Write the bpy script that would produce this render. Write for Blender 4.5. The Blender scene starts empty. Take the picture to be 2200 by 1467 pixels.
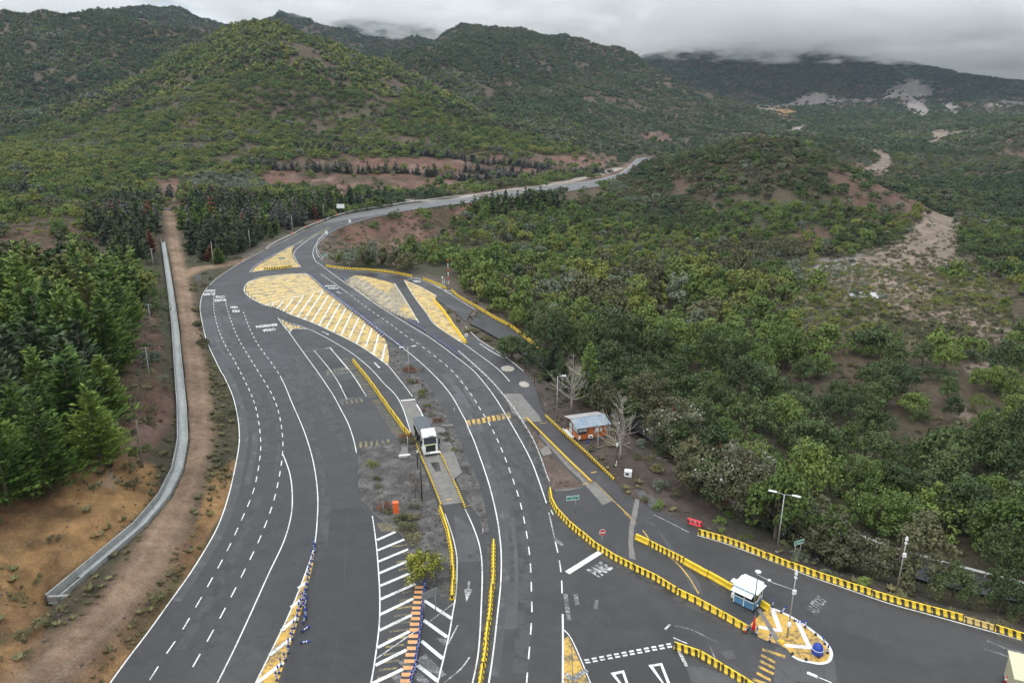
import bpy, bmesh, math, random
import numpy as np
from mathutils import Vector, Matrix
from mathutils.geometry import tessellate_polygon
random.seed(7); RNG = np.random.RandomState(11)
SC = bpy.context.scene
COL = SC.collection
# ---------------------------------------------------------------- camera
FPX, PITCH, HC = 1520.0, math.radians(17.8), 53.0
cp, sp = math.cos(PITCH), math.sin(PITCH)
cam_d = bpy.data.cameras.new('camera'); cam = bpy.data.objects.new('camera', cam_d); COL.objects.link(cam)
cam_d.lens = 36 * FPX / 2200; cam_d.sensor_width = 36; cam_d.clip_end = 30000; cam_d.clip_start = 1
cam.location = (0, 0, HC); cam.rotation_euler = (math.radians(90) - PITCH, 0, 0)
SC.camera = cam

def ray(u, v):
    a = (u - 1100) / FPX; b = (733 - v) / FPX
    return a, cp + b * sp, -sp + b * cp
def W(u, v, z=0.0):
    """photo pixel + height of the surface it shows -> point of the world"""
    a, dy, dz = ray(u, v)
    t = (z - HC) / dz
    return (a * t, dy * t, z)
def WY(u, v, Y):
    a, dy, dz = ray(u, v); t = Y / dy
    return (a * t, Y, HC + dz * t)
def WU(u, Y, z):
    # column u at forward distance Y, height z
    depth = Y * cp - (z - HC) * sp
    return ((u - 1100) / FPX * depth, Y, z)
def project(x, y, z):
    x = np.asarray(x, float); y = np.asarray(y, float); zz = np.asarray(z, float) - HC
    d = y * cp - zz * sp; up = y * sp + zz * cp
    d = np.where(d < .1, .1, d)
    return 1100 + FPX * x / d, 733 - FPX * up / d

# ---------------------------------------------------------------- object helpers
def put(o, parent=None):
    COL.objects.link(o)
    if parent is not None: o.parent = parent
    return o
def tag(o, label=None, cat=None, group=None, kind=None):
    if label: o['label'] = label
    if cat: o['category'] = cat
    if group: o['group'] = group
    if kind: o['kind'] = kind
    return o
def empty(name, loc=(0, 0, 0), rz=0.0):
    o = bpy.data.objects.new(name, None); COL.objects.link(o)
    o.location = loc; o.rotation_euler = (0, 0, rz); o.empty_display_size = .3
    return o
def mesh_obj(name, verts, faces, mats, parent=None, mi=None, smooth=False, link=True):
    me = bpy.data.meshes.new(name); me.from_pydata([tuple(v) for v in verts], [], [tuple(f) for f in faces])
    for m in (mats if isinstance(mats, (list, tuple)) else [mats]): me.materials.append(m)
    if mi is not None: me.polygons.foreach_set('material_index', np.asarray(mi, dtype=np.int32))
    if smooth: me.polygons.foreach_set('use_smooth', [True] * len(me.polygons))
    me.update()
    o = bpy.data.objects.new(name, me)
    if link: put(o, parent)
    return o
class MB:
    """collects shapes, then links them as ONE mesh object"""
    def __init__(s): s.v = []; s.f = []; s.m = []; s.M = Matrix.Identity(4)
    def add(s, vs, fs, mi=0):
        n = len(s.v); s.v += [tuple(s.M @ Vector(p)) for p in vs]
        s.f += [tuple(i + n for i in f) for f in fs]; s.m += [mi] * len(fs)
    def box(s, c, d, mi=0, rz=0, top=1.0, rot=None):
        hx, hy, hz = d[0] / 2, d[1] / 2, d[2] / 2
        R = rot if rot is not None else Matrix.Rotation(rz, 3, 'Z')
        vs = []
        for k, z in enumerate((-hz, hz)):
            t = top if k else 1
            for x, y in ((-hx, -hy), (hx, -hy), (hx, hy), (-hx, hy)):
                vs.append(Vector(c) + R @ Vector((x * t, y * t, z)))
        s.add(vs, [(3, 2, 1, 0), (4, 5, 6, 7), (0, 1, 5, 4), (1, 2, 6, 5), (2, 3, 7, 6), (3, 0, 4, 7)], mi)
    def tube(s, pts, r, n=8, mi=0, cap=True):
        pts = [Vector(p) for p in pts]
        if not hasattr(r, '__len__'): r = [r] * len(pts)
        vs = []; fs = []
        for i, p in enumerate(pts):
            t = (pts[min(i + 1, len(pts) - 1)] - pts[max(i - 1, 0)])
            if t.length < 1e-9: t = Vector((0, 0, 1))
            t.normalize()
            a = t.cross(Vector((0, 1, 0)) if abs(t.y) < .9 else Vector((1, 0, 0))).normalized(); b = t.cross(a)
            for k in range(n):
                an = 2 * math.pi * k / n
                vs.append(p + (a * math.cos(an) + b * math.sin(an)) * r[i])
        for i in range(len(pts) - 1):
            for k in range(n):
                k2 = (k + 1) % n
                fs.append((i * n + k, i * n + k2, (i + 1) * n + k2, (i + 1) * n + k))
        if cap:
            fs.append(tuple(range(n))[::-1]); fs.append(tuple((len(pts) - 1) * n + k for k in range(n)))
        s.add(vs, fs, mi)
    def lathe(s, c, prof, n=16, mi=0):
        vs = []; fs = []
        for (r, z) in prof:
            for k in range(n):
                an = 2 * math.pi * k / n
                vs.append((c[0] + r * math.cos(an), c[1] + r * math.sin(an), c[2] + z))
        for i in range(len(prof) - 1):
            for k in range(n):
                k2 = (k + 1) % n
                fs.append((i * n + k, i * n + k2, (i + 1) * n + k2, (i + 1) * n + k))
        fs.append(tuple(range(n))[::-1]); fs.append(tuple((len(prof) - 1) * n + k for k in range(n)))
        s.add(vs, fs, mi)
    def prism(s, poly, z0, z1, mi=0):
        n = len(poly); vs = [(x, y, z0) for x, y in poly] + [(x, y, z1) for x, y in poly]
        fs = [tuple(range(n))[::-1], tuple(range(n, 2 * n))] + [(i, (i + 1) % n, n + (i + 1) % n, n + i) for i in range(n)]
        s.add(vs, fs, mi)
    def build(s, name, mats, parent=None, smooth=False, bevel=0, link=True):
        o = mesh_obj(name, s.v, s.f, mats, parent, s.m, smooth, link)
        if bevel:
            b = o.modifiers.new('bevel', 'BEVEL'); b.width = bevel; b.segments = 2; b.limit_method = 'ANGLE'
        return o

# ---------------------------------------------------------------- materials
def mat(name): 
    m = bpy.data.materials.new(name); m.use_nodes = True
    return m, m.node_tree.nodes, m.node_tree.links, m.node_tree.nodes['Principled BSDF']
def ramp(N, stops, interp='LINEAR'):
    r = N.new('ShaderNodeValToRGB'); r.color_ramp.interpolation = interp
    e = r.color_ramp.elements
    while len(e) < len(stops): e.new(.5)
    for i, (p, c) in enumerate(stops):
        e[i].position = p; e[i].color = (c, c, c, 1) if not hasattr(c, '__len__') else (c[0], c[1], c[2], 1)
    return r
def noise(N, L, scale, detail=5, rough=.6, vec=None, dist=0):
    n = N.new('ShaderNodeTexNoise'); n.inputs['Scale'].default_value = scale
    n.inputs['Detail'].default_value = detail; n.inputs['Roughness'].default_value = rough
    n.inputs['Distortion'].default_value = dist
    if vec is not None: L.new(vec, n.inputs['Vector'])
    return n
def mixc(N, L, fac, a, b, mode='MIX'):
    m = N.new('ShaderNodeMix'); m.data_type = 'RGBA'; m.blend_type = mode
    for s_, x in ((0, fac), (6, a), (7, b)):
        if hasattr(x, 'is_linked') or hasattr(x, 'links'): L.new(x, m.inputs[s_])
        else: m.inputs[s_].default_value = x if s_ == 0 else (x[0], x[1], x[2], 1)
    return m.outputs[2]
def vmath(N, L, op, a, b=None, c=None):
    m = N.new('ShaderNodeMath'); m.operation = op
    for i, x in enumerate((a, b, c)):
        if x is None: continue
        if hasattr(x, 'links'): L.new(x, m.inputs[i])
        else: m.inputs[i].default_value = x
    return m.outputs[0]
def coords(N, kind='Object'):
    return N.new('ShaderNodeTexCoord').outputs[kind]
def bump(N, L, P, h, strength=.5, dist=.05):
    b = N.new('ShaderNodeBump'); b.inputs['Strength'].default_value = strength; b.inputs['Distance'].default_value = dist
    L.new(h, b.inputs['Height']); L.new(b.outputs[0], P.inputs['Normal'])
def solid(name, c, rough=.6, metal=0, var=.18, scale=3.0, dirt=None):
    """painted / plain surface with mottling and a little grime"""
    m, N, L, P = mat(name)
    v = coords(N); n = noise(N, L, scale, 6, .65, v)
    r = ramp(N, [(.3, [x * (1 - var) for x in c]), (.7, [min(1, x * (1 + var)) for x in c])]); L.new(n.outputs[0], r.inputs[0])
    out = r.outputs[0]
    if dirt:
        n2 = noise(N, L, scale * 2.3, 8, .7, v); r2 = ramp(N, [(.5, 0.), (.68, 1.)]); L.new(n2.outputs[0], r2.inputs[0])
        out = mixc(N, L, vmath(N, L, 'MULTIPLY', r2.outputs[0], .75), out, dirt)
    L.new(out, P.inputs['Base Color']); P.inputs['Roughness'].default_value = rough; P.inputs['Metallic'].default_value = metal
    return m

# asphalt
def asphalt(name, base, var, crack=.5, wet=.0):
    m, N, L, P = mat(name); v = coords(N)
    big = noise(N, L, .06, 6, .62, v, .6); mid = noise(N, L, .5, 6, .7, v); fine = noise(N, L, 14, 3, .6, v)
    r = ramp(N, [(.32, base * (1 - var)), (.5, base), (.68, base * (1 + var))]); L.new(big.outputs[0], r.inputs[0])
    r2 = ramp(N, [(.3, .82), (.7, 1.18)]); L.new(mid.outputs[0], r2.inputs[0])
    r3 = ramp(N, [(.3, .75), (.75, 1.3)]); L.new(fine.outputs[0], r3.inputs[0])
    c = mixc(N, L, 1.0, r.outputs[0], r2.outputs[0], 'MULTIPLY'); c = mixc(N, L, 1.0, c, r3.outputs[0], 'MULTIPLY')
    c = mixc(N, L, 1.0, c, (1.0, .985, 1.02), 'MULTIPLY')
    # cracks
    w = noise(N, L, .35, 4, .6, v); ad = N.new('ShaderNodeVectorMath'); ad.operation = 'ADD'
    sc_ = N.new('ShaderNodeVectorMath'); sc_.operation = 'SCALE'; sc_.inputs[3].default_value = 3.2
    L.new(w.outputs['Color'], sc_.inputs[0]); L.new(v, ad.inputs[0]); L.new(sc_.outputs[0], ad.inputs[1])
    vo = N.new('ShaderNodeTexVoronoi'); vo.feature = 'DISTANCE_TO_EDGE'; vo.inputs['Scale'].default_value = .16
    L.new(ad.outputs[0], vo.inputs['Vector'])
    cr = ramp(N, [(.0, 1.), (.010, .0)]); L.new(vo.outputs[0], cr.inputs[0])
    gate = ramp(N, [(.48, 0.), (.56, 1.)]); g = noise(N, L, .045, 3, .5, v); L.new(g.outputs[0], gate.inputs[0])
    cf = vmath(N, L, 'MULTIPLY', cr.outputs[0], gate.outputs[0])
    c = mixc(N, L, vmath(N, L, 'MULTIPLY', cf, crack), c, (base * .35,) * 3)
    # pale dusty stains
    d = noise(N, L, .11, 7, .72, v, 1.2); dr = ramp(N, [(.6, 0.), (.74, 1.)]); L.new(d.outputs[0], dr.inputs[0])
    c = mixc(N, L, vmath(N, L, 'MULTIPLY', dr.outputs[0], .32), c, (base * 2.0, base * 1.95, base * 1.9))
    L.new(c, P.inputs['Base Color'])
    rr = ramp(N, [(.38, .30), (.60, .8)]); L.new(big.outputs[0], rr.inputs[0]); L.new(rr.outputs[0], P.inputs['Roughness'])
    P.inputs['Specular IOR Level'].default_value = .35
    bump(N, L, P, fine.outputs[0], .25, .02)
    return m
M = {}
M['asphalt'] = asphalt('asphalt', .043, .50)
M['asphalt_old'] = asphalt('asphalt_old', .068, .32, .95)
M['asphalt_new'] = asphalt('asphalt_new', .036, .26, .3)
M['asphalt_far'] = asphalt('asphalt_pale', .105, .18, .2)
def paint(name, c, wear=.45, scale=5, under=(.06, .06, .062), thr=.55):
    m, N, L, P = mat(name); v = coords(N)
    n = noise(N, L, scale, 7, .75, v, .4); big = noise(N, L, .35, 4, .6, v)
    s = vmath(N, L, 'ADD', vmath(N, L, 'MULTIPLY', n.outputs[0], .6), vmath(N, L, 'MULTIPLY', big.outputs[0], .4))
    r = ramp(N, [(thr - .05, 0.), (thr + .04, 1.)]); L.new(s, r.inputs[0])
    n2 = noise(N, L, scale * .6, 4, .6, v); r2 = ramp(N, [(.3, [x * .8 for x in c]), (.7, [min(1, x * 1.12) for x in c])]); L.new(n2.outputs[0], r2.inputs[0])
    L.new(mixc(N, L, vmath(N, L, 'MULTIPLY', r.outputs[0], wear), r2.outputs[0], under), P.inputs['Base Color'])
    P.inputs['Roughness'].default_value = .6
    return m
M['white_line'] = paint('white_line_paint', (.68, .68, .66), .6, 4, thr=.555)
M['white_worn'] = paint('worn_white_paint', (.55, .55, .54), .9, 4, thr=.50)
M['white_ghost'] = paint('ghost_white_paint', (.26, .26, .26), .95, 3, thr=.47)
M['yellow_field'] = paint('yellow_ground_paint', (.53, .365, .11), .92, 1.1, under=(.13, .12, .095), thr=.53)
M['yellow_line'] = paint('yellow_line_paint', (.54, .33, .06), .85, 2.2, thr=.53)
M['yellow_old'] = paint('faded_yellow_paint', (.27, .21, .07), .9, 3, thr=.49)
M['yellow_far'] = paint('centre_line_paint', (.60, .48, .16), .4, 4)
M['orange_block'] = paint('orange_block_paint', (.72, .34, .14), .35, 4)
M['grey_hatch'] = paint('grey_hatch_paint', (.40, .31, .15), .9, 1.4, under=(.15, .135, .12), thr=.49)

# gravel / soil
def soil(name, a, b, c, scale=.25, grain=9.0, bs=.6, speck=None):
    m, N, L, P = mat(name); v = coords(N)
    n = noise(N, L, scale, 8, .68, v, .5); g = noise(N, L, grain, 4, .7, v)
    r = ramp(N, [(.32, a), (.5, b), (.68, c)]); L.new(n.outputs[0], r.inputs[0])
    r2 = ramp(N, [(.3, .6), (.72, 1.4)]); L.new(g.outputs[0], r2.inputs[0])
    out = mixc(N, L, 1.0, r.outputs[0], r2.outputs[0], 'MULTIPLY')
    if speck:
        vo = N.new('ShaderNodeTexVoronoi'); vo.inputs['Scale'].default_value = speck[0]; L.new(v, vo.inputs['Vector'])
        rv = ramp(N, [(.12, 1.), (.2, 0.)]); L.new(vo.outputs['Distance'], rv.inputs[0])
        out = mixc(N, L, vmath(N, L, 'MULTIPLY', rv.outputs[0], speck[2]), out, speck[1])
    L.new(out, P.inputs['Base Color']); P.inputs['Roughness'].default_value = .95
    P.inputs['Specular IOR Level'].default_value = .2
    bump(N, L, P, g.outputs[0], bs, .06)
    return m
M['gravel'] = soil('median_gravel', (.04, .039, .038), (.085, .081, .078), (.15, .142, .136), .45, 6, .8, (2.6, (.26, .25, .24), .7))
M['gravel_brown'] = soil('verge_gravel', (.06, .045, .038), (.11, .08, .066), (.18, .13, .105), .2, 6, .8, (1.6, (.24, .21, .19), .5))
M['track'] = soil('dirt_track_soil', (.13, .085, .055), (.21, .145, .10), (.27, .20, .15), .22, 4, .6, (1.1, (.32, .27, .22), .35))
M['concrete'] = solid('weathered_concrete', (.27, .265, .25), .85, 0, .25, 1.2, (.12, .11, .10))
M['concrete_slab'] = solid('concrete_slab', (.17, .16, .15), .85, 0, .22, .8, (.09, .08, .075))
M['mud_puddle'] = solid('pale_mud', (.33, .29, .25), .35, 0, .12, .7)
M['wet_dark'] = solid('wet_ground', (.045, .04, .037), .25, 0, .2, .8)
# ---------------------------------------------------------------- sky and light
w = bpy.data.worlds.new('World'); SC.world = w; w.use_nodes = True
N, L = w.node_tree.nodes, w.node_tree.links
bg = N['Background']
sky = N.new('ShaderNodeTexSky'); sky.sky_type = 'NISHITA'; sky.sun_disc = False
SUN_EL, SUN_ROT = math.radians(52), math.radians(235)
sky.sun_elevation = SUN_EL; sky.sun_rotation = SUN_ROT; sky.air_density = 1.0; sky.dust_density = 3
g = coords(N, 'Generated')
mp = N.new('ShaderNodeMapping'); mp.inputs['Scale'].default_value = (1, 1, 2.6); L.new(g, mp.inputs[0])
n1 = noise(N, L, 3.4, 9, .56, mp.outputs[0], .35)
n2 = noise(N, L, 9.0, 6, .55, mp.outputs[0], .2)
s = vmath(N, L, 'ADD', vmath(N, L, 'MULTIPLY', n1.outputs[0], .72), vmath(N, L, 'MULTIPLY', n2.outputs[0], .28))
cl = ramp(N, [(.42, (3.3, 3.65, 3.95)), (.49, (4.6, 4.95, 5.2)), (.55, (6.3, 6.6, 6.75)), (.62, (8.2, 8.35, 8.4))]); L.new(s, cl.inputs[0])
# an overcast sky is about three times brighter overhead than near the horizon
sx = N.new('ShaderNodeSeparateXYZ'); L.new(g, sx.inputs[0])
zr = N.new('ShaderNodeMapRange'); zr.inputs[1].default_value = .05; zr.inputs[2].default_value = .9
zr.inputs[3].default_value = 1.0; zr.inputs[4].default_value = 3.2; L.new(sx.outputs[2], zr.inputs[0])
sc_ = N.new('ShaderNodeVectorMath'); sc_.operation = 'SCALE'; L.new(cl.outputs[0], sc_.inputs[0]); L.new(zr.outputs[0], sc_.inputs[3])
mx = mixc(N, L, .93, sky.outputs[0], sc_.outputs[0])
L.new(mx, bg.inputs[0]); bg.inputs[1].default_value = .125
sun_d = bpy.data.lights.new('sun', 'SUN'); sun_d.energy = 1.5; sun_d.angle = math.radians(12); sun_d.color = (1, .96, .9)
sun = bpy.data.objects.new('sun', sun_d); COL.objects.link(sun); sun.location = (0, 0, 300)
dv = Vector((math.cos(SUN_EL) * math.sin(SUN_ROT), math.cos(SUN_EL) * math.cos(SUN_ROT), math.sin(SUN_EL)))
sun.rotation_euler = dv.to_track_quat('Z', 'Y').to_euler()
SC.view_settings.view_transform = 'Standard'; SC.view_settings.look = 'None'
SC.view_settings.exposure = 0.0; SC.view_settings.gamma = 1
SC.cycles.use_denoising = True
SC.cycles.max_bounces = 8; SC.cycles.diffuse_bounces = 2; SC.cycles.transparent_max_bounces = 8; SC.cycles.volume_bounces = 1
# ---------------------------------------------------------------- outline of the paved area (photo pixels on the ground plane)
L_EDGE = [(205,1500),(236,1467),(273,1416),(318,1357),(364,1293),(409,1230),(450,1164),(473,1118),(491,1064),(504,1009),(513,959),(514,927),(510,891),(500,850),(482,809),(475,798),(455,757),(443,729),(437,705),(431,673),(430,655),(434,636),(443,620),(459,603),(477,589),(498,575),(527,558),(559,542),(593,525),(627,509),(655,494),(691,480),(718,469),(759,458),(814,449),(868,440),(909,435),(964,428),(1013,423)]
FAR_L = [(1060,416),(1110,409),(1160,402),(1209,396),(1285,385),(1326,374),(1345,363),(1356,353),(1370,340),(1386,337.5)]
FAR_R = [(1405,338.5),(1384,347),(1373,361),(1366,374),(1345,385),(1300,396),(1215,411),(1130,421),(1070,428),(1015,435)]
R_EDGE_UP = [(964,440),(909,447),(854,455),(800,468),(759,479),(726,490),(706,503)]
RAMP_IN = [(694,514),(683,523),(679,535),(684,548),(694,559)]
RAMP_TOP = [(700,571),(745,579),(800,583),(855,589),(890,596),(912,600),(938,611),(960,622),(970,627),(984,640),(1019,661),(1059,685),(1096,704),(1146,744),(1176,765)]
LOWER_OUT = [(1230,806),(1330,868),(1450,945),(1600,1030),(1760,1125),(1900,1180),(2030,1218),(2200,1262)]
LOWER_IN = [(2200,1295),(2020,1258),(1890,1218),(1740,1160),(1590,1065),(1440,975),(1320,893),(1215,822),(1160,784)]
RAMP_BOT = [(1100,745),(1045,712),(1000,690),(975,668),(950,652),(930,640)]
PLAZA_R = [(940,640),(985,700),(1004,722),(1023,723),(1050,743),(1086,766),(1125,797)]
EAST = [(1150,830),(1165,880),(1200,925),(1260,985),(1318,1030),(1345,1065),(1372,1078),(1430,1103),(1480,1128)]
EAST_B = [(1500,1143),(1560,1162),(1640,1192),(1700,1213),(1742,1232),(1818,1258),(1914,1290),(2009,1316),(2070,1332),(2137,1352),(2200,1370),(2280,1392),(2400,1430)]
EAST_END = [(2600,1560),(2600,1800),(-200,1800)]
def PX(pts, z=0.0): return [W(u, v, z)[:2] for u, v in pts]
ROAD_MAIN = PX(L_EDGE) + PX(FAR_L) + PX(FAR_R) + PX(R_EDGE_UP) + PX(RAMP_IN) + PX(RAMP_TOP[:11]) + PX(RAMP_BOT[2:]) + PX(PLAZA_R[1:]) + PX(EAST) + PX(EAST_B) + PX(EAST_END)
LOW_DROP = lambda k, n: -6.5 * min(1, (k / (n - 1)) * 2.2) if n > 1 else 0
def ramp_z(u):      # the exit ramp sinks as it runs on under the trees
    return -float(np.interp(u, [930, 1060, 1180, 1400, 1700, 2200], [0, .6, 2.0, 4.0, 5.0, 5.0]))
def poly3(pts): return [W(u, v, ramp_z(u)) for u, v in pts]
RAMP_A = poly3(RAMP_TOP[8:] + LOWER_OUT); RAMP_B = poly3((LOWER_IN + RAMP_BOT)[::-1])

# ---------------------------------------------------------------- heights: control points -> smooth surface
CPS = []
def cz(z, *pts): CPS.extend(W(u, v, z) for u, v in pts)
def cy(*pts): CPS.extend(WY(u, v, Y) for u, v, Y in pts)
def cu(*pts): CPS.extend(WU(u, Y, z) for u, Y, z in pts)
cz(0, *L_EDGE[::2]); cz(0, *FAR_L[::2]); cz(0, *FAR_R[1::2]); cz(0, *R_EDGE_UP[::2]); cz(0, *RAMP_IN[::2]); cz(0, *RAMP_TOP[:9:2]); cz(0, *EAST[::2]); cz(0, *EAST_B[::2])
cz(0, (700,1460),(760,1200),(720,900),(600,640),(1000,900),(1100,1100),(1150,1300),(1400,1250),(1700,1400),(1000,1700),(400,1700),(1800,1700))
cz(-.2, (1240,850),(1300,900),(1380,980),(1430,1040))
CPS.extend(RAMP_A[3::2]); CPS.extend(RAMP_B[3::2])
# dirt track and canal on the left
cz(2.4, (120,1467),(200,1380),(280,1260)); cz(2.0, (345,1150),(400,1080),(432,980)); cz(1.6, (428,880),(415,770)); cz(1.0, (400,660),(388,590)); cz(.9, (376,520),(366,455))
cz(2.9, (110,1290),(215,1200),(310,1120),(375,1020)); cz(2.2, (392,930),(385,800),(372,700)); cz(1.5, (358,600),(348,520))
cz(4.6, (0,1467),(60,1330)); cz(5.5, (0,1250),(120,1150)); cz(8.0, (0,1080),(100,1000)); cz(7, (200,950)); cz(4.2, (290,960),(320,900),(345,850)); cz(3.4, (325,740),(335,640))
cz(8, (0,850),(120,800)); cz(7, (230,760),(60,700),(180,680)); cz(5.5, (270,640)); cz(7.5, (0,600),(130,590)); cz(9, (0,530),(110,510)); cz(3, (300,540)); cz(4.5, (220,540)); cz(10, (20,480),(150,470)); cz(3, (310,470))
cu((-1100,90,34),(-700,150,30),(-1200,200,45),(-900,60,22),(-400,45,6))
# hills (photo pixel and distance)
cy((0,335,560),(60,332,560),(130,340,570),(230,362,560),(285,398,520),(0,420,430),(150,420,430),(250,440,410))
cy((345,430,470),(420,400,520),(560,398,560),(640,402,560),(760,400,570),(900,398,590),(1000,385,650),(1120,372,700),(1230,362,760))
cy((620,372,610),(760,368,640),(900,366,660),(1050,352,730),(1150,350,760))
cy((0,300,800),(60,285,850),(150,235,900),(300,160,980),(400,105,1050),(480,62,1100),(540,37,1120),(600,43,1120),(700,79,1100),(800,120,1080),(850,140,1060),(930,192,1020),(1000,232,980),(1080,272,930),(1200,312,880),(1290,346,820))
cy((550,200,850),(400,220,830),(250,290,740),(420,310,680),(700,220,860),(850,260,820),(650,320,690),(850,330,700),(1000,300,780),(1080,330,760),(150,310,760))
cu((540,1500,120),(700,1450,90),(300,1250,90),(900,1300,70),(1050,1150,50),(100,1080,60))
cy((-200,30,1450),(0,30,1500),(90,30,1500),(190,24,1550),(270,26,1600),(350,36,1600),(420,62,1600),(480,95,1500))
cy((0,200,1100),(100,150,1250),(-200,200,1100),(250,100,1350),(200,190,1080))
cy((240,20,2300),(300,10,2300),(370,10,2300),(430,30,2300),(480,50,2300),(530,75,2300))
cy((600,22,2700),(640,30,2700),(720,62,2600),(760,76,2500),(820,77,2500),(900,75,2500),(940,74,2500))
cy((700,-6,4700),(760,2,4700),(800,14,4700),(850,8,4700),(880,3,4700),(920,9,4700),(975,12,4700),(1040,60,4600))
cy((840,100,1500),(920,87,1550),(1000,86,1600),(1050,96,1600),(1100,131,1550),(1180,172,1500),(1250,207,1400),(1340,242,1300),(1420,272,1200))
cy((1000,170,1300),(1150,250,1100),(900,150,1350))
cy((950,77,2200),(990,50,2200),(1030,60,2200),(1070,61,2150),(1125,47,2100),(1180,64,2100),(1250,74,2050),(1330,105,2000),(1400,140,1950),(1470,182,1900),(1540,212,1850),(1600,237,1750),(1680,262,1550))
cy((1250,150,1750),(1350,200,1600),(1450,240,1450),(1500,262,1350))
cu((1100,3000,60),(900,2100,90),(600,2000,110))
# valley floor and the mountain on the right
cz(1, (1400,345)); cy((1450,320,1050),(1500,300,1150),(1560,285,1300),(1650,262,1480),(1720,270,1450),(1700,286,1300),(1580,320,1000))
cy((1760,248,1800),(1850,250,1750),(1950,252,1700),(2080,255,1600),(1700,240,2000),(1900,240,2000))
cy((1640,226,2300),(1760,217,2350),(1850,213,2400),(1940,206,2350),(1990,238,2100),(2060,240,2100),(2150,228,2200),(2250,225,2200))
cy((1200,160,3400),(1370,132,3200),(1450,105,3300),(1600,70,3500),(1750,66,3500),(1850,90,3400),(1920,135,3100),(2000,151,3000),(2080,161,2900),(2140,186,2700),(2180,205,2600),(2260,190,3200))
cy((1550,200,2550),(1450,190,2600),(1700,165,2850),(1850,165,2850),(1990,190,2650),(1300,190,2700))
cy((1900,190,5200),(2250,200,5200),(1930,138,7000),(1990,131,7000),(2060,140,7200),(2130,128,7400),(2200,124,7400),(2350,120,7400))
cy((2150,170,4300),(2200,180,4200),(2260,165,4300))
cu((1400,6000,300),(800,6500,500),(0,6000,500),(1700,9000,300),(2400,9000,300),(0,9000,400),(-1000,5000,500),(3000,5000,300))
cu((0,3000,200),(300,3400,240),(500,3600,260),(540,4700,350),(0,4500,280),(-500,3000,220),(-500,1900,200),(150,2000,215),(420,1900,190),(600,3400,230),(1050,4700,300),(1150,2700,120),(860,3400,240))
# hill in the middle on the right
cy((1300,392,600),(1400,352,620),(1500,333,600),(1580,309,560),(1640,301,545),(1700,304,540),(1760,333,520),(1800,362,500),(1860,392,480),(1930,422,460),(1990,458,430))
cy((1450,400,520),(1600,380,480),(1700,400,460),(1800,430,440),(1500,440,480),(1650,460,420),(1780,480,410),(1900,490,410))
cz(-4, (1200,455),(1300,440)); cz(-9, (1400,485)); cz(-12, (1500,505),(1620,520)); cz(-14, (1750,545),(1900,520))
cu((1600,690,4),(1700,660,0),(1450,760,2),(1850,600,-6))
cy((1690,282,1000),(1740,291,900),(1800,298,850),(1860,321,800),(1900,352,740)); cy((1850,400,610),(1780,380,640),(1760,300,1150))
cy((1895,335,820),(1905,360,700),(1940,400,600),(2000,345,800),(2090,300,950),(2030,295,1150))
cy((2200,262,1050),(2120,285,1050),(2050,315,950),(2200,350,760),(2100,370,700),(2200,420,570),(2100,430,540),(2400,250,900),(2400,350,600))
cz(-14, (2050,470),(1850,640),(1760,575),(1960,600),(2100,650),(2000,540),(1900,560)); cz(-13, (2150,720),(2000,720),(1800,700),(2200,600),(2400,800))
cz(-9, (1300,620),(1450,650),(1400,560),(1250,530)); cz(-11, (1600,760),(1750,820),(1900,900)); cz(-10, (2050,1000),(2200,1080)); cz(-12, (2200,900),(2050,860)); cz(-9, (1750,950),(1900,1050)); cz(-7.5, (1500,830),(1350,720)); cz(-5, (1130,640),(1250,740),(1400,870),(1550,960)); cz(-7, (1050,590),(950,545))
cz(-3.0, (1560,1075),(1700,1160),(1850,1215)); cz(-4.5, (2000,1275),(2200,1330)); cz(-1.2, (1470,1085))
cz(-5, (745,520),(735,540),(800,540)); cz(-9, (850,520),(900,505),(960,480),(1010,455),(940,520)); cz(-3, (760,492),(830,475),(900,462),(970,448),(720,525))
cz(-1.2, (1000,590),(930,575),(1080,640)); cz(-.3, (1000,700),(1060,740),(1100,760))
cu((3200,60,-6),(3500,150,-12),(2800,250,-14),(2800,500,-5),(3000,800,40))
CP = np.array(CPS); _, ui = np.unique(np.round(CP[:, :2], 1), axis=0, return_index=True); CP = CP[ui]
# drop points that sit almost on top of one another
keep = []
for i, p in enumerate(CP):
    d = max(1.5, .012 * p[1])
    if all((CP[j, 0] - p[0]) ** 2 + (CP[j, 1] - p[1]) ** 2 > d * d for j in keep): keep.append(i)
CP = CP[keep]
def warp(x, y):
    """distances far off are compressed so that near and far points carry like weight"""
    r = np.hypot(x, y) + 1e-6; k = np.log1p(r / 120.) * 120. / r
    return x * k, y * k
cx_, cy_ = warp(CP[:, 0], CP[:, 1]); nC = len(CP)
D = np.hypot(cx_[:, None] - cx_[None], cy_[:, None] - cy_[None])
A = np.zeros((nC + 3, nC + 3)); A[:nC, :nC] = D; A[:nC, nC] = 1; A[:nC, nC + 1] = cx_; A[:nC, nC + 2] = cy_; A[nC:, :nC] = A[:nC, nC:].T
A[:nC, :nC] -= np.eye(nC) * .15
SOL = np.linalg.solve(A, np.concatenate([CP[:, 2], np.zeros(3)]))

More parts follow.
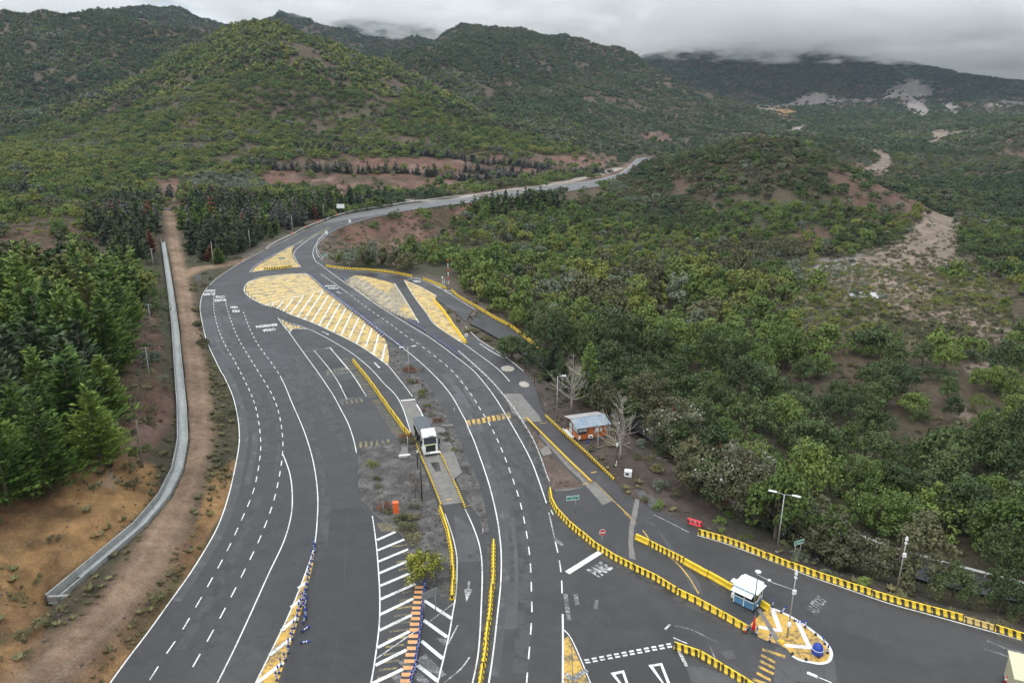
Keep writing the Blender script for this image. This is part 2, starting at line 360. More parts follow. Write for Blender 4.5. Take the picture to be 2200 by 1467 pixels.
# value noise
_P = np.random.RandomState(5).rand(256, 256)
def vnoise(x, y):
    xi = np.floor(x).astype(int); yi = np.floor(y).astype(int); fx = x - xi; fy = y - yi
    fx = fx * fx * (3 - 2 * fx); fy = fy * fy * (3 - 2 * fy)
    a = _P[xi & 255, yi & 255]; b = _P[(xi + 1) & 255, yi & 255]; c = _P[xi & 255, (yi + 1) & 255]; d = _P[(xi + 1) & 255, (yi + 1) & 255]
    return (a * (1 - fx) + b * fx) * (1 - fy) + (c * (1 - fx) + d * fx) * fy - .5
def fbm(x, y, s, o=4, ridge=False):
    t = 0; amp = 1.; 
    for k in range(o):
        n = vnoise(x / s + 17.3 * k, y / s + 7.1 * k); t = t + amp * ((.25 - abs(n)) if ridge else n); s *= .5; amp *= .5
    return t
def seg_dist(x, y, line, closed=False):
    best = np.full(x.shape, 1e9); n = len(line)
    for i in range(n if closed else n - 1):
        ax, ay = line[i][:2]; bx, by = line[(i + 1) % n][:2]
        dx, dy = bx - ax, by - ay; l2 = dx * dx + dy * dy + 1e-9
        t = np.clip(((x - ax) * dx + (y - ay) * dy) / l2, 0, 1)
        best = np.minimum(best, (x - ax - t * dx) ** 2 + (y - ay - t * dy) ** 2)
    return np.sqrt(best)
def inside(x, y, poly):
    r = np.zeros(x.shape, bool); n = len(poly)
    for i in range(n):
        ax, ay = poly[i][:2]; bx, by = poly[(i + 1) % n][:2]
        if ay == by: continue
        c = ((ay > y) != (by > y)) & (x < (bx - ax) * (y - ay) / (by - ay) + ax); r ^= c
    return r
TRACK = [(40,1560),(95,1467),(165,1390),(240,1310),(310,1215),(365,1120),(400,1040),(425,960),(428,880),(420,790),(408,700),(394,620),(384,570),(374,520),(366,470),(362,445)]
TRACK_W = [W(u, v, z)[:2] for (u, v), z in zip(TRACK, np.interp(np.arange(16), [0, 5, 9, 12, 15], [2.4, 2.0, 1.6, 1.0, .9]))]
SPUR_W = [W(u, v, .6)[:2] for u, v in [(394,596),(425,578),(470,570),(520,556),(555,545)]]
CANAL = [(110,1278),(165,1232),(230,1178),(300,1118),(350,1060),(380,1000),(392,940),(390,870),(384,800),(376,700),(366,620),(357,560),(350,515)]
CANAL_W = [W(u, v, z) for (u, v), z in zip(CANAL, np.interp(np.arange(13), [0, 5, 8, 12], [2.7, 2.6, 2.1, 1.4]))]
OLD_ROAD = [WY(u, v, 0)[:0] or W(u, v, 4.0) for u, v in [(860,415),(920,415),(980,409),(1050,398),(1110,391),(1180,381),(1240,371),(1300,358),(1330,352)]]
def base_h(x, y):
    x = np.asarray(x, float); y = np.asarray(y, float)
    wx, wy = warp(x, y); out = np.empty(x.shape)
    fx, fy = wx.ravel(), wy.ravel(); o = out.ravel() if False else np.empty(fx.shape)
    for s_ in range(0, len(fx), 20000):
        d = np.hypot(fx[s_:s_ + 20000, None] - cx_, fy[s_:s_ + 20000, None] - cy_)
        o[s_:s_ + 20000] = d @ SOL[:nC] + SOL[nC] + fx[s_:s_ + 20000] * SOL[nC + 1] + fy[s_:s_ + 20000] * SOL[nC + 2]
    return o.reshape(x.shape)
def height(x, y, detail=True):
    x = np.asarray(x, float); y = np.asarray(y, float)
    z = base_h(x, y); r = np.hypot(x, y)
    far = np.clip((r - 420) / 500, 0, 1)
    z = z + far * ((fbm(x, y, 230, 5, True) - .30) * 48 * np.clip((z - 5) / 60, 0, 1) * np.clip(r / 1500, .6, 1.6))
    near = np.clip(1 - far, 0, 1)
    dr = seg_dist(x, y, ROAD_MAIN, True); ins = inside(x, y, ROAD_MAIN); sd = np.where(ins, -dr, dr)
    away = np.clip((sd - 2) / 25, 0, 1)
    z = z + near * away * fbm(x, y, 26, 4) * 2.2
    z = z + np.clip((sd - 1) / 5, 0, 1) * fbm(x, y, 3.4, 3, True) * .55 + np.clip((sd - 2) / 8, 0, 1) * (x < -8) * (y < 170) * (fbm(x, y, 7, 4, True) - .2) * 1.5
    # track, canal trench, old road: level strips
    def strip(z, line, half, zz, feather, dz=0.):
        d = seg_dist(x, y, line); t = np.clip((d - half) / feather, 0, 1); t = t * t * (3 - 2 * t)
        return z * t + (zz + dz) * (1 - t)
    nearm = r < 420
    z = np.where(nearm, strip(z, TRACK_W, 2.2, base_h(x, y) , 2.5), z)
    lv = np.interp(y, [40, 60, 80, 105, 200, 330], [2.5, 2.5, 2.3, 2.2, 1.8, 1.3])
    dl = seg_dist(x, y, CANAL_W); t = np.clip((dl - .95) / 2.5, 0, 1)
    z = np.where(nearm, z * t + (lv - .35) * (1 - t), z); z = np.where(nearm & (dl < .85), lv - 1.6, z)
    # ramp under the trees
    for A_, B_ in ((RAMP_A, RAMP_B),):
        poly = A_ + B_[::-1]; rr = seg_dist(x, y, poly, True); ii = inside(x, y, poly); s2 = np.where(ii, -rr, rr)
        mid = [((a[0] + b[0]) / 2, (a[1] + b[1]) / 2, (a[2] + b[2]) / 2) for a, b in zip(resample(A_, 40), resample(B_, 40))]
        mx_ = np.array([m_[0] for m_ in mid]); my_ = np.array([m_[1] for m_ in mid]); mz_ = np.array([m_[2] for m_ in mid])
        sel = s2 < 6
        if sel.any():
            k = np.argmin((x[sel][:, None] - mx_) ** 2 + (y[sel][:, None] - my_) ** 2, axis=1); zz = mz_[k] - .35
            t = np.clip((s2[sel] - .6) / 5, 0, 1); z[sel] = z[sel] * t + zz * (1 - t)
    # under and beside the asphalt the ground stays below the sheet
    t = np.clip((sd - .3) / 2.2, 0, 1); t = t * t * (3 - 2 * t)
    z = np.where(sd < 2.5, np.minimum(z, 10) * t + np.where(sd > .25, -.06, -.25) * (1 - t), z)
    return z
def resample(line, n):
    P_ = np.array([list(p[:3]) if len(p) > 2 else [p[0], p[1], 0] for p in line], float)
    d = np.concatenate([[0], np.cumsum(np.linalg.norm(np.diff(P_, axis=0), axis=1))]); t = np.linspace(0, d[-1], n)
    return [tuple(np.interp(t_, d, P_[:, k]) for k in range(3)) for t_ in t]
# ---------------------------------------------------------------- ground mesh
NA, NR = 760, 640
ang = np.radians(np.linspace(-56, 56, NA)); rr_ = np.geomspace(46, 9500, NR)
GX = np.tan(ang)[None, :] * rr_[:, None]; GY = np.repeat(rr_[:, None], NA, 1)
GZ = height(GX, GY)
# the last rows roll down so that nothing ends in a cut edge
verts = np.stack([GX.ravel(), GY.ravel(), GZ.ravel()], 1)
me = bpy.data.meshes.new('ground')
me.vertices.add(len(verts)); me.vertices.foreach_set('co', verts.ravel())
ii = np.arange(NR - 1)[:, None] * NA + np.arange(NA - 1)[None, :]
quads = np.stack([ii, ii + 1, ii + NA + 1, ii + NA], -1).reshape(-1, 4)
me.loops.add(quads.size); me.loops.foreach_set('vertex_index', quads.ravel().astype(np.int32))
me.polygons.add(len(quads)); me.polygons.foreach_set('loop_start', np.arange(0, quads.size, 4, dtype=np.int32)); me.polygons.foreach_set('loop_total', np.full(len(quads), 4, np.int32))
me.polygons.foreach_set('use_smooth', np.ones(len(quads), bool))
me.update(); me.validate()
ground = put(bpy.data.objects.new('ground', me)); tag(ground, kind='structure')

# ---------------------------------------------------------------- soil zones (world positions; polygons traced on the terrain)
GU, GV = project(GX, GY, GZ)
def zone(poly, f=12.0):
    """0..1 mask of a patch of ground, soft over f photo pixels"""
    P_ = [(a, b) for a, b in poly]; inn = inside(GU, GV, P_); d = seg_dist(GU, GV, P_, True)
    n = fbm(GX, GY, 14, 4) * 2.2 + fbm(GX, GY, 60, 3) * 1.2
    return np.clip(.5 + (np.where(inn, d, -d) / f) + n * .8, 0, 1)
vis = GY < 9000
red = np.maximum.reduce([
    zone([(0,500),(150,492),(205,520),(215,560),(120,585),(0,570)]) * .85, zone([(560,405),(585,350),(640,342),(760,340),(1000,338),(1180,335),(1310,330),(1340,350),(1240,375),(1000,412),(880,422),(700,412)], 8),
    zone([(330,395),(385,398),(390,450),(345,455)]), zone([(700,500),(800,468),(960,442),(1010,440),(1000,470),(940,520),(880,560),(760,560),(700,545)], 10),
    zone([(1180,395),(1290,375),(1350,350),(1372,360),(1320,382),(1210,400)], 8),
    zone([(240,640),(330,640),(345,800),(370,900),(300,1010),(190,1000),(235,860)], 20), zone([(1640,225),(1700,232),(1720,270),(1680,262)], 6), zone([(1380,285),(1450,283),(1440,300),(1380,300)], 6),
    zone([(1580,290),(1640,285),(1650,305),(1600,310)], 6),
    zone([(1760,335),(1860,372),(1950,405),(2015,450),(2000,480),(1920,470),(1840,440),(1780,400)], 18) * .75, zone([(1690,500),(1740,480),(1800,510),(1740,530)], 14) * .7, zone([(1380,610),(1430,600),(1440,640),(1390,645)], 10) * .8])
orange = np.maximum.reduce([zone([(-400,1000),(100,930),(230,960),(330,1000),(340,1080),(230,1180),(110,1270),(60,1500),(-600,1600)], 24),
    zone([(505,1000),(490,1090),(440,1180),(330,1330),(220,1480),(150,1480),(270,1330),(400,1150),(460,1020)], 10),
    zone([(1650,232),(1690,230),(1715,245),(1640,245)], 5)])
sand = np.maximum.reduce([zone([(1990,455),(2090,462),(2040,500),(2060,560),(1990,660),(1830,640),(1740,600),(1750,560),(1880,545),(1950,510)], 12),
    zone([(1870,320),(1905,330),(1920,345),(1900,375),(1860,365),(1890,345)], 5), zone([(2000,285),(2090,275),(2100,283),(2040,292),(2020,310),(1995,312)], 5),
    zone([(1950,655),(2060,650),(2180,715),(2150,740),(2030,700),(1940,690)], 12), zone([(2050,740),(2200,780),(2200,830),(2080,800)], 20), zone([(2050,880),(2200,900),(2190,960),(2100,930)], 20)])
grey = np.maximum.reduce([zone([(1690,286),(1715,271),(1742,263),(1745,268),(1722,277),(1703,290)], 2.5), zone([(1610,231),(1740,221),(1900,212),(1900,216),(1740,226),(1610,236)], 2.5), zone([(1700,225),(1720,205),(1760,196),(1790,212),(1880,212),(1930,180),(1960,168),(2000,185),(2030,190),(1990,210),(1880,220)], 7),
    zone([(1925,215),(1990,212),(1995,245),(1985,255),(1960,240)], 6), zone([(2010,215),(2050,220),(2060,250),(2050,250)], 6), zone([(1740,580),(1760,555),(1850,545),(1840,575),(1780,600)], 10),
    zone([(2120,222),(2200,215),(2200,228),(2140,228)], 5)])
yel = zone([(1700,600),(1780,560),(2060,560),(2140,600),(2180,700),(2100,760),(1900,760),(1700,690)], 30)
dr = seg_dist(GX, GY, ROAD_MAIN, True)
roadside = np.clip(1 - (dr - 3) / 7, 0, 1) * (GY < 330)
court = zone([(1120,790),(1180,850),(1210,930),(1300,1010),(1380,1070),(1500,1130),(1580,1080),(1480,960),(1380,860),(1180,790)], 14) * (GY < 200)
trk = np.maximum(np.clip(1.5 - seg_dist(GX, GY, TRACK_W) / 2.3, 0, 1), np.clip(1.5 - seg_dist(GX, GY, SPUR_W) / 2.6, 0, 1)) * (GY < 480)
orr = np.clip(1.6 - seg_dist(GX, GY, OLD_ROAD) / 6.0, 0, 1) * (GY > 350)
snow = np.clip((GZ - 560) / 120, 0, 1) * (GY > 5500)
soilc = np.zeros((NR, NA, 3)); soilc[:] = (.085, .062, .044)
tint = np.clip(.5 + fbm(GX, GY, 90, 4), 0, 1)[..., None]
soilc = soilc * (1 - tint) + np.array((.055, .06, .035)) * tint; soilc = np.where(((GY > 440) & (GY < 3500))[..., None], soilc * .55 + np.array((.115, .078, .058)) * .45, soilc)
def lay(mask, c, k=1.0):
    global soilc
    m_ = (mask * k)[..., None]; n_ = (1 + fbm(GX, GY, 7, 3) * .5)[..., None]
    soilc = soilc * (1 - m_) + np.array(c) * n_ * m_
lay(red, (.125, .070, .052), 1.0); lay(red * np.clip(fbm(GX * 1.0, GY * .35, 10, 4) * 3.2, 0, 1), (.19, .125, .10), .8); lay(red * np.clip(fbm(GX + 90, GY * .5, 16, 4) * 3.0, 0, 1), (.07, .055, .035), .85); patch = np.clip(.55 + fbm(GX, GY, 6, 4) * 1.5, 0, 1); lay(orange, (.15, .088, .046)); lay(orange * patch, (.34, .20, .09)); lay(orange * np.clip(fbm(GX + 50, GY, 9, 4) * 4 - .3, 0, 1), (.06, .055, .03), .85); lay(yel, (.15, .13, .08), .8); lay(sand, (.20, .155, .122)); lay(grey, (.23, .20, .185))
lay(roadside * (GX > 0), (.085, .07, .062), .9); lay(roadside * (GX <= 0) * (GU > 520), (.12, .10, .085), .8); lay(court, (.082, .064, .055), .95)
lay(trk, (.215, .145, .10)); rut = np.clip(1 - abs(seg_dist(GX, GY, TRACK_W) - .9) / .45, 0, 1) * (GY < 480) * (trk > .4); lay(rut, (.24, .18, .13), .7); lay(orr, (.30, .27, .235), .9); lay(snow, (.75, .78, .8), .8)
at = me.color_attributes.new('soil', 'FLOAT_COLOR', 'POINT')
at.data.foreach_set('color', np.concatenate([np.clip(soilc, 0, 1).reshape(-1, 3), np.ones((NR * NA, 1))], 1).ravel())
m, N, L, P = mat('ground_soil'); v = coords(N)
a_ = N.new('ShaderNodeVertexColor'); a_.layer_name = 'soil'
n1 = noise(N, L, .5, 8, .72, v, .4); r1 = ramp(N, [(.3, .62), (.7, 1.38)]); L.new(n1.outputs[0], r1.inputs[0])
n2 = noise(N, L, 5, 5, .75, v); r2 = ramp(N, [(.3, .68), (.7, 1.32)]); L.new(n2.outputs[0], r2.inputs[0])
c = mixc(N, L, 1., a_.outputs[0], r1.outputs[0], 'MULTIPLY'); c = mixc(N, L, 1., c, r2.outputs[0], 'MULTIPLY')
vo = N.new('ShaderNodeTexVoronoi'); vo.inputs['Scale'].default_value = 1.3; L.new(v, vo.inputs['Vector'])
rv = ramp(N, [(.10, 1.), (.17, 0.)]); L.new(vo.outputs['Distance'], rv.inputs[0])
g3 = noise(N, L, .07, 3, .6, v); rg = ramp(N, [(.5, 0.), (.6, .8)]); L.new(g3.outputs[0], rg.inputs[0])
c = mixc(N, L, vmath(N, L, 'MULTIPLY', rv.outputs[0], rg.outputs[0]), c, (.24, .205, .175))
L.new(c, P.inputs['Base Color']); P.inputs['Roughness'].default_value = .95; P.inputs['Specular IOR Level'].default_value = .15
h = vmath(N, L, 'ADD', vmath(N, L, 'MULTIPLY', n1.outputs[0], 2.2), vmath(N, L, 'MULTIPLY', n2.outputs[0], .5)); bump(N, L, P, h, .9, .35)
me.materials.append(m); M['ground'] = m
# ---------------------------------------------------------------- road sheet
# readers of enlarged photo crops -> photo pixels
def zc(off, s): return lambda *p: [(off[0] + x / s, off[1] + y / s) for x, y in p]
zA = zc((1500, 1000), 3.1414); zB = zc((1050, 800), 4.4); zC = zc((700, 1000), 3.1417); zD = zc((700, 700), 4.4)
zE = zc((400, 500), 4.4); zF = zc((1100, 1100), 3.6667); zG = zc((500, 300), 3.6667); zH = zc((0, 800), 2.2); zT = zc((425, 600), 10.476)
zK = zc((560, 520), 18.333); zR = zc((860, 580), 9.17); zU = zc((670, 590), 24.44)
road = empty('road'); tag(road, kind='structure')
def W3(pts, z): return [W(u, v, z) for u, v in pts]
def flat_poly(bm, poly, z):
    P_ = [Vector((p[0], p[1], z)) for p in poly]
    tris = tessellate_polygon([P_]); fs = []
    for t in tris:
        a, b, c = (P_[i] for i in t)
        if (b - a).cross(c - a).z < 0: t = (t[0], t[2], t[1])
        fs.append(t)
    bm.add(P_, fs)
_k = [0]; _ks = [0]
def sheet(name, poly, z, m, parent=road, raise_=0):
    _ks[0] += 1; z += (_ks[0] % 50) * .00007
    b = MB(); flat_poly(b, poly, z)
    if raise_:
        n = len(poly); P_ = [(p[0], p[1], z) for p in poly] + [(p[0], p[1], z - raise_) for p in poly]
        b.add(P_, [(i, (i + 1) % n, n + (i + 1) % n, n + i) for i in range(n)])
    return b.build(name, m, parent)
def smooth(pts, k=6):
    if len(pts) < 3: return pts
    out = []; n = len(pts)
    for i in range(n - 1):
        p0, p1, p2, p3 = pts[max(i - 1, 0)], pts[i], pts[i + 1], pts[min(i + 2, n - 1)]
        for j in range(k):
            t = j / k
            out.append(tuple(.5 * (2 * p1[c] + (p2[c] - p0[c]) * t + (2 * p0[c] - 5 * p1[c] + 4 * p2[c] - p3[c]) * t * t + (3 * p1[c] - p0[c] - 3 * p2[c] + p3[c]) * t ** 3) for c in range(2)))
    return out + [pts[-1]]
def strip_mesh(b, pts, w, z):
    """ribbon of width w along world points"""
    P_ = [Vector((p[0], p[1], 0)) for p in pts]; vs = []; _k[0] += 1; dz = (_k[0] % 90) * .00004
    for i, p in enumerate(P_):
        t = (P_[min(i + 1, len(P_) - 1)] - P_[max(i - 1, 0)]); t.normalize(); n = Vector((-t.y, t.x, 0)) * w / 2
        zz = z if not callable(z) else z(p)
        vs += [(p + n) + Vector((0, 0, zz + dz)), (p - n) + Vector((0, 0, zz + dz))]
    b.add(vs, [(2 * i, 2 * i + 1, 2 * i + 3, 2 * i + 2) for i in range(len(P_) - 1)])
def cut(line, a, b_):
    P_ = np.array([p[:2] for p in line]); d = np.concatenate([[0], np.cumsum(np.hypot(*np.diff(P_, axis=0).T))])
    ts = [a] + [t for t in d if a < t < b_] + [b_]
    return [(float(np.interp(t, d, P_[:, 0])), float(np.interp(t, d, P_[:, 1]))) for t in ts]
def length(line):
    P_ = np.array([p[:2] for p in line]); return float(np.sum(np.hypot(*np.diff(P_, axis=0).T)))
Z1, Z2, Z3, Z4 = .004, .008, .012, .016
BW, BWORN, BY, BYO, BG, BYF = MB(), MB(), MB(), MB(), MB(), MB()      # paints
def line(px, w=.15, b=None, z=Z3): strip_mesh(b or BW, [W(u, v)[:2] for u, v in smooth(px)], w, z)
def dashed(px, dash=1.8, gap=1.8, w=.15, b=None, start=0., z=Z3):
    L_ = [W(u, v)[:2] for u, v in smooth(px)]; n = length(L_); t = start
    while t + dash < n: strip_mesh(b or BW, cut(L_, t, t + dash), w, z); t += dash + gap
def quad(px4, b, z=Z3): b.add(W3(px4, z), [(0, 1, 2, 3)] if (Vector(W(*px4[1])) - Vector(W(*px4[0]))).cross(Vector(W(*px4[2])) - Vector(W(*px4[0]))).z > 0 else [(3, 2, 1, 0)])
def clip_line(p, q, poly):
    ts = [0., 1.]; n = len(poly)
    for i in range(n):
        a, c = poly[i], poly[(i + 1) % n]
        r = (q[0] - p[0], q[1] - p[1]); s = (c[0] - a[0], c[1] - a[1]); den = r[0] * s[1] - r[1] * s[0]
        if abs(den) < 1e-9: continue
        t = ((a[0] - p[0]) * s[1] - (a[1] - p[1]) * s[0]) / den; u = ((a[0] - p[0]) * r[1] - (a[1] - p[1]) * r[0]) / den
        if 0 < t < 1 and 0 <= u <= 1: ts.append(t)
    ts.sort(); out = []
    for t0, t1 in zip(ts, ts[1:]):
        if t1 - t0 < 1e-3: continue
        m_ = (t0 + t1) / 2; x, y = p[0] + (q[0] - p[0]) * m_, p[1] + (q[1] - p[1]) * m_
        if inside(np.array([x]), np.array([y]), poly)[0]:
            out.append(((p[0] + (q[0] - p[0]) * t0, p[1] + (q[1] - p[1]) * t0), (p[0] + (q[0] - p[0]) * t1, p[1] + (q[1] - p[1]) * t1)))
    return out
def hatch(poly_px, a, b_, n, w, bm, z=Z3, bend=None):
    """n stripes between the lines a and b_ (each two photo points), cut to the outline"""
    poly = PX(poly_px)
    for k in range(n):
        t = k / max(1, n - 1); t += random.uniform(-.12, .12) / n
        p = tuple(a[0][i] * (1 - t) + b_[0][i] * t for i in (0, 1)); q = tuple(a[1][i] * (1 - t) + b_[1][i] * t for i in (0, 1))
        for s0, s1 in clip_line(W(*p)[:2], W(*q)[:2], poly): strip_mesh(bm, [s0, s1], w, z)
sheet('asphalt', ROAD_MAIN, 0.0, M['asphalt'])
# exit ramp sheet, sloping
b = MB(); Ra, Rb = resample(RAMP_A, 46), resample(RAMP_B, 46)
b.add([p for pr in zip(Ra, Rb) for p in pr], [(2 * i, 2 * i + 1, 2 * i + 3, 2 * i + 2) for i in range(45)])
o = b.build('exit_ramp', M['asphalt'], road)
for p in o.data.vertices: p.co.z += .01 if p.co.z > -.3 else .06
# patches of older / newer surfacing
def strip_between(a, b_): return PX(a) + PX(b_[::-1])
DASH1 = [(460,633),(459,650),(461,673),(470,709),(486,745),(509,784),(541,850),(554,895),(560,945),(559,977),(552,1023),(541,1064),(518,1118),(486,1186),(443,1264),(389,1357),(357,1404),(323,1457),(300,1492)]
DASH2 = [(485,641),(487,659),(498,693),(511,725),(534,764),(559,804),(586,850),(600,891),(607,936),(607,973),(600,1023),(586,1082),(559,1154),(525,1225),(482,1309),(427,1409),(390,1473)]
DASH3 = [(523,670),(536,704),(554,739),(582,777),(602,807)]
SOL3 = [(602,807),(614,832),(627,864),(654,927),(673,991),(682,1054),(682,1109),(675,1173),(654,1236),(623,1314),(586,1391),(540,1485)]
SOL3A = [(608,975),(623,1018),(628,1064),(625,1109),(609,1164),(577,1232),(536,1323),(500,1400),(460,1480)]
SOL4 = [(597,682),(620,712),(650,754),(677,791),(700,824),(718,852),(734,882),(748,909),(759,941),(766,972)]
GORE5 = [(620,712),(629,706),(659,706),(684,716),(729,741),(764,764),(798,793),(825,823),(850,848),(864,873),(873,898),(882,927)]
ISL1_R = [(657,588),(675,599),(693,618),(741,656),(786,692),(825,725),(832,739),(836,764),(834.5,785)]
ISL1_L = [(834.5,785),(809,766),(768,739),(718,714),(673,693),(627,676),(593,661),(568,654),(548,645),(532,634),(524.5,624),(527,613),(536,604),(559,596),(593,591),(627,588),(657,588)]
SB_L = [(640,588),(657,587),(682,605),(695,617),(741,651),(786,685),(825,715),(854,738),(900,775),(934,807),(957,832),(975,857),(991,886),(1000,902),(1006,918),(1018,945),(1029,975),(1041,1009),(1053,1048),(1066,1102),(1074,1153),(1077,1197),(1075.6,1255),(1069,1318),(1060,1398),(1048,1480)]
SB_R = [(672,545),(677,559),(691,570),(711,585),(741,607),(764,622),(809,654),(855,683),(883,700),(927,727),(973,761),(1014,793),(1041,823),(1064,854),(1084,886),(1104,920),(1125,957),(1143,993),(1158,1033),(1174,1080)]
CEN = [(754,634),(786,659),(832,691),(868,718),(893,734),(936,766),(970,795),(995,824),(1016,852),(1034,882),(1048,904),(1064,934),(1082,975),(1098,1018),(1104,1035),(1117,1076),(1130,1137),(1139,1204),(1142,1280),(1142,1331),(1133,1445),(1130,1480)]
LN_L = [(956,1103),(970,1143),(978,1175),(982,1207),(980,1270),(972,1320),(964,1366),(940,1467),(936,1485)]
LN_R = [(999,1092),(1018,1134),(1031,1175),(1036,1223),(1034,1302),(1028,1398),(1015,1467),(1011,1485)]
GO_L = [(800,1107),(808,1165),(813,1223),(816,1280),(814.6,1344),(805,1420),(797,1467),(795,1485)]
def drift(a, b_, n, mt, z, seed, wid=(1.0, 2.6)):
    """long resurfacing / tyre-dark bands lying along a lane"""
    rnd = random.Random(seed); A_ = [W(*p)[:2] for p in smooth(a)]; B_ = [W(*p)[:2] for p in smooth(b_)]
    k = 60; A_ = resample(A_, k); B_ = resample(B_, k); bm = MB()
    for _ in range(n):
        i0 = rnd.randint(0, k - 14); i1 = min(k - 1, i0 + rnd.randint(8, 26)); f = rnd.uniform(.12, .88); w_ = rnd.uniform(*wid)
        pts = [(A_[i][0] * (1 - f) + B_[i][0] * f, A_[i][1] * (1 - f) + B_[i][1] * f) for i in range(i0, i1)]
        strip_mesh(bm, pts, w_, z + rnd.uniform(0, .003))
    return bm
M['streak'] = paint('oil_streak', (.027, .027, .028), .97, .8, under=(.050, .050, .052), thr=.49)
M['streak_pale'] = paint('pale_streak', (.088, .086, .085), .97, .6, under=(.048, .048, .05), thr=.45)
drift(L_EDGE[1:24][::-1], DASH1[4:][:], 5, None, Z1, 3)
bm = drift(DASH2, [(p[0] + 62, p[1]) for p in DASH2], 0, None, Z1, 2)
for i, (a, c, n_) in enumerate(((DASH1, DASH2, 4), (SOL3, SOL4 + [(768,1050),(790,1110),(805,1200),(810,1300),(790,1480)], 6), (SB_L[6:], CEN[3:], 5), (CEN, SB_R[6:], 4))):
    drift(a, c, n_ + 4, None, Z1, 20 + i, (.5, 1.5)).build('tyre_streak', M['streak'], road)
# large overlays: dark new lane surface and paler squares
sheet('asphalt_patch', PX([(700,470+300),(733,780),(756,812),(735,826),(700,800)]), Z1, M['asphalt_new'])
sheet('asphalt_patch', PX(zD((5,365),(140,325),(200,395),(50,425))), Z1 + .002, M['asphalt_new'])
sheet('asphalt_patch', PX(zD((85,455),(235,435),(380,660),(200,690))), Z1, M['asphalt_new'])
sheet('asphalt_patch', PX([(690,1100),(770,1085),(800,1110),(812,1200),(815,1290),(805,1400),(795,1480),(600,1480),(650,1330),(680,1200)]), Z1, M['asphalt_new'])
sheet('asphalt_patch', PX([(1000,905),(1105,882),(1122,905),(1006,935)]), Z1, M['asphalt_old'])
sheet('asphalt_patch', PX(zD((1060,460),(1250,440),(1480,790),(1300,840),(1200,680))), Z1, M['asphalt_old'])
sheet('asphalt_patch', PX([(1255,1395),(1445,1380),(1475,1430),(1490,1500),(1280,1500)]), Z1, M['asphalt_new'])
sheet('asphalt_patch', PX(zF((1370,1210),(1500,1215),(1900,1346),(1950,1400),(1440,1400))), Z2, M['asphalt_old'])
sheet('asphalt_patch', PX(zF((1640,1095),(1740,1080),(1765,1150),(1690,1155))), Z1, M['asphalt_old'])
sheet('asphalt_patch', PX(zF((2075,1060),(2160,1050),(2200,1100),(2230,1400),(2060,1400))), Z1, M['asphalt_old'])
sheet('asphalt_patch', PX(zF((1000,30),(1120,90),(1420,600),(1500,650),(1480,560),(1150,130))), Z1, M['asphalt_old'])
sheet('asphalt_patch', PX([(1700,1395),(1790,1402),(1800,1467),(1820,1500),(1690,1500)]), Z1, M['asphalt_old'])
sheet('asphalt_patch', PX(zC((865,330),(1000,420),(1045,640),(885,650))), Z1, M['asphalt_old'])
sheet('asphalt_patch', PX([(1045,1010),(1065,1090),(1080,1160),(1086,1230),(1083,1300),(1078,1350),(1110,1350),(1118,1240),(1105,1100),(1085,1020)]), Z1, M['asphalt_old'])
# far stretch of road has a paler surface colour
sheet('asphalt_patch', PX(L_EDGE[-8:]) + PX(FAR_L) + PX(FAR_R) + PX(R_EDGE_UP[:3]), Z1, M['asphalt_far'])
# concrete: weighbridge lane, aprons, channel
sheet('weighbridge_slab', PX([(861,860),(892,857),(909,894),(945,968),(975,1032),(998,1078),(950,1084),(929,1036),(895,950),(882,925),(872,895)]), Z2, M['concrete_slab'])
sheet('concrete_apron', PX([(1082,845),(1118,845),(1157,891),(1165,905),(1125,905),(1100,885)]), Z2, M['concrete_slab'])
sheet('concrete_apron', PX([(1159,936),(1180,959),(1220,1005),(1245,1027),(1295,1084),(1316,1075),(1275,1034),(1245,1005),(1191,955),(1159,927)]), Z2, M['concrete_slab'])
sheet('concrete_gutter', PX([(1365,1070),(1374,1074),(1369,1105),(1362,1135),(1360,1170),(1366,1202),(1352,1198),(1350,1165),(1352,1130),(1358,1100)]), Z3, M['concrete_slab'])
sheet('concrete_gutter', PX(zA((395,965),(420,960),(560,1190),(530,1200))), Z4 + .004, M['concrete_slab'])
for p in (zD((1655,395),(1670,380),(1720,372),(1770,385),(1785,408),(1760,425),(1710,428),(1670,420)), zD((1822,545),(1840,525),(1880,522),(1918,540),(1925,565),(1895,578),(1850,572))):
    sheet('dried_puddle', PX(p), Z2, M['mud_puddle'])
sheet('puddle', PX(zB((1370,1095),(1440,1085),(1500,1150),(1680,1245),(1540,1280),(1440,1200))), Z2, M['wet_dark'])
sheet('puddle', PX(zD((990,1290),(1070,1285),(1090,1370),(1040,1375),(1010,1330))), Z3, M['wet_dark'])
sheet('puddle', PX(zB((515,290),(560,288),(660,330),(700,355),(600,345),(530,312))), Z2, M['wet_dark'])

